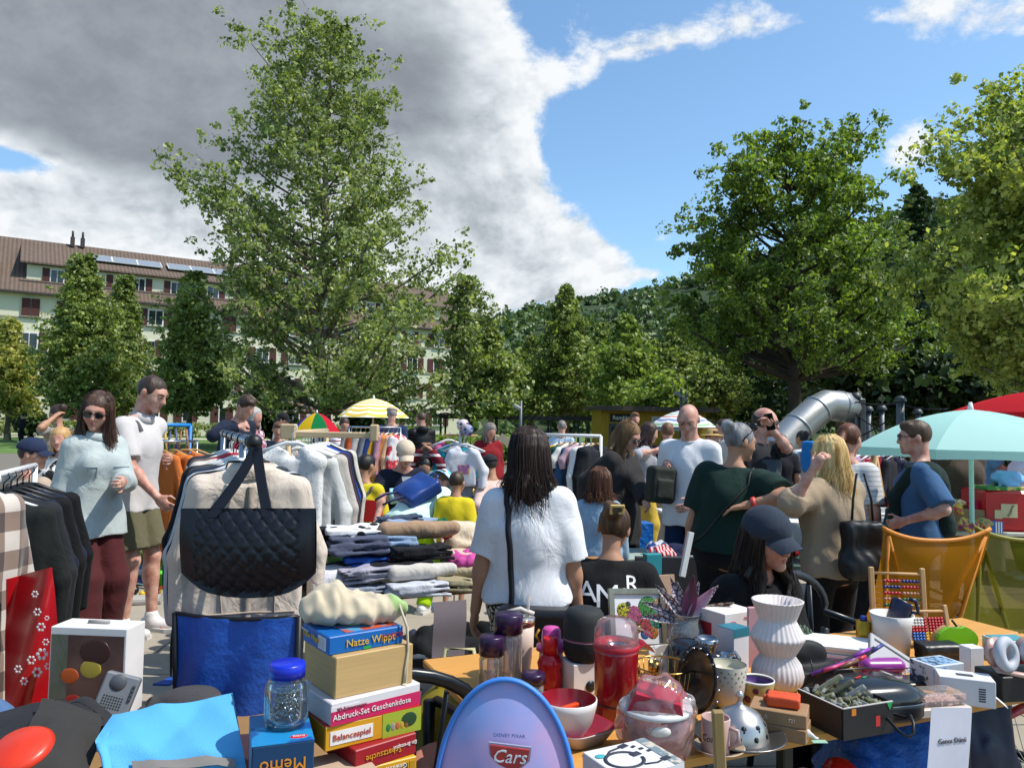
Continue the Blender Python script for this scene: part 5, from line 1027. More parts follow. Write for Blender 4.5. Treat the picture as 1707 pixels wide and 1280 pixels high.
# rack at the left edge
A, B = P(-95, 700, 2.45), P(62, 700, 3.75); rzr = math.atan2(B.y-A.y, B.x-A.x)-math.pi/2; rack('white clothes rack at the left edge with dark coats', A, B, 1.34, wht)
plaid_m = bpy.data.materials.new('mat_plaid'); plaid_m.use_nodes = True; t_ = NT(plaid_m.node_tree); sx_ = t_.add('ShaderNodeSeparateXYZ', {0: t_.vm('SCALE', t_.add('ShaderNodeTexCoord').outputs['Object'], 8.)})
fx = t_.math('GREATER_THAN', t_.math('FRACT', sx_.outputs[0]), .5); fz = t_.math('GREATER_THAN', t_.math('FRACT', t_.math('MULTIPLY', sx_.outputs[2], .9)), .5)
rp = t_.add('ShaderNodeValToRGB', {0: t_.math('MULTIPLY', t_.math('ADD', fx, fz), .5)}); rp.color_ramp.interpolation = 'CONSTANT'; rp.color_ramp.elements[0].color = (*lin('#b8aea4'), 1); rp.color_ramp.elements[1].position = .75; rp.color_ramp.elements[1].color = (*lin('#3e2f29'), 1); e__ = rp.color_ramp.elements.new(.3); e__.color = (*lin('#7a6558'), 1)
t_.set(t_.n['Principled BSDF'].inputs['Base Color'], t_.vm('SCALE', rp.outputs[0], t_.math('ADD', .8, t_.math('MULTIPLY', t_.noise(t_.add('ShaderNodeTexCoord').outputs['Object'], 9, 4), .4)))); t_.n['Principled BSDF'].inputs['Roughness'].default_value = .9; t_.n['Principled BSDF'].inputs['Sheen Weight'].default_value = .3
GL = 'coats on the left edge rack'
hung('brown and cream checked wool shirt jacket hanging nearest at the left edge', 'coat', plaid_m, P(-62, 792, 2.3), rzr+.95, GL, .86, 'w', True)
for f, c, k, lb, hh in ((.48, '#1b1f1e', 'coat', 'black coat next to the checked jacket', 'w'), (.58, '#23262a', 'coat', 'charcoal coat second behind the checked jacket', 'k'), (.67, '#171d2c', 'long', 'navy jacket third behind the checked jacket', 'k'), (.75, '#111214', 'coat', 'black coat fourth on the left rack', 'k'), (.83, '#1a2136', 'long', 'dark blue jacket near the end of the left rack', 'k'), (.92, '#121316', 'coat', 'last black coat on the left rack beside the denim jacket woman', 'k')):
    hung(lb, k, cloth(c, .14, fold=.5), along(A, B, f, 1.34), rzr+rng.uniform(-.08, .08), GL, .90, hh)
# rack with the quilted bag
A, B = P(425, 700, 2.55), P(372, 700, 4.4); rzr = math.atan2(B.y-A.y, B.x-A.x)-math.pi/2; r2 = rack('steel clothes rail in the middle left crowded with white hangers', A, B, 1.505, chrome, (.22, .95), r=.016)
MB().ball((0, 0, 1.505), (.028, .028, .028)).build('end_cap', blk, r2)
for k in range(14): MB().tube([(Vector(B)-Vector(A))*(.06+k*.065)*1+Vector((0, 0, 1.505-A.z*0))-Vector((0, 0, 0)), (Vector(B)-Vector(A))*(.078+k*.065)+Vector((0, 0, 1.505))], .021, 10).build('hook_loop', chrome if k % 3 else blk, r2)
GM = 'clothes on the middle rail behind the quilted bag'
for f, c, k, lb, hh, s_ in ((.03, '#c2b4a6', 'jacket', 'cream denim jacket hanging directly behind the black quilted bag', 'w', 1.06), (.09, '#17181b', 'coat', 'black long jacket second on the middle rail', 'w', 1.0), (.13, '#a9aeb4', 'coat', 'pale blue grey coat third on the middle rail', 'w', 1.04), (.21, '#20283a', 'jacket', 'navy jacket fourth on the middle rail', 'w', 1.06), (.27, '#3a3d40', 'coat', 'black garment with green print on the middle rail', 'w', .98), (.33, '#141518', 'coat', 'long black coat deep on the middle rail', 'w', 1.08), (.42, '#bdb5ad', 'jacket', 'beige jacket near the far end of the middle rail', 'red', 1.0), (.52, '#5a4f4a', 'jacket', 'taupe jacket on the far end of the middle rail', 'w', 1.0), (.66, '#2a2d33', 'jacket', 'dark jacket last on the middle rail', 'w', 1.0)):
    hung(lb, k, cloth(c, .08, fold=.6, fs=8), along(A, B, f, 1.505), rzr+rng.uniform(-.10, .10), GM, s_*.80, hh, f < .1)
for f, hh, lb in ((.58, 'w', 'empty white hanger sticking out left of the middle rail'), (.5, 'red', 'empty red hanger poking out of the middle rail')):
    link('empty_hanger', hg_me, hm[hh], None, along(A, B, f, 1.505), rzr+.3); tag(COL.objects[-1], lb, 'hanger')
sd__ = cloth('#a89a8c', .06); cj = [o for o in COL.objects if o.get('label', '').startswith('cream denim')][0]; GG = {'root': cj, 'top': cj.children[0]}
for pts, w__ in (((( 0, -.1, -.10), (0, -.1, -.62)), .030), (((-.20, -.1, -.21), (-.03, -.1, -.22)), .006), (((.03, -.1, -.22), (.20, -.1, -.21)), .006), (((-.13, -.1, -.26), (-.05, -.1, -.26)), .03), (((.05, -.1, -.26), (.13, -.1, -.26)), .03), (((-.09, -.1, -.28), (-.10, -.1, -.6)), .005), (((.09, -.1, -.28), (.10, -.1, -.6)), .005), (((-.19, -.1, -.60), (.19, -.1, -.60)), .008)): strap(GG, pts, w__, sd__, 'top', 'seam', .003, 14)
# quilted tote
qb = thing('quilted_tote_bag', 'large black diamond quilted tote bag hanging from the rail end', 'bag', P(420, 920, 2.40)); q0 = P(420, 920, 2.40)
def topt(px, py, D): return P(px, py, D)-q0
qm = M('#14161c', .38, var=.15, vs=10, spec=.4, bump=.2, bs=200)
def tote(u, v, off):
    x = 302+225*u; yb = 996-42*abs(2*u-1)**3; y = 847+(yb-847)*v; bul = .05*math.sin(math.pi*min(1, v*1.05))*math.sin(math.pi*min(max(u, .02), .98))**.5
    p = topt(x, y, 2.40); q = 0.
    if .12 < u < .88:
        a, b_ = (u*9+v*5.2), (u*9-v*5.2); q = min(abs((a % 1)-.5), abs((b_ % 1)-.5)); q = -.009*math.exp(-(.5-max(abs((a % 1)-.5), abs((b_ % 1)-.5)))**2/.006)
    return (p.x, p.y-(bul+q)*off, p.z)
MB().sheet(lambda u, v: tote(u, v, 1), 64, 44).build('front_panel', qm, qb); MB().sheet(lambda u, v: tote(1-u, v, -.6), 16, 12).build('back_panel', qm, qb)
for xs in ((352, 402, 424), (446, 437, 428)):
    MB().sheet(lambda u, v: tuple(topt((xs[0]*(1-v)**1.3+xs[2]*(1-(1-v)**1.3))+(u-.5)*17, 862-(862-745)*v, 2.385+.12*v)), 3, 12, .004).build('handle', qm, qb)
    MB().sheet(lambda u, v: tuple(topt((xs[0]*(1-v)**1.3+xs[2]*(1-(1-v)**1.3))+(u-.5)*17, 855-(855-745)*v, 2.47+.05*v)), 3, 12, .004).build('handle', qm, qb)
# second rack with lace dress, wooden frame
A, B = gpt(482, 4.5), gpt(545, 6.4); t = rack('pale wooden clothes rack with a lace dress at its end', A, B, 1.50, wood('#b79f7a'), r=.02)
MB().box((0, 0, 1.515), (.09, .05, .09), .008).build('post_head', wood('#b79f7a'), t); MB().box((.28, 0, 1.50), (.5, .03, .035), .005).build('cross_bar', wood('#b79f7a'), t); MB().box((.5, 0, 1.515), (.05, .05, .10), .008).build('post_head', wood('#b79f7a'), t)
GW = 'clothes on the wooden rack'
hung('white lace dress on a white hanger facing us', 'dress', M('#d0cfcc', .8, col2='#b4b3b0', pat='spots', ps=70, bump=.5, bs=150), Vector((A.x+.04, A.y-.06, 1.49)), .1, GW, 1.15)
for f, c, k, lb in ((.06, '#b9b9b6', 'long', 'white lace cardigan beside the lace dress'), (.14, '#8e8a84', 'long', 'grey knit cardigan behind the lace dress'), (.22, '#a8a199', 'coat', 'light grey coat on the wooden rack'), (.30, '#3d2a38', 'coat', 'plum coloured coat on the wooden rack'), (.38, '#1a1d2c', 'coat', 'navy coat on the wooden rack'), (.46, '#1f3c8c', 'jacket', 'royal blue jacket on the wooden rack'), (.55, '#16171a', 'jacket', 'black jacket with hood at the far end of the wooden rack'), (.65, '#b9b4aa', 'coat', 'cream coat at the far end of the wooden rack')):
    hung(lb, k, cloth(c, .1, fold=.5), along(A, B, f, 1.50)+Vector((.06, 0, 0)), rng.uniform(-.1, .15), GW, 1.03)
hung('dark grey striped top at the left of the wooden rack', 'jacket', cloth('#3a3b3e'), Vector((A.x-.10, A.y+.5, 1.45)), .2, GW)
# orange rack and blue stand
A, B = gpt(262, 7.2), gpt(330, 7.6); rack('low clothes rail with orange garments behind the man in polo', A, B, 1.36, chrome)
for f, c, k, lb in ((.12, '#b8642c', 'long', 'orange cardigan left on the low rail'), (.42, '#c06a2a', 'coat', 'long orange waistcoat in the middle of the low rail'), (.72, '#b05e2e', 'long', 'rust orange jacket right on the low rail'), (.92, '#4a4038', 'coat', 'brown coat at the right end of the low rail')):
    hung(lb, k, cloth(c, .1, fold=.5), along(A, B, f, 1.36), rng.uniform(-.3, .3), 'garments on the low orange rail', .95, 'wood')
A, B = gpt(245, 9.), gpt(318, 9.4); t = rack('bright blue pop up stand with handbags hanging', A, B, 1.50, M('#1a78c0', .5), r=.022)
for i, (f, c, lb) in enumerate(((.15, '#a81b2c', 'red handbag hanging from the blue stand'), (.35, '#b0903c', 'golden handbag with bow hanging from the blue stand'), (.6, '#3a3f66', 'blue handbag hanging from the blue stand'), (.85, '#8a5a34', 'tan handbag hanging from the blue stand'))):
    p = along(A, B, f, 1.5); h_ = thing('handbag', lb, 'bag', p, group='handbags on the blue stand'); MB().tube([(-.07, 0, -.34), (-.03, 0, 0), (.03, 0, 0), (.07, 0, -.34)], .014, 6).build('strap', M(c, .5), h_); link('pouch', sdf_mesh('pouch', [x_((0, 0, -.44), (.09, .02, .08), None, .03)], .016), M(c, .45, var=.15), h_)
# rack below the yellow parasol, seen along the row
A, B = gpt(582, 11.5), gpt(668, 11.5); rack('white metal clothes rail under the yellow parasol', A, B, 1.50, chrome)
cols = [('#9a8d84', 'taupe'), ('#b3542c', 'orange'), ('#a8a29c', 'stone'), ('#c4c2be', 'white'), ('#6f7278', 'grey'), ('#1f3566', 'royal blue'), ('#b98a2a', 'mustard'), ('#a87a8a', 'mauve'), ('#b5713c', 'amber'), ('#caa07c', 'peach'), ('#c9c5c6', 'red and white')]
for i, (c, nm) in enumerate(cols): hung(nm+' garment on the rail below the yellow parasol', 'jacket' if i % 3 else 'long', cloth(c, .1, fold=.6) if i < 10 else cloth('#cfcaca', .05, '#b0303a', 'noise', 6), along(A, B, .05+.09*i, 1.5), 1.2+rng.uniform(-.15, .15), 'garments below the yellow parasol', 1.0, 'wood' if i % 2 else 'w')
# white rail right of centre
A, B = gpt(885, 8.6), gpt(1002, 8.2); rack('white tubular clothes rail right of the dark haired woman', A, B, 1.47, wht, r=.018)
for i, (f, c, k, nm) in enumerate(((.42, '#b48a20', 'jacket', 'mustard jacket'), (.50, '#174034', 'jacket', 'bottle green bomber jacket'), (.58, '#c9c6be', 'shirt', 'white and green T-shirt'), (.64, '#2f4a68', 'long', 'blue denim dungarees'), (.72, '#a98a94', 'shirt', 'pink top'), (.80, '#d0cdca', 'jacket', 'white cardigan'), (.87, '#17181c', 'jacket', 'black jacket'), (.94, '#222428', 'jacket', 'charcoal jacket'))):
    hung(nm+' hanging on the white tubular rail', k, cloth(c, .1, fold=.5), along(A, B, f, 1.47), .75+rng.uniform(-.1, .1), 'garments on the white tubular rail', 1.0, 'wood' if i % 2 else 'w')
# kids clothes stand
b = gpt(768, 9); t = thing('clothes_stand', 'slim stand with childrens tops left of the red jacket woman', 'stand', b); MB().tube([(0, 0, 0), (0, 0, 1.48)], .018, 8).build('pole', wht, t); MB().tube([(-.2, 0, 1.44), (.2, 0, 1.44)], .012, 8).build('arm', wood('#b58a55'), t); MB().box((0, 0, .02), (.5, .06, .04)).box((0, 0, .045), (.06, .5, .04)).build('base', wht, t)
KG = 'childrens tops on the slim stand'
hung('small pink jacket on the childrens stand', 'kid', cloth('#b5517e'), (b.x-.14, b.y+.08, 1.42), .4, KG, 1.15); hung('teal long sleeved childrens top on the stand', 'kid', cloth('#1a7a8a'), (b.x-.06, b.y, 1.38), .2, KG, 1.2)
k_ = hung('white childrens top with a colourful print on the stand', 'kid', cloth('#c9c9cf', .04), (b.x+.05, b.y-.07, 1.38), 0.05, KG, 1.22); MB().box((0, -.045, -.27), (.11, .006, .09), .002).build('print', M('#8a5a8a', .8, col2='#c9a03c', pat='noise', ps=26), k_)
hung('grey childrens leggings hanging low on the stand', 'top', cloth('#8a8d96'), (b.x+.04, b.y, 1.0), .1, KG, .8)
for f, c in ((0, '#c9b9c0'), (1, '#8a8fae')): MB().lathe([(0, .07), (.05, .06), (.075, .0), (.06, -.05), (0, -.06)], 12).build('rolled_hat', M(c, .9, col2='#3a3a5a', pat='noise', ps=20), None, (b.x+.03+.05*f, b.y-.03, 1.56-.06*f), (1.2, 0, .4), label=('pale rolled hat on top of the childrens stand', 'blue patterned hat on top of the childrens stand')[f], cat='hat')
# rail right background
A, B = gpt(1412, 9.), gpt(1500, 9.); rack('clothes rail with pink and red items behind the brown ponytail woman', A, B, 1.38, dkm)
for i, (c, nm) in enumerate((('#a02c50', 'magenta'), ('#b06a9a', 'lilac'), ('#c08aa8', 'pale pink'), ('#8a3a5a', 'berry'), ('#9a141c', 'bright red'), ('#7a1018', 'dark red'), ('#22263a', 'midnight blue'), ('#2a2a30', 'black'))): hung(nm+' garment on the rail behind the ponytail woman', 'kid' if i < 4 else 'long', cloth(c), along(A, B, .06+.12*i, 1.38), .35+rng.uniform(-.3, .3), 'garments behind the ponytail woman', 1.2 if i < 4 else 1.)
t = thing('wooden_stand', 'wooden A shaped trestle with the red jacket', 'stand', gpt(1462, 8.7)); MB().tube([(-.16, 0, 0), (0, 0, 1.42)], .022, 6).build('leg', wood('#b08a5c'), t); MB().tube([(.20, 0, 0), (-.02, .03, 1.42)], .022, 6).build('leg', wood('#b08a5c'), t); MB().tube([(0, .35, 0), (-.02, .05, 1.40)], .022, 6).build('leg', wood('#b08a5c'), t)
# ================================================================== small builders for goods
def carton(label, loc, d, rz, mat, cat='box', name='carton', faces=(), group=None, bev=.002, tilt=(0, 0)):
    """box standing on loc (centre of its base); faces: (side, u0, v0, u1, v1, material) printed panels, side in f,b,l,r,t (local -y,+y,-x,+x,+z)"""
    t = thing(name, label, cat, loc, rz, group, rot=(tilt[0], tilt[1], rz)); MB().box((0, 0, d[2]/2), d, bev).build('body', mat, t)
    for fc in faces: panel(t, d, *fc)
    return t
def panel(t, d, side, u0, v0, u1, v1, mat, nm='print'):
    w_, dp, h_ = d; e = .0012
    if side == 'f': c, s_ = ((-w_/2+w_*(u0+u1)/2), -dp/2-e/2, h_*(v0+v1)/2), (w_*(u1-u0), e, h_*(v1-v0))
    elif side == 'b': c, s_ = ((-w_/2+w_*(u0+u1)/2), dp/2+e/2, h_*(v0+v1)/2), (w_*(u1-u0), e, h_*(v1-v0))
    elif side == 'l': c, s_ = (-w_/2-e/2, (dp/2-dp*(u0+u1)/2), h_*(v0+v1)/2), (e, dp*(u1-u0), h_*(v1-v0))
    elif side == 'r': c, s_ = (w_/2+e/2, (-dp/2+dp*(u0+u1)/2), h_*(v0+v1)/2), (e, dp*(u1-u0), h_*(v1-v0))
    else: c, s_ = ((-w_/2+w_*(u0+u1)/2), (-dp/2+dp*(v0+v1)/2), h_+e/2), (w_*(u1-u0), dp*(v1-v0), e)
    return MB().box(c, s_).build(nm, mat, t)
def word(t, d, side, u, v, txt, size, mat, flip=False, **k):
    w_, dp, h_ = d; e = .0022
    if side == 'f': loc, rot = (-w_/2+w_*u, -dp/2-e, h_*v), (R_(90), R_(180) if flip else 0, 0)
    elif side == 'l': loc, rot = (-w_/2-e, dp/2-dp*u, h_*v), (R_(90), R_(180) if flip else 0, R_(-90))
    elif side == 'r': loc, rot = (w_/2+e, -dp/2+dp*u, h_*v), (R_(90), R_(180) if flip else 0, R_(90))
    else: loc, rot = (-w_/2+w_*u, -dp/2+dp*v, h_+e), (0, 0, R_(180) if flip else 0)
    return lettering(txt, size, mat, t, loc, rot, **k)
def table(label, O, u, L, Dp, z, top, leg, name='folding_table', nb=1, cloth_=None, th=.028):
    u = Vector((u[0], u[1], 0)).normalized(); rz = math.atan2(u.y, u.x); t = thing(name, label, 'table', (O[0], O[1], 0), rz)
    for i in range(nb): MB().box((L/2, Dp*(i+.5)/nb, z-th/2), (L, Dp/nb-.006, th), .004).build('top_board', top, t)
    for x in (.15*L, .85*L):
        for y in (.1*Dp, .9*Dp): MB().tube([(x, y, 0), (x, y, z-th)], .016, 6).build('leg', leg, t)
        MB().tube([(x, .1*Dp, .2), (x, .9*Dp, .2)], .012, 6).build('brace', leg, t)
    if cloth_ is not None:
        MB().sheet(lambda a, b_: (-.02+a*(L+.04), -.02-.012*math.sin(a*40)*min(1, b_*3), z+.006-b_*.5), 60, 5, .003).build('cloth_front', cloth_, t); MB().box((L/2, Dp/2, z+.004), (L+.04, Dp+.04, .006)).build('cloth_top', cloth_, t)
    return t
gold = M('#b08c4a', .25, 1.); silver = M('#a9abaf', .22, 1., var=.1, vs=12); red_p = M('#8e1220', .3, spec=.6, coat=.3); clear = glassy('#eef2f4', .05, .16); pap = M('#d4d4d2', .7, var=.03)
pink_m = M('#c0468e', .4)
# ================================================================== mid table with folded clothes
O, E = T(500, 1003, .75), T(812, 978, .75); uu = (E-O).normalized(); vv = Vector((-uu.y, uu.x, 0))
oak = wood('#9a6a35'); table('brown bench table under the piles of folded clothes', O-uu*.25, uu, 2.2, .62, .75, oak, dkm, name='bench_table')
_fold = [sdf_mesh('folded', [x_((.012*math.sin(k*2.1+i), .014*math.cos(k*1.7+i*2), .012+.019*k), (.145-.014*((k*2+i) % 3), .105-.010*((k+i) % 3), .0022), np.array(Euler((.05*math.sin(k*3+i), .05*math.cos(k*2+i), .07*math.sin(k+i*2))).to_matrix()), .0062, .003) for k in range(3+i % 2)], .0065, .011, 22, i) for i in range(4)]
_crum = [sdf_mesh('crumpled', [e_((0, 0, .05), (.15, .11, .065), None, .05), e_((.06, .03, .07), (.08, .07, .06), None, .04), e_((-.07, -.02, .05), (.07, .08, .06), None, .04), p_((0, 0, .002), (0, 0, -1))], .010, .026, 26, 10+i) for i in range(3)]
_roll = sdf_mesh('roll', [c_((-.17, 0, .05), (.17, 0, .045), .048, .042, .02), c_((-.15, .05, .03), (.15, .05, .03), .03, .03, .03), p_((0, 0, .002), (0, 0, -1))], .010, .010, 20, 3)
def laundry(label, px, py, D, z, kind, mat, sc_=1., rz=0., group='folded clothes on the bench table', tilt=0.):
    q = P(px, py, D); me = {'f': _fold[rng.randrange(4)], 'c': _crum[rng.randrange(3)], 'r': _roll}[kind]
    o = link('folded_garment' if kind != 'c' else 'crumpled_garment', me, mat, None, (q.x, q.y, z), (tilt, rng.uniform(-.05, .05), rz), sc_ if hasattr(sc_, '__len__') else (sc_,)*3); return tag(o, label, 'garment', group)
uz = math.atan2(uu.y, uu.x); jn = lambda c: cloth(c, .14, fold=.4, fs=12)
for row in ((548, 965, 3.78, .75, 'c', '#c9c7cc', .95, 'crumpled white shirt at the left front of the bench table'), (605, 985, 3.75, .75, 'f', '#7c8494', .80, 'grey blue folded trousers at the bottom of the front pile'), (608, 970, 3.77, .815, 'f', '#9a97a4', .82, 'lavender grey folded trousers second in the front pile'),
    (612, 965, 3.90, .87, 'f', '#2450a0', .78, 'royal blue folded top in the left pile'), (590, 950, 3.88, .93, 'f', '#4a4f62', 1.0, 'slate blue folded jeans in the left pile'), (560, 950, 4.0, .80, 'f', '#1d2334', 1.0, 'navy folded trousers behind the crumpled white shirt'), (552, 930, 4.05, .90, 'c', '#141417', .95, 'black crumpled top at the left back'), (590, 915, 3.95, .99, 'f', None, .92, 'white folded cloth with black cow print on the left pile'),
    (692, 978, 3.80, .75, 'f', '#b6b9c2', 1.05, 'pale grey folded trousers at the bottom of the middle pile'), (705, 970, 3.82, .81, 'r', '#b9b4ac', .85, 'off white rolled trousers at the front of the middle pile'), (668, 958, 3.9, .83, 'f', '#14151a', 1.1, 'black folded jeans under the middle pile'), (700, 945, 3.95, .90, 'f', '#1a1b1f', 1.05, 'black shiny folded jeans in the middle pile'), (640, 935, 3.98, .93, 'f', '#7d93ad', .95, 'light blue folded jeans in the middle pile'),
    (700, 925, 4.0, .98, 'r', '#9a7f66', 1.0, 'beige rolled trousers on top of the middle pile'), (690, 900, 4.15, 1.0, 'f', '#7f8fa4', 1.0, 'faded denim jeans folded at the back of the pile'), (665, 903, 4.2, 1.03, 'f', '#3c4658', .85, 'dark edged denim folded at the very top of the pile'), (735, 905, 4.2, .98, 'c', '#145a34', .55, 'green crumpled top at the back of the pile'), (748, 915, 4.15, .97, 'c', '#a01a2a', .42, 'red crumpled cloth on the back pile'), (772, 912, 4.2, .93, 'c', '#c9b9a0', .9, 'cream crumpled blouse at the right back'),
    (785, 925, 4.1, .86, 'f', '#bfa996', .9, 'pale peach folded top at the right pile'), (775, 950, 4.0, .84, 'c', '#b5488a', .62, 'magenta crumpled top at the right pile'), (775, 975, 3.93, .75, 'f', '#8d8468', 1.0, 'khaki folded trousers at the bottom of the right pile'), (782, 965, 3.95, .80, 'r', '#a99c80', .62, 'sand coloured rolled trousers at the right front'), (640, 915, 4.25, .93, 'c', '#b87a92', .45, 'pink crumpled cap at the back of the left pile'), (812, 935, 4.1, .80, 'c', '#c4c6c8', .6, 'white crumpled top close to the white T-shirt woman'), (805, 915, 4.3, .86, 'c', '#2c2220', .5, 'dark brown crumpled scarf at the right back')):
    px, py, D, z, k, c, s_, lb = row; laundry(lb, px, py, D, z, k, jn(c) if c else cloth('#cfcfcf', .03, '#1a1a1c', 'spots', 14), s_, uz+rng.uniform(-.25, .25))
q = T(750, 1000, .74); pn = thing('hanging_paper', 'grey purple sheet of paper hanging from the bench table edge', 'paper', (q.x, q.y-.012, .74), uz); MB().sheet(lambda a, b_: ((a-.5)*.165, -.004-.008*math.sin(b_*5), -.26*b_), 5, 12, .0012).build('sheet', M('#7d7378', .8, var=.06), pn); MB().box((0, -.012, -.10), (.163, .001, .003)).build('crease', M('#5d5458', .9), pn)
# things on the ground beneath and around the bench table
for lb, px, py, z, k, c, s_ in (('black crumpled jacket on the ground under the bench table', 745, 1085, .0, 'c', '#17181a', 2.0), ('dark denim heap under the bench table', 700, 1075, .0, 'c', '#2a3040', 1.3), ('black coat spread on the ground right under the bench table', 800, 1085, .0, 'c', '#101113', 1.9), ('lilac grey cloth in the heap under the bench table', 752, 1100, .12, 'f', '#8d92a8', 1.1), ('blue jeans in the heap under the bench table', 722, 1095, .12, 'f', '#3c5a86', 1.0), ('dark grey trousers in the heap under the bench table', 738, 1090, .17, 'r', '#3b3533', .9), ('white sneaker like bundle in the heap under the bench table', 695, 1080, .14, 'c', '#bdb5a8', .45)):
    q = T(px, py, z+.1); laundry(lb, px, py, q.y, z, k, jn(c), s_, rng.uniform(-1, 1), 'heap on the ground under the bench table')
# ================================================================== red chair, toys, kids goods in the middle
def chair_red():
    b = gpt(604, 7.25); t = thing('folding_chair', 'red plastic folding chair with the boy in yellow', 'chair', b, R_(-8)); m = M('#b01c1c', .35, var=.05)
    MB().sheet(lambda u, v: ((u-.5)*.44, -.02-.04*(1-(2*u-1)**2), .66+.20*v-.02*(2*u-1)**2), 9, 4, .015).build('backrest', m, t); MB().box((0, .22, .43), (.42, .40, .03), .01).build('seat', m, t)
    for sx in (-.21, .21): MB().tube([(sx, -.02, .86), (sx, .0, .6), (sx, .45, 0)], .014, 6).build('leg', m, t); MB().tube([(sx, .40, .43), (sx, -.12, 0)], .014, 6).build('leg', m, t)
chair_red()
def toy(label, px, py, kind, c, s_=.1, z=0., rz=None, c2=None, group='toys spread on the ground', D=None):
    q = T(px, py, z) if D is None else Vector((P(px, py, D).x, D, z)); t = thing('toy_'+kind, label, 'toy', (q.x, q.y, z), rng.uniform(0, 3) if rz is None else rz, group, scale=s_/.1); m = M(c, .35, var=.04, spec=.5); m2 = M(c2 or '#222222', .4)
    if kind == 'car':
        MB().box((0, 0, .035), (.17, .08, .035), .012).build('body', m, t); MB().box((-.01, 0, .065), (.09, .07, .035), .012, taper=.8).build('cabin', M('#26303a', .15), t)
        for x in (-.05, .05):
            for y in (-.04, .04): MB().tube([(x, y-.006, .02), (x, y+.006, .02)], .02, 10).build('wheel', m2, t)
    elif kind == 'truck':
        MB().box((0, -.06, .07), (.12, .07, .08), .015, taper=.85).build('cab', m, t); MB().box((0, -.085, .10), (.09, .03, .03), .005).build('windscreen', M('#2a3b3a', .15), t); MB().box((0, .06, .09), (.15, .16, .09), .006, taper=1.15).build('dump_bed', m2, t); MB().box((0, -.097, .045), (.13, .02, .03), .005).build('bumper', M('#c9ccd0', .3), t)
        for x in (-.06, .06):
            for y in (-.06, .08): MB().tube([(x-.015, y, .03), (x+.015, y, .03)], .03, 12).build('wheel', M('#17181a', .7), t)
    elif kind == 'block': MB().box((0, 0, .03), (.12, .07, .06), .006).build('block', m, t); MB().tube([(-.03, 0, .06), (-.03, 0, .072)], .018, 10).build('stud', m2, t); MB().tube([(.03, 0, .06), (.03, 0, .072)], .018, 10).build('stud', m2, t)
    elif kind == 'ball': MB().ball((0, 0, .05), .05, 14, 10).build('ball', m, t)
    elif kind == 'bucket': MB().lathe([(0, 0), (.05, 0), (.07, .11), (.075, .11), (.068, .105), (.05, .01), (0, .01)], 16).build('bucket', m, t); MB().tube([(-.07, 0, .11), (0, 0, .17), (.07, 0, .11)], .006, 6).build('handle', m2, t)
    elif kind == 'board': MB().box((0, 0, .01), (.22, .15, .02), .004).build('board', m, t); MB().box((0, 0, .021), (.19, .12, .004)).build('print', m2, t)
    elif kind == 'tower': MB().box((0, 0, .08), (.07, .06, .16), .01).build('column', m, t); MB().lathe([(.02, 0), (.06, .03), (.06, .05), (.02, .08)], 14).build('wheel', m2, t, (.02, 0, .16), (1.4, 0, .3)); MB().box((.05, 0, .03), (.05, .1, .06), .008).build('foot', M('#c9202a', .35), t)
    elif kind == 'house':
        MB().box((0, 0, .06), (.13, .08, .12), .004).build('wall', m, t); MB().prism([(-.08, .12), (.08, .12), (0, .17)], -.05, .05, 'y').build('roof', M('#b03030', .4), t); MB().box((0, -.043, .06), (.07, .006, .06)).build('pane', m2, t)
    return t
toy('blue toy truck with lime green dump bed on the ground beside the mans legs', 246, 962, 'truck', '#1a78b8', .19, 0, .25, '#8ab81a')
toy('tall orange red toy crane behind the blue toy truck', 268, 905, 'tower', '#c87a12', .22, 0, .4, '#4aa020'); toy('lime green toy wheel by the black coat sleeve', 281, 985, 'bucket', '#3fb81f', .16, 0, .3, '#208018')
toy('grey toy drill case lying on the paving', 232, 1003, 'board', '#8f8a84', .17, 0, .3, '#a9a49c'); toy('black toy motorbike wheel beside the orange crane', 254, 915, 'ball', '#1b1c20', .12)
k = 0; kinds = ['car', 'block', 'ball', 'board', 'block', 'car', 'bucket', 'house']; tc_ = [('red', '#b81c20'), ('yellow', '#d0a818'), ('blue', '#1f55b0'), ('green', '#2a8a30'), ('orange', '#c85a14'), ('white', '#c9c9c6'), ('purple', '#6a3a9a'), ('pink', '#c05a90'), ('turquoise', '#1f9a9a'), ('black', '#1c1d20')]
used_lab = set()
def scatter(n, x0, x1, y0, y1, where, sz=(.07, .15), z=0.):
    for _ in range(n):
        for _t in range(40):
            kd = rng.choice(kinds); (nm, c), (nm2, c2) = rng.sample(tc_, 2); lb = '%s toy %s with %s details %s' % (nm, kd, nm2, where)
            if lb not in used_lab: used_lab.add(lb); break
        toy(lb, rng.uniform(x0, x1), rng.uniform(y0, y1), kd, c, rng.uniform(*sz), z, None, c2)
scatter(10, 222, 280, 968, 1000, 'in the heap beside the mans legs', (.05, .09)); scatter(5, 255, 295, 880, 925, 'behind the blue toy truck', (.08, .14))
scatter(15, 545, 640, 868, 905, 'in front of the red folding chair', (.08, .15)); scatter(12, 728, 800, 868, 915, 'around the boy in yellow', (.08, .15)); scatter(10, 640, 830, 838, 862, 'behind the bending woman', (.08, .16)); scatter(7, 790, 850, 850, 875, 'near the crouching person in pink', (.08, .15))
toy('yellow toy house frame with red roof behind the boy in yellow', 785, 858, 'house', '#d0a818', .32, .32, .1, '#7ab0c0'); carton('open brown cardboard box holding the yellow toy house', T(790, 893, 0), (.5, .35, .32), .2, M('#8a6a46', .85, var=.1), name='cardboard_box')
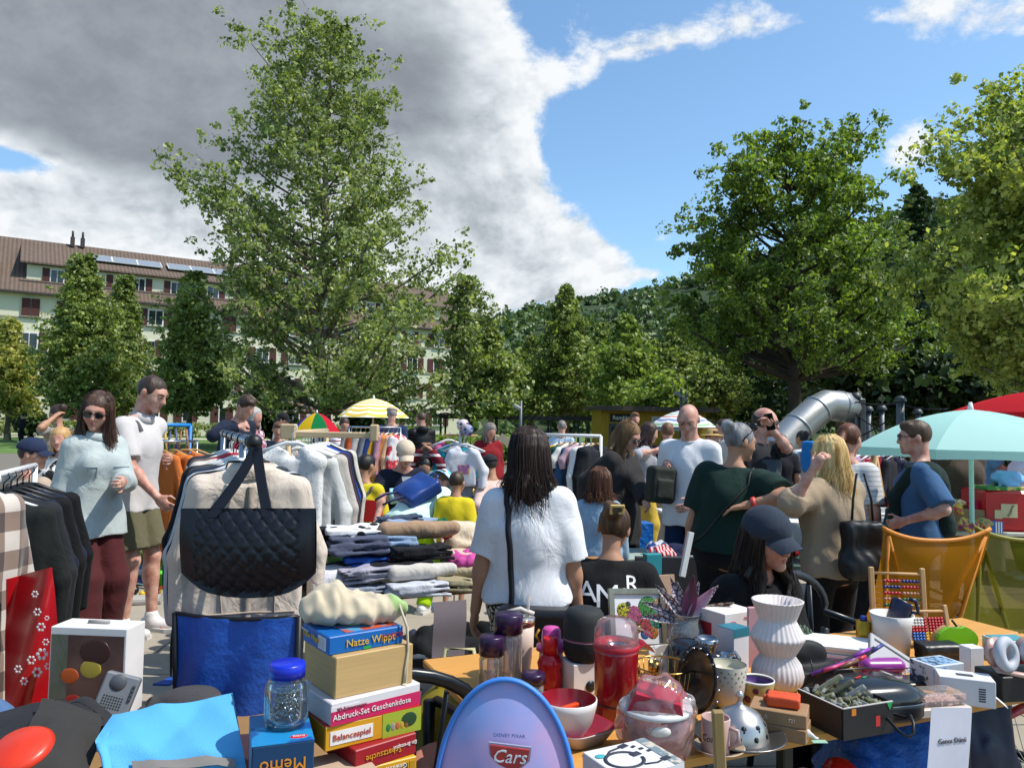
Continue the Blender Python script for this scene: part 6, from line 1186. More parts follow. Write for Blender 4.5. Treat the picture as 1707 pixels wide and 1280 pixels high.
b = gpt(575, 7.0); t = thing('camp_table', 'small pink and white toy tray table in front of the red chair', 'table', T(575, 898, 0), .1); MB().lathe([(0, .32), (.24, .32), (.25, .335), (.23, .345), (0, .335)], 24).build('tray', M('#b87a8a', .4), t); MB().tube([(-.12, -.1, 0), (-.02, 0, .32)], .012).build('leg', wht, t); MB().tube([(.12, -.1, 0), (.02, 0, .32)], .012).build('leg', wht, t); MB().tube([(0, .15, 0), (0, 0, .32)], .012).build('leg', wht, t)
toy('pink toy plate with lilac rim on the tray table', 575, 860, 'board', '#b83a6a', .14, .345, .2, '#9a8ac0', D=T(575, 898, 0).y)
bb = thing('plastic_basket', 'clear green rimmed laundry basket with white cloth at the back of the bench table', 'basket', (P(575, 890, 4.45).x, 4.45, .72), .2); MB().lathe([(.12, 0), (.15, .18), (.155, .19), (.16, .18), (.125, 0)], 24).build('basket', glassy('#4fae5a', .2, .5), bb); link('cloth', _crum[1], cloth('#c4bfb8'), bb, (0, 0, .12), None, .95)
# bicycle behind the childrens stand
bk = thing('bicycle', 'yellow framed bicycle parked left of the childrens stand', 'bicycle', gpt(742, 9.8), .25)
for x in (-.5, .5): MB().tube([(x+.33*math.cos(a), 0, .34+.33*math.sin(a)) for a in np.linspace(0, 2*math.pi, 25)[:-1]], .018, 6, closed=True).build('tyre', blk, bk); MB().tube([(x, -.03, .34), (x, .03, .34)], .03, 8).build('hub', chrome, bk)
for x in (-.5, .5):
    for a in np.linspace(0, math.pi, 7)[:-1]: MB().tube([(x+.32*math.cos(a), 0, .34+.32*math.sin(a)), (x-.32*math.cos(a), 0, .34-.32*math.sin(a))], .002, 3).build('spoke', chrome, bk)
MB().tube([(-.5, 0, .34), (-.2, 0, .8), (.4, 0, .78), (.5, 0, .34)], .018, 6).tube([(-.2, 0, .8), (-.05, 0, .3), (.4, 0, .75)], .018, 6).tube([(-.5, 0, .34), (-.05, 0, .3)], .014, 6).build('frame', M('#c09a18', .35), bk); MB().box((-.22, 0, .88), (.24, .13, .05), .02).build('saddle', blk, bk); MB().tube([(.42, -.25, .98), (.40, 0, .95), (.42, .25, .98)], .012, 6).build('handlebar', blk, bk)
# low seat, ground goods centre
carton('blue crinkled plastic shopping bag standing on the ground by the black T-shirt woman', T(1065, 985, 0)+Vector((0, .3, 0)), (.32, .22, .62), .2, M('#0f63b4', .3, var=.15, vs=14, bump=.9, bs=25, spec=.6), 'bag', 'plastic_bag'); 
carton('dark grey upright panel of the stall behind the blue plastic bag', (P(1112, 930, 5.1).x, 5.1, 0), (.42, .05, .73), .05, M('#34363a', .8), 'panel', 'stall_panel'); carton('pale green low stall table draped with clothes left of the bald man', (P(1085, 900, 5.9).x, 5.9, 0), (.75, .5, .62), .1, M('#8f9e94', .8, var=.1), 'table', 'draped_table')
laundry('red and white striped shirt lying over the grey stall panel', 1105, 895, 5.2, .70, 'c', cloth('#c9b9b9', .03, '#a8202c', 'stripe_x', 22), .62, .2, 'shirts on the low stall'); laundry('blue and white patterned shirt on the pale green stall table', 1100, 875, 5.85, .62, 'c', cloth('#c4c8d0', .03, '#2a3f7a', 'noise', 12), .7, .1, 'shirts on the low stall'); laundry('navy shirt at the end of the pale green stall table', 1125, 880, 5.8, .62, 'c', cloth('#1a2340'), .7, .5, 'shirts on the low stall')
gb = link('held_backpack', sdf_mesh('held_backpack', [x_((0, 0, 0), (.13, .05, .18), None, .06), x_((0, -.08, -.05), (.10, .02, .10), None, .03), c_((-.08, .06, .16), (-.10, .12, -.15), .02), c_((.08, .06, .16), (.10, .12, -.15), .02)], .011, .006, 18), M('#1c2018', .8, var=.15), None, P(1101, 808, 5.9), (0, .1, .4), .58); tag(gb, 'dark olive backpack held up by the bald man', 'backpack')
carton('white framed board leaning between the seated woman and the green T-shirt woman', P(1137, 955, 4.5)-Vector((0, 0, .02)), (.035, .02, .26), .3, wht, 'board', 'leaning_board', tilt=(0, .22)); carton('teal cardboard sleeve beside the black T-shirt woman', P(1087, 960, 4.2)-Vector((0, 0, .12)), (.09, .05, .24), .3, M('#1f8088', .7), 'box', 'carton'); carton('tan cardboard flap box beside the teal sleeve', P(1108, 965, 4.1)-Vector((0, 0, .1)), (.10, .08, .12), .4, M('#a0826c', .85), 'box', 'carton', tilt=(-.2, 0))
# ================================================================== stalls on the right
whc = cloth('#c4c3c6', .03, fold=.4); O = gpt(1160, 6.0); table('table with white cloth behind the woman in dark green', (O.x, 6.6), (1, .05), 1.9, .75, .80, wht, dkm, cloth_=whc)
for i, (px, py, c, kd, s_, lb) in enumerate(((1292, 795, '#c9b010', 'block', .16, 'yellow toy block on the white cloth table'), (1304, 795, '#b81c20', 'block', .14, 'red toy block beside the yellow one on the white cloth table'), (1304, 808, '#1f8a4a', 'block', .12, 'green toy block on the white cloth table'), (1312, 780, '#b8203a', 'ball', .09, 'red knob toy on the white cloth table'), (1297, 812, '#1f4aa0', 'car', .12, 'blue toy car on the white cloth table'), (1330, 800, '#c9c9cc', 'board', .2, 'white board game lying on the white cloth table'), (1278, 805, '#c8761a', 'ball', .1, 'orange toy ball on the white cloth table'))): toy(lb, px, py, kd, c, s_, .81, None, '#7a1a1a', 'toys on the white cloth table', D=6.75)
O = gpt(1425, 7.2); t2 = table('white cloth table with a row of discs behind the blonde woman', (O.x, 7.2), (1, 0), 1.35, .7, .80, wht, dkm, cloth_=whc)
cdt = carton('long white tray filled with a row of slim cases', (O.x+.42, 7.4, .805), (.75, .16, .05), 0, wht, 'tray', 'case_tray')
for i in range(26): MB().box((-.34+i*.027, 0, .08), (.012, .13, .13), 0, (0, .12, 0)).build('slim_case', M(rng.choice(['#1a1c2c', '#33141c', '#c4c4c8', '#2a3a6a', '#101114', '#8a2a3a', '#3a3f55', '#b8b8c0']), .3), cdt)
table('low green table in front of the blonde woman', (P(1210, 900, 5.0).x, 5.0), (1, .05), 1.3, .6, .70, M('#2c4a44', .6), dkm)
for lb, px, py, z, d, c, rz in (('large white angular lampshade on the low green table', 1350, 905, .705, (.26, .22, .26), '#c2c2bd', .5), ('white paper box on the low green table', 1362, 935, .705, (.12, .08, .06), '#cfcfcb', .3)):
    q = P(px, py, 5.15); 
    if 'lampshade' in lb: l_ = thing('lampshade', lb, 'lamp', (q.x, 5.2, z), rz); MB().lathe([(.05, 0), (.17, .26), (.165, .26), (.045, .0)], 4).build('shade', M(c, .6), l_); MB().tube([(0, 0, 0), (0, 0, .1)], .02).build('socket', wht, l_)
    else: carton(lb, (q.x, 5.12, z), d, rz, M(c, .6))
toy('orange and red toy plane on the low green table', 1300, 880, 'car', '#c8601a', .16, .705, .5, '#b01c20', 'toys on the green table', D=5.35)
bs = link('basket_of_blond_reed', sdf_mesh('reed', [e_((0, 0, .07), (.11, .09, .08), None, .02)], .010, .02, 60), M('#a8824e', .8, var=.3, vs=30), None, (P(1272, 850, 5.3).x, 5.3, .70)); bs.name = 'reed_bundle'; tag(bs, 'blond dried reed bundle behind the woman in dark green', 'decoration')
lb_ = link('shoulder_bag', sdf_mesh('shoulder_bag', [x_((0, 0, .13), (.075, .025, .12), None, .03, .03), e_((0, 0, .06), (.12, .07, .08), None, .06)], .008, .012, 38, 0, (1, 1, .5)), M('#131315', .5, var=.15), None, P(1438, 955, 4.25)); tag(lb_, 'slouchy black bag hanging at the blonde womans side', 'bag')
MB().tube([(-.06, 0, .24), (-.05, .0, .40), (-.02, .02, .54), (.02, .02, .54), (.05, 0, .40), (.06, 0, .24)], .011, 8, flat=.5).build('strap', blk, lb_)
tf = MB()
for i in range(9): tf.tube([(-.03+.007*i, 0, 0), (-.034+.008*i, .01, -.14)], .003, 4)
tf.build('tassel', blk, lb_, (.05, -.03, .0), kind='stuff')
# right hand stall
O = gpt(1555, 6.3); tr = table('long trestle table with boxes below the mint parasol', (O.x, 6.2), (1, 0), 1.7, .75, .78, M('#a8a69c', .7), dkm); q = gpt(1590, 6.4)
cb = carton('open brown cardboard box with floral fabrics', (q.x-.02, 6.45, .78), (.42, .34, .17), .05, M('#7d6549', .85, var=.1), name='cardboard_box'); MB().box((-.13, -.18, .2), (.15, .01, .12), 0, (.2, 0, 0)).build('flap', M('#a8997c', .85), cb)
fl_ = M('#b89a3a', .85, col2='#a83a4a', pat='noise', ps=14, var=.3, vs=30)
for px, py, D, z, s_, lb, mt in ((1592, 848, 6.2, .93, .62, 'yellow and pink floral fabric spilling over the cardboard box', fl_), (1612, 872, 6.05, .82, .62, 'flower patterned cloth hanging down the cardboard box', M('#c0a04a', .85, col2='#8a3a5a', pat='noise', ps=18)), (1640, 866, 6.1, .84, .5, 'multi coloured flower cloth right of the parasol pole', M('#b87a4a', .85, col2='#4a7a5a', pat='noise', ps=20)), (1625, 835, 6.4, .95, .5, 'magenta cloth on top of the cardboard box', cloth('#a8204a')), (1640, 832, 6.4, .95, .45, 'pale pink cloth at the top of the fabrics', cloth('#b88a94')), (1600, 838, 6.45, .96, .4, 'orange and white cloth at the left of the fabrics', M('#c9b9a8', .85, col2='#c07a20', pat='noise', ps=14))): laundry(lb, px, py, D, z, 'c', mt, s_, rng.uniform(-1, 1), 'fabrics in the cardboard box')
rb = carton('large red plastic crate bag with a paper price tag', (gpt(1690, 6.3).x, 6.45, .78), (.52, .36, .33), -.05, M('#a3121c', .3, var=.08, spec=.6), 'crate', 'red_crate', bev=.02); MB().box((-.06, -.183, .17), (.13, .004, .11)).build('price_tag', M('#b5a98a', .8), rb); MB().box((-.145, -.183, .14), (.06, .004, .07)).build('price_tag', M('#b5a98a', .8), rb); lettering('Pyjama', .035, M('#33302a', .8), rb, (-.05, -.1865, .17), (R_(90), R_(-70), 0))
gb2 = carton('green flat game box lying on the red crate', (gpt(1675, 6.3).x, 6.4, 1.112), (.34, .22, .03), .06, M('#1f7030', .5, col2='#b8b060', pat='noise', ps=9)); laundry('light blue plastic bag lying on the green game box', 1680, 810, 6.4, 1.142, 'c', M('#5f93c8', .35, var=.1), .95, .2, 'bags on the red crate'); carton('blue shoe box with three white stripes beside the flower cloth', (gpt(1664, 6.1).x, 6.28, .78), (.15, .2, .09), .05, M('#1450a0', .5), faces=(('f', .58, .0, .66, 1, wht), ('f', .72, 0, .80, 1, wht), ('f', .86, 0, .94, 1, wht)))
for i, (px, D, c, lb) in enumerate(((1460, 5.8, '#1f3a40', 'teal handbag with brown strap behind the black shoulder bag'), (1485, 5.9, '#1c3432', 'dark green boot bag right of the teal handbag'))): o_ = link('standing_bag', sdf_mesh('bag', [x_((0, 0, .12), (.10, .05, .10), None, .03), c_((-.06, 0, .22), (-.03, 0, .36), .014, .014, .02), c_((.06, 0, .22), (-.03, 0, .36), .014, .014, .02)], .012), M(c, .6, var=.1), None, (gpt(px, D).x, D, .62)); tag(o_, lb, 'bag'); 
carton('dark stool carrying the teal handbag', (gpt(1472, 5.85).x, 5.85, 0), (.4, .3, .62), .1, M('#20302c', .7), 'stool', 'stool')
# ================================================================== butterfly chairs, armchair
def butterfly(label, px, D, col, rz, mesh_):
    b = gpt(px, D); t = thing('butterfly_chair', label, 'chair', b, rz); m = M(col, .45, var=.06)
    z1 = P(px, 890, D).z
    def fn(u, v):
        x = (u-.5)*(.60-.12*v); sag = (1-(2*u-1)**2); y = .0-.50*v**1.4+.10*sag*math.sin(math.pi*min(1, v*1.1)); z = z1*(1-v)**1.15+.30*v-.035*sag*(1-v)+.03*abs(2*u-1)**3
        return (x, -y*.9-.0, z)
    MB().sheet(lambda u, v: (fn(u, v)[0], -fn(u, v)[1]*-1*-1, fn(u, v)[2]), 17, 17).build('sling', mesh_, t)
    rim = [fn(i/20, 0.) for i in range(21)]; MB().tube([(p[0], -p[1], p[2]) for p in rim], .012, 6).build('hem', m, t)
    for sx in (-.27, .27):
        MB().tube([(sx, 0, z1-.01), (sx*.55, -.30, .0)], .012, 6).build('leg', m, t); MB().tube([(sx, 0, z1-.01), (-sx*.5, -.25, .02)], .012, 6).build('leg', m, t); MB().tube([(sx*.9, -.5, .32), (sx*.8, .02, .0)], .012, 6).build('leg', m, t)
    return t
def meshcloth(col):
    m = bpy.data.materials.new('mat_mesh_cloth'); m.use_nodes = True; t = NT(m.node_tree); t.n.clear(); c = lin(col); tr = t.add('ShaderNodeBsdfTransparent', {0: (1, .9, .75)}); df = t.add('ShaderNodeBsdfDiffuse', {0: c}); tl = t.add('ShaderNodeBsdfTranslucent', {0: c}); a_ = t.add('ShaderNodeMixShader', {0: .45, 1: df.outputs[0], 2: tl.outputs[0]}); t.add('ShaderNodeOutputMaterial', {0: t.add('ShaderNodeMixShader', {0: .86, 1: tr.outputs[0], 2: a_.outputs[0]}).outputs[0]}); return m
butterfly('orange mesh butterfly chair behind the abacus', 1560, 4.1, '#c4781a', R_(185), meshcloth('#b87a1e')); butterfly('olive green mesh butterfly chair at the right edge', 1716, 4.2, '#7a7418', R_(178), meshcloth('#6e6a1e'))
def plastic_chair(label, b, rz, m, slats=5):
    t = thing('plastic_chair', label, 'chair', b, rz); MB().box((0, .22, .41), (.46, .44, .03), .012).build('seat', m, t)
    top = [(.27*math.cos(a), -.02-.02*math.sin(a), .70+.17*math.sin(a)) for a in np.linspace(-.2, math.pi+.2, 17)]
    MB().tube([(.25, .42, .62), (.29, .2, .64)]+top+[(-.29, .2, .64), (-.25, .42, .62)], .021, 8, flat=.8).build('back_rim', m, t)
    for i in range(slats): x = -.16+.32*i/(slats-1); MB().tube([(x*.8, .02, .42), (x, -.03, .70+.13*math.sqrt(max(0, 1-(x/.27)**2)))], .016, 6, flat=.5).build('slat', m, t)
    for sx in (-.22, .22): MB().tube([(sx, .42, 0), (sx, .40, .63)], [.016, .022], 6).build('leg', m, t); MB().tube([(sx*1.05, -.05, 0), (sx, .02, .6)], [.016, .022], 6).build('leg', m, t)
    return t
plastic_chair('black plastic garden chair of the seated woman with cap', (P(1330, 1000, 3.7).x, 3.78, 0), R_(-150), M('#23262b', .35, var=.06)); plastic_chair('black slatted plastic chair between the game boxes and the table', (P(645, 1200, 2.2).x, 2.24, 0), R_(20), M('#0e0f11', .3, var=.06))
# ================================================================== foreground right table
TZ = .77; F0 = T(1140, 1264, TZ); F1 = T(1650, 1168, TZ); tu = (F1-F0).normalized(); tv = Vector((-tu.y, tu.x, 0)); trz = math.atan2(tu.y, tu.x)
pine = wood('#c08a42'); FL = F0-tu*.37
ft = thing('bench_table', 'light wooden beer garden table loaded with household goods in the foreground', 'table', (FL.x, FL.y, 0), trz)
for x0, L in ((0, .93), (.935, 1.45)):
    for y0, w_ in ((0, .49), (.495, .49 if x0 < .5 else .26)): MB().box((x0+L/2, y0+w_/2, TZ-.014), (L-.004, w_-.004, .028), .005).build('top_board', pine, ft)
for x in (.30, .78, 1.50, 2.2):
    for y in (.10, .70): MB().box((x, y, (TZ-.03)/2), (.035, .035, TZ-.03), .004).build('leg', M('#16201a', .5), ft)
    MB().box((x, .5, .35), (.03, .76, .03)).build('brace', M('#16201a', .5), ft)
def tp(px, py, z=TZ): return T(px, py, z)
def K(px, py, z=TZ): return T(px, py, z).y/FPX*1.0      # metres per photo pixel at that spot
def put(name, label, cat, px, py, rz=0., group=None, z=TZ): q = tp(px, py, z); return thing(name, label, cat, (q.x, q.y, z), rz, group), K(px, py, z)
def lat(t, nm, prof, mat, k, n=28, **kw): return MB().lathe([(r*k, z*k) for r, z in prof], n, **kw).build(nm, mat, t)
# bottles with purple lids
pur = M('#2c1638', .3, spec=.5)
for px, py, w_, h_, lb in ((818, 1150, 40, 88, 'short clear bottle with a dark purple lid'), (846, 1142, 46, 116, 'tall clear bottle with a dark purple lid')):
    t, k = put('drinking_bottle', lb, 'bottle', px, py, 0, 'clear bottles with purple lids'); r = w_/2; lh = 30
    lat(t, 'glass', [(0, 1), (r-3, 1), (r, 4), (r, h_-lh-8), (r-2, h_-lh), (r-4, h_-lh), (r-2, h_-lh-8), (r-2, 5), (0, 3)], glassy('#f2f4f6', .03, .08), k); lat(t, 'lid', [(0, h_), (r-1, h_), (r+.5, h_-2), (r+.5, h_-lh), (0, h_-lh)], pur, k); lat(t, 'inner_tube', [(r*.35, 4), (r*.35, h_-lh-4)], glassy('#e0d8e8', .05, .3), k, 10)
t, k = put('jar', 'low jar with a dark purple lid behind the oval sunshade', 'jar', 888, 1166); lat(t, 'glass', [(0, 0), (18, 0), (18, 28), (0, 28)], clear, k); lat(t, 'lid', [(0, 44), (18, 44), (20, 42), (20, 28), (0, 28)], pur, k)
t, k = put('tumbler', 'cream travel tumbler with clear straw and copper rim', 'tumbler', 866, 1128); lat(t, 'cup', [(0, 0), (16, 0), (17, 8), (22, 50), (23, 88), (0, 88)], M('#c9b4a6', .35, var=.04), k); lat(t, 'rim', [(23, 84), (24, 86), (24, 92), (22, 94)], M('#9a6a58', .25, .9), k); lat(t, 'lid', [(0, 98), (20, 98), (24, 96), (24, 92), (0, 92)], glassy('#d8c8b8', .1, .5), k)
MB().tube([(8*k, 0, 60*k), (14*k, 0, 132*k)], 2.6*k, 8).build('straw', glassy('#e8e4e0', .05, .45), t); MB().tube([(-22*k, 0, 104*k), (0, 0, 110*k), (22*k, 0, 102*k)], 4*k, 6).build('handle', M('#c9c0b4', .4), t)
t, k = put('flask', 'white flask with a bright pink cap and strap', 'flask', 918, 1138); lat(t, 'cup', [(0, 0), (18, 0), (20, 40), (19, 56), (0, 56)], M('#c9c4c4', .3), k); lat(t, 'cap', [(0, 90), (12, 90), (15, 86), (17, 64), (24, 62), (25, 54), (0, 54)], pink_m, k); MB().tube([(-18*k, 0, 66*k), (-26*k, 0, 76*k), (-20*k, 0, 86*k)], 2*k, 6).build('strap', M('#b08020', .4), t); MB().ball((22*k, 0, 62*k), (18*k, 14*k, 8*k)).build('lid_flap', pink_m, t)
t, k = put('plastic_bottle', 'round shouldered red plastic bottle', 'bottle', 916, 1148); lat(t, 'bottle', [(0, 0), (19, 0), (21, 8), (21, 24), (19, 34), (21, 42), (17, 52), (12, 58), (0, 58)], M('#b8121c', .25, spec=.6), k); lat(t, 'cap', [(0, 84), (11, 84), (13, 80), (13, 58), (0, 58)], M('#c01820', .3), k)
t, k = put('carton', 'small white box below the black smart speaker', 'box', 968, 1150, trz); MB().box((0, 0, 25*k), (54*k, 50*k, 50*k), .002).build('body', M('#cdc4bf', .6), t); MB().lathe([(0, 0), (9*k, 0), (9*k, 1*k), (0, 1*k)], 16).build('print', blk, t, (4*k, -25.4*k, 14*k), (R_(90), 0, 0)); MB().lathe([(0, 0), (6*k, 0), (6*k, 1*k), (0, 1*k)], 16).build('print', M('#b08a8a', .6), t, (16*k, -25.4*k, 17*k), (R_(90), 0, 0)); zt = TZ+50*k
sp = thing('smart_speaker', 'black rounded cylindrical speaker on the small white box', 'speaker', (t.location.x+.008, t.location.y, zt), 0); lat(sp, 'body', [(0, 0), (26, 0), (32, 8), (34, 28), (34, 33)], M('#141517', .85, bump=.4, bs=400), k); lat(sp, 'seam', [(34, 33), (33, 34.5), (34, 36)], M('#8a5a6a', .4), k); lat(sp, 'top', [(34, 36), (34, 62), (32, 74), (27, 81), (18, 84), (0, 84.5)], M('#1d2021', .75, bump=.3, bs=400), k); MB().ball((2*k, -4*k, 84.4*k), (2*k, 2*k, .5*k), 8, 4).build('button', blk, sp)
# popcorn maker
t, k = put('popcorn_maker', 'red popcorn maker with a clear plastic hood', 'popcorn maker', 1026, 1200, trz); lat(t, 'base', [(0, 0), (34, 0), (36, 6), (34, 30), (35, 32), (36, 110), (37, 118), (0, 118)], M('#8c0f1c', .22, spec=.6, coat=.4), k); lat(t, 'seam', [(35.2, 30), (36.6, 31), (35.2, 32.5)], blk, k); lat(t, 'collar', [(37, 116), (39, 122), (34, 128), (22, 126), (18, 120)], M('#a8202e', .35), k); lat(t, 'metal_ring', [(20, 121), (16, 122), (14, 114)], silver, k)
lat(t, 'hood', [(37, 124), (36, 146), (31, 158), (22, 164), (0, 165)], glassy('#f4eef0', .04, .12), k); MB().sheet(lambda u, v: ((28+32*v)*k, (-20+40*u)*k, (150-16*v+3*math.sin(u*3.1))*k), 6, 5, .001).build('hood_chute', glassy('#f4eef0', .04, .25), t)
for i in range(5): MB().box(((40+i*4)*k, -20.5*k+0*k, (143-i*1.6)*k), (1.5*k, .8*k, 9*k)).build('chute_slot', M('#a8303a', .4), t)
MB().sheet(lambda u, v: ((30+34*v)*k, (-18+36*u)*k*(1-.15*v), (122+10*math.sin(v*2.2)-24*v*v-10*abs(2*u-1)*(1-v))*k), 7, 6, .0025).build('spout', M('#a01c2a', .35), t)
# framed drawing
t, k = put('picture_frame', 'silver framed drawing of colourful round flowers', 'picture', 1066, 1082, R_(14)); t.rotation_euler = (R_(-14), R_(2), R_(14)); fm = M('#8f8a78', .35, .7, var=.2, vs=30)
for c, d in (((0, 0, 92), (100, 7, 9)), ((0, 0, 4), (100, 7, 9)), ((-45.5, 0, 48), (9, 7, 80)), ((45.5, 0, 48), (9, 7, 80))): MB().box(tuple(x*k for x in c), tuple(x*k for x in d), .001).build('frame_bar', fm, t)
MB().box((0, 2*k, 48*k), (82*k, 2*k, 80*k)).build('paper', M('#d6d6da', .5), t)
for x, z, r, c in ((-24, 62, 12, '#c9c01a'), (-6, 54, 15, '#c05a86'), (20, 66, 18, '#3f9a44'), (31, 46, 15, '#2f9a80'), (14, 38, 14, '#b8404a'), (26, 26, 10, '#c07a2a'), (12, 24, 8, '#2a6ab0'), (36, 74, 7, '#c09a6a'), (-16, 71, 5, '#555555')): MB().ball((x*k, .6*k, z*k), (r*k, .9*k, r*k), 16, 10).build('flower_print', M(c, .7, col2='#1c1c1c', pat='cells', ps=160), t)
MB().tube([(30*k, 8*k, 60*k), (30*k, 30*k, 0)], 2*k).build('stand', blk, t)
t, k = put('candle_holder', 'small brass goblet in front of the framed drawing', 'goblet', 1060, 1120); lat(t, 'goblet', [(0, 0), (10, 0), (3, 8), (3, 62), (8, 66), (9, 76), (8, 77), (7, 68), (0, 66)], M('#a8764a', .25, .9), k)
# jar with leaves
t, k = put('glass_jar', 'ribbed glass jar holding patterned purple leaves', 'vase', 1143, 1092); lat(t, 'jar', [(0, 0), (24, 0), (30, 12), (31, 44), (22, 58), (22, 66), (24, 68), (21, 68), (20, 58), (28, 43), (27, 13), (0, 4)], glassy('#d2d8da', .03, .32), k, 36, fn=lambda a, v: 1+.02*math.cos(18*a)); lat(t, 'water', [(0, 6), (26, 14), (27, 40), (0, 41)], glassy('#b9c4c0', .02, .4), k)
lf1, lf2, lf3 = M('#b5a9ac', .5, col2='#4a3a48', pat='cells', ps=60), M('#5a3444', .4, col2='#7a3a5a', pat='soft', ps=30), M('#8f8a74', .6, col2='#5a2a2a', pat='noise', ps=60)
for i, (dx, dz, dy, L, w_, m) in enumerate(((8, 64, -6, 78, 24, lf2), (-58, 30, 4, 82, 17, lf1), (-40, 50, 8, 80, 17, lf1), (-66, 12, 0, 78, 16, lf1), (-20, 60, 12, 76, 18, lf1), (44, 52, 6, 84, 16, lf1), (30, 42, -4, 74, 20, M('#b5a0a4', .5, col2='#c07a96', pat='soft', ps=30)), (60, 30, 2, 88, 20, lf3), (66, 12, -3, 80, 18, lf3), (-10, 52, 16, 66, 15, lf1), (22, 58, 14, 70, 16, lf1), (-48, 60, -4, 66, 14, lf1))):
    d = Vector((dx, dy, dz)).normalized()*L*k; o_ = Vector((0, 0, 56*k)); sd_ = d.cross(Vector((0, -1, .25))).normalized()
    MB().sheet(lambda u, v: o_+d*v+sd_*((u-.5)*2*w_*.5*k*math.sin(math.pi*min(.985, max(.03, v))**.8))+Vector((0, -.02*abs(u-.5), -.10*L*k*v*v*abs(dx)/60)), 5, 9, .0008).build('leaf', m, t)
# cartons behind
t, k = put('carton', 'white waffle maker carton with red oval logo', 'box', 1212, 1096, R_(30)); d = (70*k, 58*k, 80*k); MB().box((0, 0, d[2]/2), d, .002).build('body', M('#cfc9c6', .6), t); panel(t, d, 'l', 0, 0, .5, .75, M('#9a1a24', .5)); MB().ball((-18*k, -29.2*k, 62*k), (10*k, .6*k, 5*k)).build('logo', M('#b01828', .5), t); word(t, d, 'f', .72, .88, 'nova', .018, M('#b01828', .5)); panel(t, d, 'f', .3, .2, .75, .62, M('#b58a4a', .6, col2='#7a9a4a', pat='noise', ps=40)); word(t, d, 'f', .25, .775, 'fun', .012, wht)
t, k = put('carton', 'slim teal topped white carton', 'box', 1222, 1118, R_(34)); d = (38*k, 34*k, 72*k); MB().box((0, 0, d[2]/2), d, .002).build('body', M('#c6c6cc', .6), t); panel(t, d, 't', 0, 0, 1, 1, M('#1d6a7c', .5)); panel(t, d, 'f', .0, .82, 1, 1, M('#1d6a7c', .5)); panel(t, d, 'r', .0, .82, 1, 1, M('#1d6a7c', .5)); panel(t, d, 'r', .4, .1, .7, .55, M('#1a1c20', .4))
t, k = put('carton', 'flat pink board standing behind the ribbed vase', 'board', 1262, 1110, R_(10)); MB().box((0, 0, 48*k), (34*k, 6*k, 96*k), .002).build('body', M('#b98a8e', .6), t)
# silver ware
def jug(label, px, py, prof, handle=None, mat=silver): t, k = put('metal_jug', label, 'jug', px, py, 0, 'silver jugs'); lat(t, 'body', prof, mat, k); handle and MB().tube([Vector(p)*k for p in handle], 3*k, 6).build('handle', mat, t); return t
jug('polished silver vase with wide mouth behind the spotted mug', 1178, 1128, [(0, 0), (20, 0), (24, 10), (22, 26), (14, 40), (17, 50), (20, 62), (17, 64), (12, 52), (0, 40)]); jug('silver sugar pot with a pierced lid', 1190, 1150, [(0, 0), (22, 0), (27, 12), (24, 28), (14, 36), (4, 44), (0, 46)], ((24, 0, 30), (38, 0, 36), (42, 0, 50), (34, 0, 62), (26, 0, 56)))
jug('dark glossy kettle with silver rim', 1148, 1128, [(0, 0), (30, 0), (34, 14), (34, 40), (30, 54), (28, 56), (24, 54), (0, 50)], None, M('#1c1f26', .15, spec=.8)); jug('small silver creamer with handle', 1206, 1126, [(0, 0), (12, 0), (15, 10), (12, 26), (15, 36), (13, 36), (10, 26), (0, 8)], ((13, 0, 32), (26, 0, 28), (24, 0, 10), (14, 0, 8)))
t, k = put('display_plate', 'black and silver ornate plate leaning upright', 'plate', 1168, 1186, R_(-35)); MB().lathe([(0, 0), (30*k, 1*k), (44*k, 5*k), (54*k, 8*k), (54*k, 10*k), (44*k, 7.5*k), (0, 2.5*k)], 36).build('plate', M('#1c1e22', .2, .3), t, (0, 0, 52*k), (R_(78), 0, R_(-35)))
for i in range(16): a = 2*math.pi*i/16; MB().ball((0, 0, 0), (3*k, 3*k, 1.6*k), 8, 5).build('rim_bead', silver, t, Vector((math.sin(R_(-35))*0+50*k*math.cos(a)*math.cos(R_(35)), -50*k*math.cos(a)*math.sin(R_(35))-.006, 52*k+50*k*math.sin(a))))
t, k = put('wire_basket', 'round gold wire basket behind the plastic wrapped tub', 'basket', 1106, 1168); 
for zz, r in ((2, 40), (58, 48)): MB().tube([(r*k*math.cos(a), r*k*math.sin(a), zz*k) for a in np.linspace(0, 2*math.pi, 33)[:-1]], 1.6*k, 6, closed=True).build('ring', gold, t)
for i in range(26): a = 2*math.pi*i/26; MB().tube([(40*k*math.cos(a), 40*k*math.sin(a), 2*k), (48*k*math.cos(a), 48*k*math.sin(a), 58*k)], .9*k, 4).build('wire', gold, t)
t, k = put('goblet', 'small brass goblet inside the gold wire basket', 'goblet', 1090, 1162, z=TZ+.005); lat(t, 'goblet', [(0, 0), (9, 0), (3, 8), (3, 34), (10, 44), (10, 58), (9, 58), (8, 46), (0, 38)], M('#a8804a', .22, 1.), k)
carton('white art card standing behind the gold wire basket', tp(1112, 1128), (.12, .012, .10), R_(20), M('#c4c2be', .6, col2='#8a8278', pat='noise', ps=25), 'card', 'card', tilt=(-.25, 0))
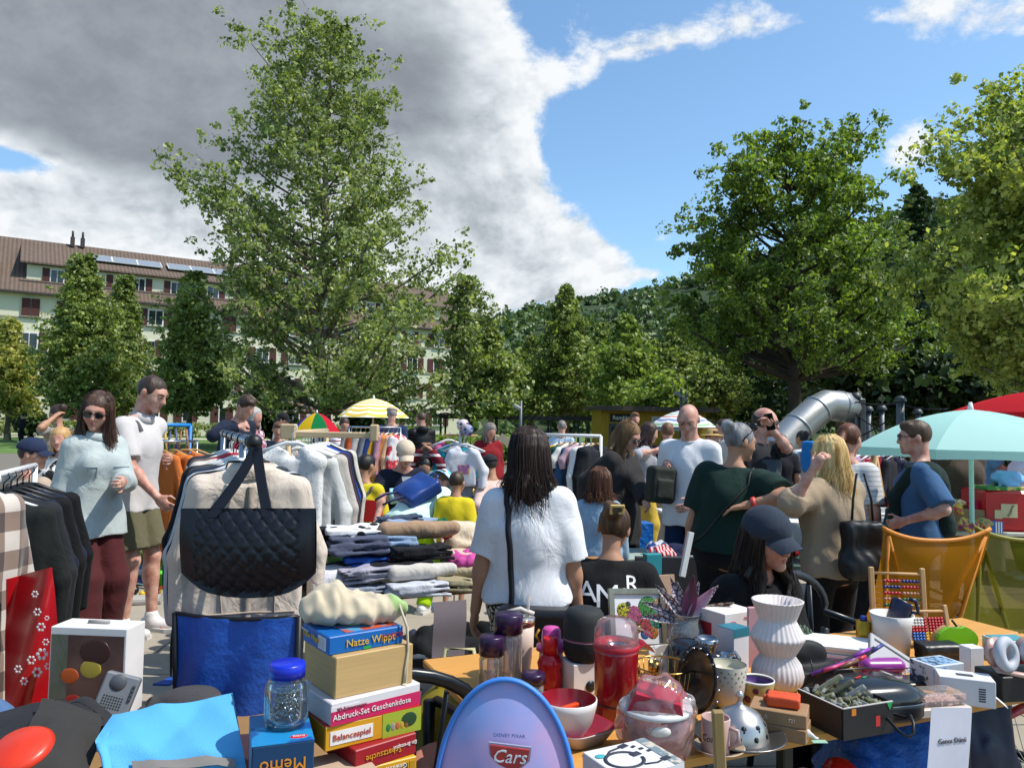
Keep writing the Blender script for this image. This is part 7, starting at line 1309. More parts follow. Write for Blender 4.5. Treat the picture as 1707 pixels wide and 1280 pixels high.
# bowls
t, k = put('square_dish', 'square red dish with white outside under the bowl', 'dish', 962, 1232, R_(35)); MB().lathe([(0, 2), (38, 2), (52, 24), (53, 26), (50, 26), (36, 7), (0, 6)], 40, sq=.55).build('dish', M('#c9b8b4', .4), t, None, None, k); MB().lathe([(0, 6.6), (35, 7.6), (49, 26.6), (52, 27)], 40, sq=.55).build('inside', red_p, t, None, None, k)
t2, k = put('bowl', 'white bowl with red inside holding orange plastic pieces', 'bowl', 946, 1228, 0, z=TZ+.012); lat(t2, 'outside', [(0, 0), (24, 0), (25, 4), (40, 26), (47, 52), (48, 62), (46, 63)], M('#cfcac8', .3), k, 36); lat(t2, 'inside', [(46, 63), (44, 52), (36, 30), (20, 14), (0, 12)], red_p, k, 36)
for i, (x, y, a) in enumerate(((-12, -6, .3), (14, -4, -.2), (4, 8, .9))): MB().box((x*k, y*k, (42+i*2)*k), (44*k, 9*k, 7*k), .003, (0, .1, a)).build('plastic_piece', M('#c8421a', .35), t2)
# wrapped tub
t, k = put('plastic_tub', 'clear tub with red lid wrapped in crinkled plastic', 'tub', 1092, 1262, R_(-12)); lat(t, 'tub', [(0, 0), (46, 0), (52, 8), (58, 84), (55, 84), (50, 10), (0, 4)], glassy('#e8b0a8', .05, .35), k, 36); lat(t, 'contents', [(0, 6), (46, 10), (50, 50), (0, 52)], M('#a83a34', .5, col2='#b86a5a', pat='noise', ps=30), k); lat(t, 'lid', [(0, 88), (50, 86), (59, 84), (60, 78), (56, 76)], M('#c0c0c0', .4), k)
MB().prism([(-44, 84), (44, 84), (40, 100), (-30, 112)], -40*k, 34*k, 'y', Matrix.Diagonal((k, 1, k, 1))).build('red_tray', M('#a81c34', .35), t); MB().ball((6*k, -53*k, 62*k), (20*k, 6*k, 10*k)).build('white_spoon', M('#c9c4bc', .3), t)
link('wrapping', sdf_mesh('wrapping', [e_((0, 0, 56*k), (66*k, 60*k, 60*k), None, .03), e_((14*k, 0, 104*k), (36*k, 30*k, 26*k), None, .04), p_((0, 0, .004), (0, 0, -1))], .006, .010, 60, 4), glassy('#f6eeee', .12, .10), t)
# adapter carton and sunshade
adb = T(1040, 1320, TZ); d = (.165, .135, .115); t = thing('carton', 'white adapter carton with printed cable picture in front', 'box', (adb.x+.005, 1.66, TZ), R_(28)); bodym = M('#c9c9cd', .6, var=.03); MB().box((0, 0, d[2]/2), d, .0015).build('body', bodym, t)
dg = M('#2c2d3c', .6); e_t = d[2]+.0014
MB().tube([(-.025+.042*math.cos(a), -.005+.036*math.sin(a), e_t) for a in np.linspace(.3, 2*math.pi-.1, 28)], .0045, 6, flat=.15, up=(0, 0, 1)).build('cable_print', dg, t); MB().tube([(-.055, .02, e_t), (-.03, .042, e_t), (.005, .05, e_t)], .003, 6, flat=.2, up=(0, 0, 1)).build('cable_print', dg, t); MB().tube([(.0, -.04, e_t), (.03, -.045, e_t), (.05, -.038, e_t)], .003, 6, flat=.2, up=(0, 0, 1)).build('cable_print', dg, t)
for x, y, a, s_ in ((.012, .052, .3, 1.), (.012, .008, .2, 1.1), (.058, -.036, .2, 1.), (.03, .04, .4, .5), (.04, .025, .1, .5), (.05, .01, .2, .5)): MB().box((x, y, e_t), (.022*s_, .014*s_, .001), 0, a).build('plug_print', dg, t)
panel(t, d, 't', .84, 0, 1, 1, M('#6a7a80', .6, col2='#b9b0a0', pat='noise', ps=30)); MB().ball((-.062, .03, d[2]+.001), (.013, .010, .0008), 14, 6).build('print', M('#3f9aa0', .6), t)
word(t, d, 'l', .5, .75, 'Multifunktionales', .0125, dg, True); word(t, d, 'l', .5, .60, 'Ladekabel', .0125, dg, True); word(t, d, 'l', .5, .22, 'Modell 10', .010, dg, True)
for i, x in enumerate((.28, .42, .56, .66)): panel(t, d, 'f', x, .30-.0*i, x+.045, .44, dg if i < 3 else M('#9aa090', .6))
for i in range(9): panel(t, d, 'f', .86, .40+i*.045, .95, .425+i*.045, dg)
panel(t, d, 'f', .48, .25, .52, .5, M('#aeb0b4', .6))
sh = thing('sunshade', 'oval blue and pink car window sunshade with red badge', 'sunshade', (P(842, 1300, 1.45).x, 1.45, .60), R_(-6)); kk = 1.45/FPX; zc = P(842, 1330, 1.45).z-.60; zt = P(842, 1131, 1.45).z-.60
a_, b__ = 113*kk, zt-zc
shm = M('#6f98d4', .55, col2='#b796c0', pat='soft', ps=6, var=.12, vs=5)
MB().sheet(lambda u, v: (a_*(2*v*.5)*2*.5*math.cos(2*math.pi*u)*1., -.004*math.cos(v*3)-.035*(1-v*v), zc+b__*v*math.sin(2*math.pi*u)), 49, 12, .002).build('fabric', shm, sh); MB().tube([(a_*math.cos(t_), -.003, zc+b__*math.sin(t_)) for t_ in np.linspace(0, 2*math.pi, 65)[:-1]], .007, 8, closed=True, flat=.7).build('rim', M('#3a78c8', .5), sh)
bx, bz = 10*kk, P(850, 1252, 1.42).z-.60
MB().prism([(-30, 16), (32, 12), (30, -4), (18, -15), (4, -20), (-16, -12), (-28, 0)], -.052, -.047, 'y', Matrix.Translation((bx, 0, bz)) @ Matrix.Diagonal((kk, 1, kk, 1))).build('badge', M('#a03030', .5), sh); MB().prism([(-33, 19), (35, 15), (33, -6), (20, -18), (4, -23), (-18, -14), (-31, -1)], -.047, -.043, 'y', Matrix.Translation((bx, 0, bz)) @ Matrix.Diagonal((kk, 1, kk, 1))).build('badge_rim', M('#8d93a8', .4), sh); lettering('Cars', .032, M('#d4d6dc', .5), sh, (bx, -.0535, bz+.0), (R_(90), 0, 0), shear=.3); lettering('DISNEY PIXAR', .009, M('#3f5a94', .6), sh, (bx, -.050, bz+.036), (R_(90), 0, 0))
q = T(1205, 1252, TZ); MB().box((0, 0, .45), (.022, .016, .9), .003, (0, R_(-3), 0)).build('wooden_pole', M('#8a7246', .7, var=.15, vs=20, stretch=(6, 6, 1)), None, (P(1216, 1270, 1.52).x, 1.52, P(1208, 1183, 1.52).z-.9), label='plain wooden stick standing in front of the coffee mug', cat='stick')
# mugs and dome
t, k = put('saucer', 'brown rimmed saucer under the coffee mug', 'saucer', 1198, 1258); lat(t, 'saucer', [(0, 2), (18, 2), (26, 6), (41, 13), (42, 15), (40, 15), (25, 9), (0, 6)], M('#8a7a66', .3, col2='#a8927a', pat='soft', ps=20), k, 36)
t, k = put('coffee_mug', 'pale pink mug lettered Coffee on a saucer', 'mug', 1193, 1256, R_(-32), z=TZ+.008); lat(t, 'cup', [(0, 0), (20, 0), (22, 5), (23, 58), (22, 60), (20.5, 58), (19.5, 8), (0, 6)], M('#b0908a', .3, spec=.5), k, 32); MB().tube([(22*k, 0, 46*k), (36*k, 0, 44*k), (38*k, 0, 26*k), (22*k, 0, 14*k)], 3.4*k, 8).build('handle', M('#b0908a', .3), t); tx = text_mesh('Coffee', 15*k, .0003, shear=.25); R0 = 23.4*k
for v in tx.vertices: a = v.co.x/R0; v.co = Vector((R0*math.sin(a), -R0*math.cos(a), 30*k+v.co.y))
link('lettering', tx, M('#2a2220', .6), t)
def mug(label, px, py, prof, mat, dots=None, inner=None, handle=True):
    t, k = put('mug', label, 'mug', px, py); lat(t, 'cup', prof, mat, k, 36)
    if inner: lat(t, 'inside', [(prof[-1][0]-1, prof[-1][1]-2), (prof[-1][0]-3, prof[-1][1]-14), (0, prof[-1][1]-16)], inner, k, 30)
    if dots:
        for z, n_, r in dots[0]:
            for i in range(n_): a = 2*math.pi*(i+.5*(z % 2))/n_; rr = np.interp(z, [p[1] for p in prof], [p[0] for p in prof])+.2; MB().ball((0, 0, 0), (r*k, .5*k, r*k), 8, 5).build('dot', dots[1], t, (rr*k*math.sin(a), -rr*k*math.cos(a), z*k), (0, 0, a))
    return t, k
t, k = mug('cream mug with grey dots and wide mouth', 1212, 1180, [(0, 0), (14, 0), (22, 8), (29, 34), (31, 62), (31, 72)], M('#c4beb0', .25), (((65, 17, 1.8), (58, 17, 1.7), (51, 15, 1.5), (44, 13, 1.3)), M('#77746e', .5)), M('#b9b49c', .3))
t, k = mug('purple and yellow polka dot mug', 1262, 1180, [(0, 0), (22, 0), (26, 6), (27, 40), (27, 46)], M('#b09a5a', .35), (((20, 7, 6), (35, 8, 5)), M('#5a1e38', .5)), M('#4a2a66', .35)); lat(t, 'rim', [(27, 44), (28, 46), (27, 48), (26, 46)], wht, k)
t, k = put('dome_dish', 'pierced silver dome cover on a round pewter plate', 'dish', 1233, 1238); lat(t, 'plate', [(0, 3), (48, 3), (58, 7), (72, 14), (74, 16), (71, 16.5), (56, 10), (0, 6)], M('#7d7a76', .3, .9, var=.15, vs=20), k, 40); lat(t, 'dome', [(46, 8), (46, 12), (42, 34), (30, 50), (14, 58), (6, 62), (4, 70), (7, 75), (6, 80), (2, 84), (0, 84.5)], M('#b4b0ac', .34, .9, var=.1, vs=20), k, 40)
for i in range(10):
    a = 2*math.pi*i/10
    for z, r, s_ in ((22, 44.6, 4), (36, 40.2, 4.5)): MB().ball((0, 0, 0), (s_*k, 1.2*k, s_*1.3*k), 4, 4).build('piercing', blk, t, (r*k*math.cos(a+z), r*k*math.sin(a+z), z*k), (R_(-25), 0, a+z+math.pi/2))
# brown boxes with orange wallet
t, k = put('carton', 'lower flat brown carton under the orange wallet', 'box', 1300, 1222, R_(-28), 'brown cartons below the wallet'); d = (88*k, 60*k, 22*k); MB().box((0, 0, d[2]/2), d, .002).build('body', M('#8a6a4c', .8), t); word(t, d, 'f', .6, .5, '673', .012, M('#d0c4b0', .7))
t3 = thing('carton', 'upper flat brown carton directly below the orange wallet', 'box', t.location+Vector((0, .004, d[2])), R_(-25), 'brown cartons below the wallet'); MB().box((0, 0, d[2]/2), d, .002).build('body', M('#927252', .8), t3); word(t3, d, 'f', .25, .5, '© △', .012, M('#d0c4b0', .7)); word(t3, d, 'f', .75, .5, '721', .012, M('#d0c4b0', .7))
ow = link('orange_wallet', sdf_mesh('wallet', [x_((0, 0, .016), (.050, .028, .008), None, .006), x_((-.055, .01, .012), (.012, .008, .004), None, .004)], .004, .002, 30), M('#c8481c', .5, var=.05), None, t3.location+Vector((.012, 0, d[2])), R_(-22)); ow.scale = (.75, .9, 1); tag(ow, 'bright orange fabric wallet on the brown cartons', 'wallet')
t, k = put('figurine', 'small white wing shaped trinket with a green tag', 'trinket', 1326, 1232, R_(-10)); link('figure', sdf_mesh('fig', [e_((0, 0, 9*k), (16*k, 10*k, 9*k), None, .004), e_((12*k, 0, 14*k), (12*k, 8*k, 7*k), None, .004), e_((-12*k, -2*k, 8*k), (9*k, 7*k, 7*k), None, .004), c_((14*k, 0, 12*k), (34*k, 2*k, 4*k), 5*k, 2*k, .004)], .003, .003, 150), M('#cfcac6', .4), t); MB().box((36*k, -4*k, 1.5*k), (24*k, 12*k, 1*k), 0, .2).build('tag', M('#8ab09a', .6), t)
# black box with crystals
t, k = put('black_tray', 'black open box full of crystal glass drops', 'box', 1408, 1208, R_(22)); W_, Dp, Hh = 104*k, 96*k, 48*k; bm = M('#17161a', .5)
for c, d in (((0, 0, 1.5*k), (W_, Dp, 3*k)), ((0, -Dp/2, Hh/2), (W_, 2.5*k, Hh)), ((0, Dp/2, Hh/2), (W_, 2.5*k, Hh)), ((-W_/2, 0, Hh/2), (2.5*k, Dp-3*k, Hh)), ((W_/2, 0, Hh/2), (2.5*k, Dp-3*k, Hh))): MB().box(c, d).build('panel', bm, t)
MB().box((0, -Dp/2, Hh+.6*k), (W_, 3*k, 1.2*k)).build('edge', M('#b5b0ac', .6), t); MB().box((-W_/2, 0, Hh+.6*k), (3*k, Dp, 1.2*k)).build('edge', M('#b5b0ac', .6), t); MB().box((W_*.18, -Dp/2-1.6*k, Hh*.45), (9*k, .6*k, 16*k)).build('sticker', M('#b02a2a', .6), t); MB().box((-W_*.30, -Dp/2-1.6*k, Hh-7*k), (9*k, .6*k, 10*k)).build('sticker', M('#c0701c', .6), t); MB().prism([(-6, 0), (6, 0), (0, -12)], -.6*k, .6*k, 'y', Matrix.Translation((W_*.42, -Dp/2-1.8*k, Hh)) @ Matrix.Diagonal((k, 1, k, 1))).build('sticker', M('#1f8a4a', .6), t)
cg = [glassy('#d8d4ae', .03, .45), glassy('#a8a482', .04, .5), glassy('#eceae0', .03, .35)]
for i in range(90): MB().box((rng.uniform(-.42, .42)*W_, rng.uniform(-.42, .42)*Dp, (36+rng.uniform(0, 16))*k), (rng.uniform(8, 16)*k, rng.uniform(5, 9)*k, rng.uniform(4, 8)*k), 1.5*k, (rng.uniform(-1, 1), rng.uniform(-1, 1), rng.uniform(0, 3))).build('crystal', cg[i % 3], t)
for i in range(3): MB().box(((-10+i*10)*k, (20-i*14)*k, (62-i*5)*k), (16*k, 8*k, 46*k), 2*k, (R_(50), R_(20), .6)).build('crystal', cg[i], t)
# ribbed vase
t, k = put('ribbed_vase', 'tall white ribbed ceramic vase with pinched waists', 'vase', 1296, 1148); MB().lathe([(r*k, z*k) for r, z in ((0, 0), (26, 0), (38, 12), (41, 26), (37, 42), (27, 56), (30, 60), (42, 82), (43, 85), (42, 88), (30, 110), (29, 113), (32, 120), (40, 142), (41, 144), (38, 144), (28, 116), (0, 112))], 120, fn=lambda a, v: 1+.022*math.cos(30*a)).build('vase', M('#cbc2bf', .45, var=.02), t)
t, k = put('succulent', 'little succulent in a pale pot right of the ribbed vase', 'plant', 1338, 1078); lat(t, 'pot', [(0, 0), (12, 0), (15, 22), (13, 22), (0, 18)], M('#b9b6b8', .5), k)
for i in range(14): a = i*2.4; r = 3+i*.7; MB().ball((r*k*math.cos(a), r*k*math.sin(a), (30-i*.5)*k), (3.4*k, 2*k, 6*k), 6, 5).build('leaf', M('#4a5a48', .6), t)
# papers, pens, gadgets
t, k = put('paper_stack', 'pile of white folders behind the pens', 'folder', 1392, 1092, R_(-18)); 
for i in range(4): MB().box((rng.uniform(-3, 3)*k, rng.uniform(-3, 3)*k, (3+6*i)*k), (112*k, 80*k, 5.4*k), .001, rng.uniform(-.05, .05)).build('folder', M(['#c9c6c8', '#cfcdca', '#d2d0ce', '#cfd0cc'][i], .7), t)
MB().box((10*k, -30*k, 1*k), (104*k, 40*k, 3*k)).build('magenta_folder', M('#8a1e56', .5), t)
t, k = put('pen_case', 'open black case with wire rack holding markers', 'case', 1385, 1140, R_(15)); link('case', sdf_mesh('case', [x_((-20*k, 10*k, 14*k), (46*k, 30*k, 12*k), None, .006), e_((-30*k, 24*k, 40*k), (40*k, 12*k, 26*k), None, .02)], .006, .004, 30), M('#121214', .7), t)
MB().tube([Vector(p)*k for p in ((-20, -34, 6), (-20, -34, 30), (-14, -34, 34), (44, -34, 34), (50, -34, 30), (50, -34, 6))], 1.6*k, 6).build('wire_rack', M('#3a3b3e', .3, .8), t); MB().tube([Vector(p)*k for p in ((-44, -20, 2), (-48, -16, 40), (-40, 0, 46))], 1.4*k, 6).build('wire_rack', M('#3a3b3e', .3, .8), t)
for i, (x0, z0, x1, z1, y, c, c2) in enumerate(((-46, 24, 62, 58, -22, '#1c1c20', '#8a3aa0'), (-56, 28, 40, 46, -26, '#5a2a78', '#7a3a98'), (-36, 34, 24, 42, -30, '#b83a68', '#c8561c'), (-8, 36, 46, 50, -32, '#6a4a34', '#b82a3a'), (10, 30, 92, 62, -18, '#16161a', '#3a3f7a'), (0, 26, 80, 56, -12, '#141418', '#1c1c22'))):
    a, b_ = Vector((x0, y, z0))*k, Vector((x1, y+6, z1))*k; pnn = MB().tube([a, a.lerp(b_, .7)], 3.2*k, 8).build('marker', M(c, .4), t); MB().tube([a.lerp(b_, .7), b_], [3.4*k, 2.8*k], 8).build('cap', M(c2, .4), pnn)
t, k = put('sandwich_maker', 'black electric sandwich maker with silver trim', 'appliance', 1452, 1186, R_(12))
MB().lathe([(0, 0), (62, 0), (66, 6), (66, 20), (64, 24), (60, 26), (0, 27)], 40, sq=.45).build('lower_shell', M('#121214', .35), t, None, None, (k*1.16, k*.80, k)); MB().lathe([(66, 26), (66, 30), (60, 44), (40, 54), (0, 56)], 40, sq=.45).build('upper_shell', M('#1a1b1e', .18, spec=.7), t, None, None, (k*1.12, k*.78, k)); MB().lathe([(67, 24), (68, 25.5), (67, 27)], 40, sq=.45).build('trim', M('#8a8d92', .25, .9), t, None, None, (k*1.15, k*.80, k)); MB().lathe([(14, 0), (26, 0), (28, 4), (26, 7), (14, 7), (12, 4), (14, 0)], 28).build('grip', M('#3a3c40', .3), t, (56*k, -14*k, 34*k), (R_(8), R_(14), 0), (k*1.1, k*.8, k)); MB().box((-22*k, 2*k, 56*k), (16*k, 3*k, 1.4*k), 0, .4).build('red_light', M('#b83020', .4), t); MB().box((-12*k, 0, 56*k), (10*k, 3*k, 1.4*k), 0, .4).build('green_light', M('#1f8a5a', .4), t)
pl = T(1437, 1150, TZ+.06); cd = thing('power_cord', 'black power cord with plug drooping over the table edge', 'cord', pl); MB().box((0, 0, 0), (.034, .022, .022), .006, (0, .3, .5)).build('plug', blk, cd); MB().tube([(-.006, .01, .012), (-.004, .022, .036)], .002).build('pin', chrome, cd); MB().tube([(.008, .01, .012), (.010, .022, .036)], .002).build('pin', chrome, cd)
cp = [P(1437, 1152, pl.y), P(1456, 1168, pl.y-.06), P(1480, 1198, pl.y-.16), P(1500, 1220, pl.y-.22), P(1514, 1228, pl.y-.24), P(1523, 1222, pl.y-.24), P(1523, 1206, pl.y-.23), P(1518, 1192, pl.y-.2), P(1512, 1196, pl.y-.18), P(1490, 1190, pl.y-.12)]
MB().tube([c-pl for c in cp], .004, 6).build('cable', blk, cd)
t, k = put('tablet', 'dark tablet lying flat behind the sandwich maker', 'tablet', 1490, 1140, R_(8)); MB().box((0, 0, 4*k), (100*k, 46*k, 7*k), .003).build('body', M('#141416', .3), t); MB().box((0, 0, 8*k), (84*k, 36*k, .8*k)).build('screen', M('#3c3e42', .12, spec=.8), t)
t, k = put('pencil_case', 'glossy magenta glasses case', 'case', 1470, 1122, R_(5)); link('shell', sdf_mesh('gc', [c_((-26*k, 0, 13*k), (26*k, 0, 13*k), 12*k, 12*k, .002, fl=(np.array((0, 1., 0)), 1.3))], .004), M('#8a2f86', .3, spec=.6), t); MB().tube([(-38*k, -15*k, 13*k), (38*k, -15*k, 13*k)], 1*k).build('seam', M('#5a1a58', .4), t)
t, k = put('laptop_sleeve', 'pale grey notebook leaning with a black elastic band', 'notebook', 1498, 1118, R_(0)); t.rotation_euler = (R_(32), R_(32), R_(-8)); MB().box((0, 0, 5*k), (116*k, 76*k, 8*k), .003).build('cover', M('#9a989a', .55, var=.04), t); MB().box((6*k, 26*k, 5*k), (114*k, 5*k, 8.8*k)).build('elastic_band', blk, t); MB().tube([(14*k*math.cos(a)+8*k, 10*k*math.sin(a)-6*k, 9.3*k) for a in np.linspace(0, 6.28, 21)[:-1]], .6*k, 4, closed=True).build('logo', M('#5a5a60', .5), t); lettering('S7', 14*k, M('#5a5a60', .5), t, (8*k, -6*k, 9.4*k), (0, 0, 0)); MB().box((0, 0, .8*k), (112*k, 72*k, 1*k)).build('pages', pap, t)
t, k = put('planter', 'white pot holding a navy travel mug', 'pot', 1487, 1090); lat(t, 'pot', [(0, 0), (26, 0), (30, 50), (34, 66), (32, 66), (26, 40), (0, 36)], M('#c6c1bc', .45), k, 32); MB().lathe([(0, 0), (14*k, 0), (17*k, 36*k), (17*k, 38*k), (14*k, 36*k), (0, 30*k)], 24).build('navy_mug', M('#141c3c', .35), t, (4*k, 0, 50*k), (R_(-10), R_(28), 0)); MB().tube([(26*k, 0, 70*k), (44*k, 0, 66*k), (40*k, 0, 86*k), (30*k, 0, 90*k)], 3.4*k, 8).build('mug_handle', M('#141c3c', .35), t)
t, k = put('tin', 'yellow tin can with blue top', 'tin', 1440, 1082); lat(t, 'can', [(0, 0), (12, 0), (12, 46), (0, 47)], M('#b08a1c', .3, .4), k); lat(t, 'top', [(0, 54), (5, 54), (6, 47), (0, 47)], M('#1f3a8a', .4), k)
t, k = put('purse', 'small black leather purse', 'purse', 1562, 1100, R_(6)); link('body', sdf_mesh('purse', [x_((0, 0, 15*k), (30*k, 12*k, 11*k), None, .006), x_((0, -6*k, 20*k), (30*k, 10*k, 4*k), None, .005)], .005, .003, 40), M('#141214', .4, var=.15), t)
t, k = put('toy_apple', 'bright green apple shaped toy board with wooden edge', 'toy', 1598, 1092, R_(8)); 
for y, m_ in ((0, M('#6fae14', .35)), (9, M('#b08a5a', .6))): MB().prism([(34*math.cos(a)*(1+.08*math.cos(2*a)), 24+24*math.sin(a)-(4 if abs(a-math.pi/2) < .3 else 0)) for a in np.linspace(0, 2*math.pi, 29)[:-1]], y*k, (y+8)*k, 'y', Matrix.Diagonal((k, 1, k, 1))).build('apple_face' if not y else 'wooden_back', m_, t)
MB().tube([(0, 4*k, 46*k), (-8*k, 4*k, 56*k)], 2*k).build('stem', blk, t)
t, k = put('carton', 'white and blue gadget carton', 'box', 1562, 1140, R_(20)); d = (66*k, 46*k, 38*k); MB().box((0, 0, d[2]/2), d, .0015).build('body', M('#b8c2cc', .5), t); panel(t, d, 't', .1, .1, .9, .9, M('#7fa0c0', .5, col2='#3a4a60', pat='noise', ps=50)); panel(t, d, 'l', .0, .0, 1, 1, M('#c0c8d0', .5, col2='#3a3f4a', pat='noise', ps=40)); panel(t, d, 'f', .0, .0, .4, .9, M('#1f7ab8', .5))
t, k = put('carton', 'narrow upright plain white carton', 'box', 1620, 1130, R_(12)); MB().box((0, 0, 26*k), (26*k, 24*k, 52*k), .0015).build('body', M('#c9c9cc', .6), t)
t, k = put('carton', 'white carton with an open end flap', 'box', 1608, 1168, R_(-20)); d = (80*k, 46*k, 42*k); MB().box((0, 0, d[2]/2), d, .0015).build('body', M('#c6c4c6', .6), t); MB().box((48*k, -12*k, 10*k), (22*k, 20*k, 1*k), 0, (0, R_(40), 0)).build('flap', M('#cfccca', .6), t); panel(t, d, 't', .35, .35, .65, .6, M('#3a3c44', .6))
for i in range(6): panel(t, d, 'f', .70, .2+.09*i, .82, .25+.09*i, M('#3a3c44', .6))
t, k = put('bead_tray', 'flat clear lidded tray of pale pink beads', 'tray', 1552, 1186, R_(12)); MB().box((0, 0, 7*k), (112*k, 50*k, 14*k), .003).build('base', M('#c2b4a8', .5), t); MB().box((8*k, -25.6*k, 6*k), (1.5*k, 1*k, 12*k)).build('split', M('#8a7a70', .6), t); MB().box((0, 4*k, 24*k), (104*k, 44*k, 18*k), .002).build('clear_lid', glassy('#f4eeee', .05, .2), t); link('beads', sdf_mesh('beads', [x_((0, 2*k, 16*k), (44*k, 17*k, 4*k), None, .002)], .003, .006, 240), M('#b89a8e', .6, var=.2, vs=90), t)
t, k = put('black_case', 'black box under the rose headphones', 'box', 1692, 1158, R_(10)); MB().box((0, 0, 20*k), (100*k, 60*k, 40*k), .003).build('body', M('#141416', .5), t); zt = TZ+40*k
hp = thing('headphones', 'rose gold over ear headphones with white cushions', 'headphones', (t.location.x-.005, t.location.y, zt), R_(10)); rg = M('#b8958a', .3, .2); gy = M('#a9acb4', .6)
for x, a in ((-30, .35), (34, -.3)): MB().lathe([(14, 0), (24, 0), (28, 6), (28, 10), (24, 15), (14, 15), (12, 8), (14, 0)], 28).build('cushion', gy, hp, (x*k, -10*k, 30*k), (R_(80), 0, a), k); MB().lathe([(0, 0), (24, 0), (22, 8), (0, 11)], 28).build('ear_cup', rg, hp, (x*k, 0, 30*k), (R_(-100), 0, a), k)
MB().tube([(-32*k, 4*k, 10*k), (-40*k, -14*k, 4*k), (-10*k, -36*k, 3*k), (30*k, -34*k, 4*k), (52*k, -14*k, 6*k), (36*k, 4*k, 12*k)], 6*k, 8, flat=.6).build('headband', rg, hp)
t, k = put('carton', 'small teal topped carton at the right edge of the table', 'box', 1680, 1096, R_(5)); MB().box((0, 0, 16*k), (60*k, 40*k, 32*k), .0015).build('body', M('#b9bcc0', .5), t); MB().box((0, 0, 32.6*k), (52*k, 34*k, 1*k)).build('lid_print', M('#4a8a94', .5), t)
t, k = put('bowl', 'dark red bowl behind the headphones', 'bowl', 1712, 1112); lat(t, 'bowl', [(0, 0), (20, 0), (34, 20), (36, 26), (33, 26), (18, 6), (0, 5)], M('#7a1424', .3), k)
# abacuses
def abacus(label, px, py, w_, h_, rows, rz, lean, beads, z=TZ):
    t, k = put('abacus', label, 'abacus', px, py, rz, z=z); t.rotation_euler = (R_(lean), 0, rz); wd = M('#b08a5c', .55, var=.12, vs=10)
    for sx in (-1, 1): MB().box((sx*w_/2*k, 0, h_/2*k), (8*k, 7*k, h_*k), .003).build('post', wd, t)
    MB().tube([(-w_/2*k, 0, (h_-10)*k), (w_/2*k, 0, (h_-10)*k)], 2.4*k, 8).build('bar', wd, t); MB().box((0, 0, 6*k), (w_*k, 6*k, 5*k), .002).build('bar', wd, t)
    bm_ = MB().lathe([(0, -.5), (.35, -.5), (.5, -.2), (.5, .2), (.35, .5), (0, .5)], 10).mesh('bead')
    for r in range(rows):
        z_ = (h_-22-(h_-34)*r/(rows-1))*k; MB().tube([(-w_/2*k, 0, z_), (w_/2*k, 0, z_)], .7*k, 5).build('rod', wd, t)
        for i in range(10):
            c = beads(r, i); s_ = w_*.066*k; x = (w_/2-6)*k-(9.5-i)*s_*1.02-(0 if i > 4 else w_*.03*k); link('bead', bm_, M(c, .3, spec=.5), t, (x, 0, z_), (0, R_(90), 0), s_)
cA = ['#a81c2c', '#1c2a6a', '#a81c2c', '#a8745a', '#1c5a34', '#b8901c', '#1c5a34', '#b8901c', '#1c2a6a']
abacus('big wooden abacus with colourful beads in front of the orange chair', 1500, 1062, 82, 112, 9, R_(-4), -6, lambda r, i: (cA[r % 9] if i < 5 else cA[(r+1) % 9])); abacus('small low wooden abacus with red white and yellow beads', 1545, 1078, 84, 66, 8, R_(8), -12, lambda r, i: (('#c4c0bc' if r < 3 else ('#a81c2c' if r < 5 else '#1f5aa8')) if i < 4 else ('#a81c2c' if r < 5 else '#c09a1c')))
# sign and stuff under the table
sg = thing('paper_sign', 'white paper sign hanging from the table edge', 'sign', P(1586, 1185, 2.16), R_(20)); sg.rotation_euler = (0, R_(6), R_(20)); k = 2.16/FPX; MB().sheet(lambda u, v: ((u-.5)*90*k, -.001*math.sin(v*4), (6-118*v)*k), 5, 10, .0008).build('sheet', M('#bcbcc8', .7), sg); lettering('Genos Dünü', 12*k, M('#3a3a42', .7), sg, (4*k, -.0035, -46*k), (R_(90), R_(-3), 0))
def sackbag(label, c, r, mat, seed, name='plastic_bag', fr=26): o_ = link(name, sdf_mesh('sack', [e_((0, 0, r[2]*.9), r, None, .05), e_((r[0]*.4, 0, r[2]*1.5), (r[0]*.5, r[1]*.6, r[2]*.6), None, .06), x_((0, 0, r[2]*.5), (r[0]*.7, r[1]*.7, r[2]*.4), None, .03, .05), p_((0, 0, .0), (0, 0, -1))], .012, .022, fr, seed), mat, None, c); return tag(o_, label, 'bag')
sackbag('big bright blue plastic bag under the right table', (P(1480, 1200, 2.65).x, 2.65, 0), (.26, .2, .32), M('#0d5cb8', .25, var=.2, vs=12, bump=.8, bs=22, spec=.6), 1); sackbag('red plastic bag under the right table', (P(1368, 1240, 2.45).x, 2.45, 0), (.15, .13, .26), M('#b01214', .25, var=.1, spec=.6), 2); sackbag('white plastic bag beside the red one under the table', (P(1320, 1260, 2.5).x, 2.55, 0), (.16, .14, .22), M('#b9b6b6', .3, var=.1), 3); sackbag('dark navy bag behind the paper sign', (P(1620, 1220, 2.8).x, 2.85, 0), (.16, .14, .36), M('#16223c', .5), 5)
wk = thing('wheeled_basket', 'white wire basket beside a bicycle wheel at the lower right', 'basket', (P(1690, 1230, 2.35).x, 2.35, .30), .1)
for i in range(5): MB().tube([(-.10, 0, .02+.06*i), (.22, 0, .0+.06*i)], .004, 5).build('wire', wht, wk)
for i in range(7): MB().tube([(-.10+.05*i, 0, .28), (-.07+.05*i, 0, 0)], .004, 5).build('wire', wht, wk)
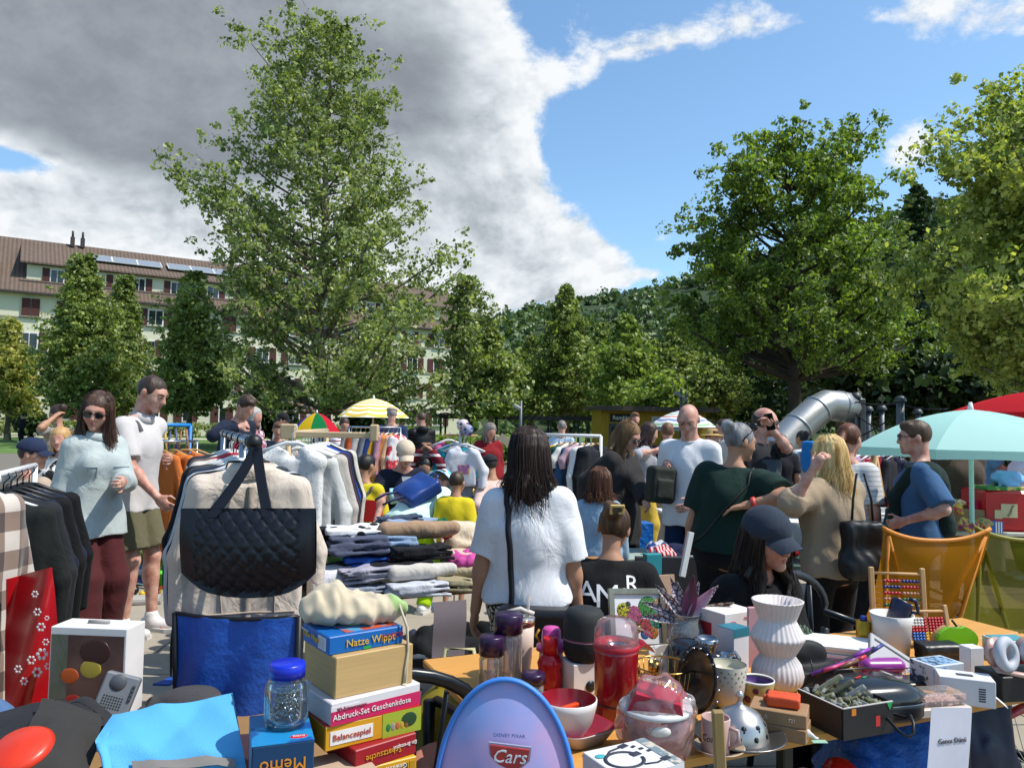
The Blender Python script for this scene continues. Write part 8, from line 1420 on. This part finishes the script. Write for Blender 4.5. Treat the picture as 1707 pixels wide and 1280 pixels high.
wh_ = thing('parked_bicycle', 'bicycle at the lower right of which one wheel and red mudguard show', 'bicycle', (P(1712, 1230, 2.9).x, 2.9, .0), .3); MB().tube([(.34*math.cos(a), 0, .36+.34*math.sin(a)) for a in np.linspace(0, 2*math.pi, 33)[:-1]], .02, 8, closed=True).build('tyre', M('#3a3836', .8), wh_); MB().tube([(.31*math.cos(a), 0, .36+.31*math.sin(a)) for a in np.linspace(0, 2*math.pi, 33)[:-1]], .01, 6, closed=True).build('rim', chrome, wh_); MB().tube([(-.36, 0, .3), (-.2, .0, .52), (.1, 0, .6)], .018, 6).build('mudguard', M('#a01c24', .35), wh_)
for a in np.linspace(0, math.pi, 11)[:-1]: MB().tube([(.31*math.cos(a), 0, .36+.31*math.sin(a)), (-.31*math.cos(a), 0, .36-.31*math.sin(a))], .0018, 3).build('spoke', chrome, wh_)
o_ = link('plush_toy', sdf_mesh('plush', [e_((0, 0, .08), (.10, .08, .09), None, .03), e_((.07, -.02, .16), (.06, .06, .06), None, .03), e_((.10, -.02, .22), (.02, .02, .025), None, .02), e_((.04, -.02, .22), (.02, .02, .025), None, .02)], .008, .006, 90), M('#9a7a52', .95, sheen=.5), None, (P(1690, 1265, 2.3).x, 2.32, .32)); tag(o_, 'light brown plush animal inside the white wire basket', 'plush toy')
# ================================================================== foreground left table
LZ = .70; table('low wooden table at the lower left carrying clothes and games', (-1.75, 1.42), (1, .06), 1.54, .98, LZ, wood('#8a6a44'), dkm, name='bench_table')
def lp(px, py, D): return P(px, py, D)
# toaster carton
q = P(136, 1190, 2.15); t = thing('carton', 'white kitchen appliance carton with a fruit picture', 'box', (q.x, 2.22, LZ), R_(-4)); k = 2.15/FPX; hz = P(152, 1050, 2.15).z-LZ; d = (132*k, 56*k, hz); MB().box((0, 0, hz/2), d, .002).build('body', M('#cfcbc8', .6), t); panel(t, d, 'f', .02, .0, .97, .93, M('#6a4a42', .4, col2='#3a2624', pat='soft', ps=8)); panel(t, d, 'f', .02, .0, .24, .93, M('#a8a49e', .4, col2='#8fa080', pat='soft', ps=10))
for x, z, r, c in ((-.22, .55, .12, '#b8501c'), (-.16, .30, .13, '#a01c18'), (.05, .62, .14, '#b09a3a'), (.1, .78, .2, '#3a1a18')): MB().ball((x*d[0], -d[1]/2-.0015, z*hz), (r*d[0], .0012, r*d[0]*.8), 16, 8).build('fruit_print', M(c, .4), t)
MB().tube([(-.03, 0, hz+.004), (.03, 0, hz+.004)], .006, 6).build('handle', M('#8a8684', .6), t)
q = P(140, 1190, 1.98); t = thing('cassette_player', 'grey portable cassette radio leaning on the carton', 'radio', (q.x, 2.08, LZ+.06), R_(14), rot=(R_(-14), R_(17), R_(10))); k = 1.95/FPX; gm = M('#6f7378', .5, var=.05); MB().box((0, 0, 44*k), (58*k, 24*k, 92*k), .004).build('body', gm, t); MB().lathe([(0, 0), (14*k, 0), (13*k, 1.5*k), (0, 1.5*k)], 20).build('dial', M('#4a4d52', .5), t, (-4*k, -12*k, 76*k), (R_(90), 0, 0))
for r in range(5):
    for c in range(8): MB().box(((-18+c*4.4)*k, -12.3*k, (34+r*4.5)*k), (2.4*k, .6*k, 2*k)).build('speaker_hole', blk, t)
for i in range(4): MB().box((24*k, -13*k, (54+i*7)*k), (5*k, 4*k, 5*k), .001).build('key', M('#3c3f44', .4), t)
# trousers, red dot, bag
def drape(label, cs, mat, wv=.006, th=.010):
    cs = [P(*c) for c in cs]; o_ = (cs[0]+cs[1]+cs[2]+cs[3])/4; ph = rng.uniform(0, 6)
    def fn(u, v):
        q = cs[0].lerp(cs[1], u).lerp(cs[3].lerp(cs[2], u), v)-o_; e = math.sin(math.pi*u)*math.sin(math.pi*v); return q+Vector((0, 0, .03*e+wv*math.sin(9*u+5*v+ph)*e+wv*.6*math.sin(17*v-6*u+ph)))
    return tag(link('draped_trousers', MB().sheet(fn, 26, 26, th).mesh('drape'), mat, None, o_), label, 'garment', 'trousers on the lower left table')
tr_ = lambda c: cloth(c, .12, fold=.35, fs=7)
drape('black trousers spread across the lower left corner', ((-20, 1195, 1.9), (110, 1170, 2.0), (150, 1330, 1.5), (-40, 1330, 1.45)), tr_('#222327'))
drape('dark grey trouser leg folded over the black trousers', ((70, 1172, 1.88), (168, 1200, 1.82), (128, 1335, 1.44), (12, 1335, 1.40)), tr_('#33312f'), .004, .014)
drape('dark trouser waistband behind the grey trouser leg', ((120, 1178, 1.95), (182, 1205, 1.9), (172, 1225, 1.82), (110, 1200, 1.86)), tr_('#2b2b2d'), .003, .02)
drape('blue jeans corner at the left edge', ((-30, 1178, 2.0), (20, 1180, 2.0), (14, 1205, 1.92), (-30, 1215, 1.9)), tr_('#4a6488'), .004)
laundry('navy cloth under the light blue bag', 175, 1270, 1.58, LZ, 'c', tr_('#141a33'), (1.2, 1.1, 1.2), .2, 'trousers on the lower left table')
dq = P(22, 1285, 1.42); MB().lathe([(0, .012), (.045, .010), (.055, .0), (.05, -.006), (0, -.008)], 28).build('red_disc', M('#c8341c', .35), None, (dq.x, 1.44, dq.z+.03), (R_(25), 0, 0), label='round bright red plastic disc at the lower left corner', cat='disc')
bl = thing('light_blue_bag', 'large light blue non woven bag folded over at the lower left', 'bag', (P(290, 1270, 1.62).x, 1.62, LZ)); bq = Vector(bl.location)
nb = M('#4f9fd0', .75, var=.05, vs=8, bump=.3, bs=300)
def bagp(px, py, D): return P(px, py, D)-bq
def bfn(u, v):
    a = bagp(188, 1192, 1.72).lerp(bagp(385, 1157, 1.80), u); b_ = bagp(160, 1240, 1.58).lerp(bagp(408, 1252, 1.60), u); c = bagp(190, 1330, 1.52).lerp(bagp(415, 1330, 1.54), u); p = a.lerp(b_, v*2) if v < .5 else b_.lerp(c, v*2-1)
    return p+Vector((0, -.010*abs(math.sin(v*5+u*3)), .010*abs(math.sin(u*4+v*3))-.006*abs(math.sin(u*8-v*5))))
MB().sheet(bfn, 30, 24, .002).build('front', nb, bl); MB().sheet(lambda u, v: (bagp(188, 1192, 1.72).lerp(bagp(385, 1157, 1.80), u)).lerp(bagp(205, 1300, 1.80).lerp(bagp(412, 1300, 1.86), u), v)+Vector((0, .01*math.sin(u*8), 0)), 12, 8, .002).build('back', nb, bl); MB().sheet(lambda u, v: bfn(.03+.1*u, .28+.7*v)+Vector((-.01*u, -.012-.01*math.sin(u*3), 0)), 6, 12, .002).build('gusset_fold', nb, bl); MB().sheet(lambda u, v: bfn(.25+.7*u, .55+.1*v+.05*(1-u))+Vector((0, -.012, -.0)), 12, 4, .002).build('grey_hem', M('#7d7874', .8), bl)
# patterned red bag
rp_ = thing('red_bandana_bag', 'red shiny bag with white flower ornaments below the checked jacket', 'bag', (P(45, 1150, 2.35).x, 2.35, .30)); q0 = Vector(rp_.location)
MB().sheet(lambda u, v: P(10+62*u+18*v*u+15*u, 965+215*v-20*u*(1-v), 2.32+.06*math.sin(u*5+v*4))-q0, 14, 22, .003).build('side', M('#a8141c', .3, var=.1, vs=14, spec=.6), rp_)
wp = M('#c9bfbf', .6)
for i, (x, y, s_) in enumerate(((58, 990, 7), (62, 1020, 8), (68, 1045, 9), (76, 1070, 7), (70, 1090, 12), (52, 1100, 9), (62, 1120, 10), (40, 1135, 8), (80, 1110, 7), (30, 1115, 8), (78, 1030, 5))):
    c = P(x, y, 2.24)-q0; k = 2.24/FPX
    for j in range(6): a = j*math.pi/3; MB().ball(c+Vector((math.cos(a), 0, math.sin(a)))*s_*.6*k, (s_*.28*k, .0015, s_*.28*k), 6, 4).build('flower_print', wp, rp_)
# slipper
o_ = link('slipper', sdf_mesh('slipper', [c_((-.02, 0, .03), (.10, 0, .035), .035, .045, .03), e_((.07, 0, .05), (.06, .05, .035), None, .02), e_((-.06, 0, .05), (.05, .03, .03), None, .01, '-'), c_((-.08, 0, .012), (.1, 0, .012), .03, .035, .02), p_((0, 0, .0), (0, 0, -1))], .006, .002, 60), M('#3b3b3e', .95, bump=.6, bs=160), None, (P(262, 1170, 2.25).x, 2.25, LZ), .2); o_.scale = (1.25, 1.25, 1.25); tag(o_, 'dark grey felt slipper in front of the blue camping chair', 'slipper')
# blue camping chair
cq = P(392, 1100, 2.38); cc = thing('camping_chair', 'blue fabric camping chair seen from behind at the lower left', 'chair', (cq.x, 2.38, 0), R_(-3)); k = 2.38/FPX; bf = M('#1c50a8', .6, var=.12, vs=5, bump=.5, bs=14); zt, zb = P(392, 1024, 2.38).z, P(392, 1185, 2.38).z
MB().sheet(lambda u, v: ((u-.5)*(206-16*v)*k, -.03*math.sin(math.pi*u)+.012*math.sin(u*13+v*3), zt+(zb-zt)*v-.006*math.sin(math.pi*u)), 22, 14, .004).build('backrest', bf, cc); MB().tube([((u-.5)*206*k, -.03*math.sin(math.pi*u), zt-.006*math.sin(math.pi*u)) for u in np.linspace(0, 1, 12)], .006, 6).build('piping', blk, cc); MB().sheet(lambda u, v: ((u-.5)*.40, .02+.38*v, zb-.03-.05*math.sin(math.pi*u)+.03*v), 12, 8, .004).build('seat', bf, cc)
for sx in (-1, 1):
    MB().tube([(sx*104*k, .0, zt), (sx*100*k, .02, zb-.05), (sx*98*k, .1, 0)], .010, 6).build('frame_leg', blk, cc); MB().tube([(sx*98*k, .42, zb-.02), (-sx*80*k, .05, 0)], .010, 6).build('frame_leg', blk, cc); MB().sheet(lambda u, v: (sx*(.215+.05*u), .02+.34*v, zb+.06-.05*v), 4, 6, .006).build('armrest', bf, cc)
# board games
gs = R_(38)
def gbox(label, px, py, D, z, w_, dp, h_, col, rz=gs, **kw): q = P(px, py, D); return carton(label, (q.x, D, z), (w_, dp, h_), rz, M(col, .45, var=.04, spec=.4), **kw), (w_, dp, h_)
GX = 590; z = LZ+.015; wh2 = M('#d4d0cc', .6)
t, d = gbox('red and white striped game box at the bottom of the right game stack', 628, 1260, 1.70, z, .17, .13, .105, '#a81420'); [panel(t, d, 'f', .1+.3*i, .0, .25+.3*i, 1, wh2) for i in range(3)]; [panel(t, d, 't', .1+.3*i, .0, .25+.3*i, 1, wh2) for i in range(3)]; word(t, d, 'f', .72, .35, 'WIZARD', .03, M('#c9a01c', .5)); z1 = z+.105
t, d = gbox('yellow card game box below the red game box', 622, 1245, 1.70, z1, .15, .12, .046, '#c0901a', gs-.08); word(t, d, 'f', .35, .62, 'Elfer raus', .022, M('#4a2a10', .5), True); word(t, d, 'f', .68, .75, 'Gewinnt', .014, wh2, True); panel(t, d, 'f', .80, .2, .86, .8, M('#5a3a10', .5)); panel(t, d, 'f', .89, .15, .97, .85, M('#a87a14', .5)); z2 = z1+.046
t, d = gbox('dark red game box in the middle of the right game stack', 620, 1215, 1.70, z2, .15, .12, .044, '#8a1420', gs+.06); word(t, d, 'f', .45, .5, 'Schatzsuche', .018, M('#c08a1c', .5), True); word(t, d, 'f', .8, .6, 'Ein Brettspiel', .011, wh2, True); z3 = z2+.044
t, d = gbox('long yellow balance game box', 600, 1200, 1.72, z3, .22, .15, .050, '#c08a1c', gs-.05); panel(t, d, 't', 0, 0, 1, 1, M('#98141f', .5)); panel(t, d, 'f', .05, .2, .48, .75, wh2); word(t, d, 'f', .265, .48, 'Balancespiel', .0175, M('#b0401c', .5)); panel(t, d, 'f', .58, .0, 1, 1, M('#8f9a2a', .5))
for i, c in enumerate(('#1f6a34', '#8a7a72', '#a05a2a', '#b08a2a', '#8a4a20')): MB().ball((-d[0]/2+d[0]*(.64+.05*i), -d[1]/2-.001, .020), (.006, .001, .009), 8, 6).build('animal_print', M(c, .6), t)
MB().ball((.08, -d[1]/2-.001, .028), (.020, .001, .016), 14, 8).build('animal_print', M('#1c3a1c', .6), t); z4 = z3+.050
t, d = gbox('pink and white imprint set box', 602, 1160, 1.72, z4, .215, .14, .046, '#c4c0c2', gs+.03); panel(t, d, 'f', 0, 0, 1, .62, M('#b01c50', .45)); panel(t, d, 'f', .0, .62, .3, .8, M('#c4c0c2', .45)); word(t, d, 'f', .45, .34, 'Abdruck-Set Geschenkdose', .0165, wh2); word(t, d, 'f', .22, .66, '3D-Erinnerungen', .010, M('#8a1a40', .5)); z5 = z4+.046
t, d = gbox('pale wooden box in the right game stack', 597, 1110, 1.74, z5, .185, .16, .085, '#b0905e', gs); t.children[0].data.materials[0] = M('#b0905e', .6, var=.14, vs=4, stretch=(2, 2, 30)); z6 = z5+.085
t, d = gbox('bright blue game box on top of the wooden box', 588, 1065, 1.74, z6, .175, .14, .038, '#0f5a9e', gs-.02); panel(t, d, 't', .25, .1, .95, .9, M('#4a8ab0', .5, col2='#b04a2a', pat='noise', ps=22)); panel(t, d, 'l', .62, .15, .9, .85, wh2)
for i in range(8): panel(t, d, 'l', .64+.03*i, .2, .653+.03*i, .8, blk)
word(t, d, 'l', .36, .55, 'Natze Wippt', .016, M('#c9a02a', .5)); word(t, d, 'f', .55, .5, 'Natze Wippt', .022, M('#c9a02a', .5)); word(t, d, 'f', .85, .55, 'JUNIOR', .016, M('#a01c2a', .5)); panel(t, d, 'f', .45, .05, .55, .2, M('#1f8a3a', .5)); word(t, d, 'l', .12, .75, 'Ravensburger', .007, wh2); z7 = z6+.038
bgq = P(582, 1040, 1.74); cb = thing('cotton_bag', 'cream cotton drawstring pouch with green print on the blue game box', 'pouch', (bgq.x, 1.76, z7), .3); link('pouch', sdf_mesh('pouch', [e_((-.01, 0, .030), (.10, .07, .034), None, .03), e_((-.045, .01, .045), (.05, .05, .042), None, .03), c_((.07, -.02, .03), (.115, -.03, .035), .035, .012, .02), p_((0, 0, .001), (0, 0, -1))], .004, .0085, 58, 8, (1.6, 1, .7)), M('#b9aa90', .9, col2='#8fa86a', pat='spots', ps=9, var=.08, sheen=.2), cb)
for dy in (0, .012): MB().tube([(.10, -.04-dy, .045), (.115, -.065-dy, .0), (.118, -.075, -.05), (.112, -.078, -.09-.08*(dy > 0)), (.11, -.08, -.12-.10*(dy > 0))], .0025, 6).build('cord', M('#b5a88f', .9), cb); 
MB().ball((.11, -.08, -.125), .007, 8, 6).build('knot', M('#b5a88f', .9), cb)
# left stack: memo, jar
t, d = gbox('pale board box under the memo game', 520, 1330, 1.55, LZ, .26, .20, .178, '#b09a84', R_(30)); panel(t, d, 'f', .55, .1, .9, .95, M('#b07a20', .5)); word(t, d, 'f', .15, .35, 'H', .03, M('#8a1c1c', .5)); zz = LZ+.178
t, d = gbox('blue memo game box below the jar', 468, 1230, 1.58, zz, .115, .16, .085, '#12385c', R_(20)); word(t, d, 'f', .5, .55, 'Memo', .034, M('#c8801c', .5), True); word(t, d, 'f', .5, .25, 'Das lustige', .012, wh2, True); panel(t, d, 'f', 0, 0, 1, .05, M('#b01c34', .5)); panel(t, d, 't', 0, 0, 1, 1, M('#1a7ab0', .45, col2='#0f4a8a', pat='noise', ps=14)); MB().ball((.030, -.055, d[2]+.001), (.018, .010, .001), 16, 6).build('logo', M('#b81c24', .5), t); word(t, d, 't', .76, .155, 'Noris', .010, wh2); panel(t, d, 'l', .0, .0, 1, 1, M('#5a8aa8', .5, col2='#123a5c', pat='soft', ps=12))
t2, d2 = gbox('pink and blue box behind the memo game', 405, 1230, 1.74, LZ, .12, .14, .16, '#b8746c', R_(10)); panel(t2, d2, 'f', 0, .55, 1, .7, M('#1c3f80', .5))
jq = Vector((t.location.x+.005, t.location.y+.015, zz+.085)); jr = thing('screw_jar', 'clear jar with blue lid full of metal screws', 'jar', jq); k = 1.58/FPX
lat(jr, 'glass', [(0, 0), (30, 0), (36, 6), (37, 20), (37, 62), (34, 72), (28, 78), (26, 78), (31, 71), (34, 61), (34, 20), (33, 8), (0, 4)], glassy('#eef4f6', .03, .02), k, 36, fn=lambda a, v: 1-.06*abs(math.cos(a))**8); lat(jr, 'lid', [(0, 102), (26, 102), (29, 100), (29.5, 80), (0, 80)], M('#142ab0', .3, spec=.5), k, 36, fn=lambda a, v: 1+.006*math.cos(60*a))
for i in range(70):
    a, r, z_ = rng.uniform(0, 6.28), rng.uniform(4, 22)*k, rng.uniform(14, 52)*k; dv = Vector((rng.uniform(-1, 1), rng.uniform(-1, 1), rng.uniform(-1, 1))).normalized()*13*k; c = Vector((r*math.cos(a), r*math.sin(a), z_)); sc1 = MB().tube([c-dv, c+dv], 1.5*k, 6).build('screw', silver, jr); MB().tube([c+dv, c+dv*1.12], 3.2*k, 8).build('screw_head', silver, sc1)
# between chair and table
sackbag('yellow green and turquoise shopping bag on the ground beside the black chair', (P(765, 1150, 2.85).x, 2.85, .0), (.24, .18, .34), M('#8a7a14', .5, col2='#1a8a9a', pat='noise', ps=2.2, var=.1), 6, 'shopping_bag', 14); MB().tube([(-.08, 0, .62), (-.05, 0, .76), (.05, 0, .76), (.08, 0, .62)], .008, 6).build('handle', M('#a8a078', .6), COL.objects['shopping_bag'])
o_ = MB().lathe([(0, .14), (.07, .13), (.11, .08), (.125, .0), (.12, .0), (.105, .075), (0, .125)], 24).build('salmon_hat', M('#b87a66', .8, var=.08), None, (P(722, 1262, 2.3).x, 2.38, .46), (.2, .2, 0), label='salmon pink cap lying on the black plastic chair', cat='hat')
laundry('dark grey cloth hanging on the black plastic chair', 770, 1235, 2.4, .42, 'c', cloth('#3a4448'), 1.2, .3, 'cloths on the black plastic chair')
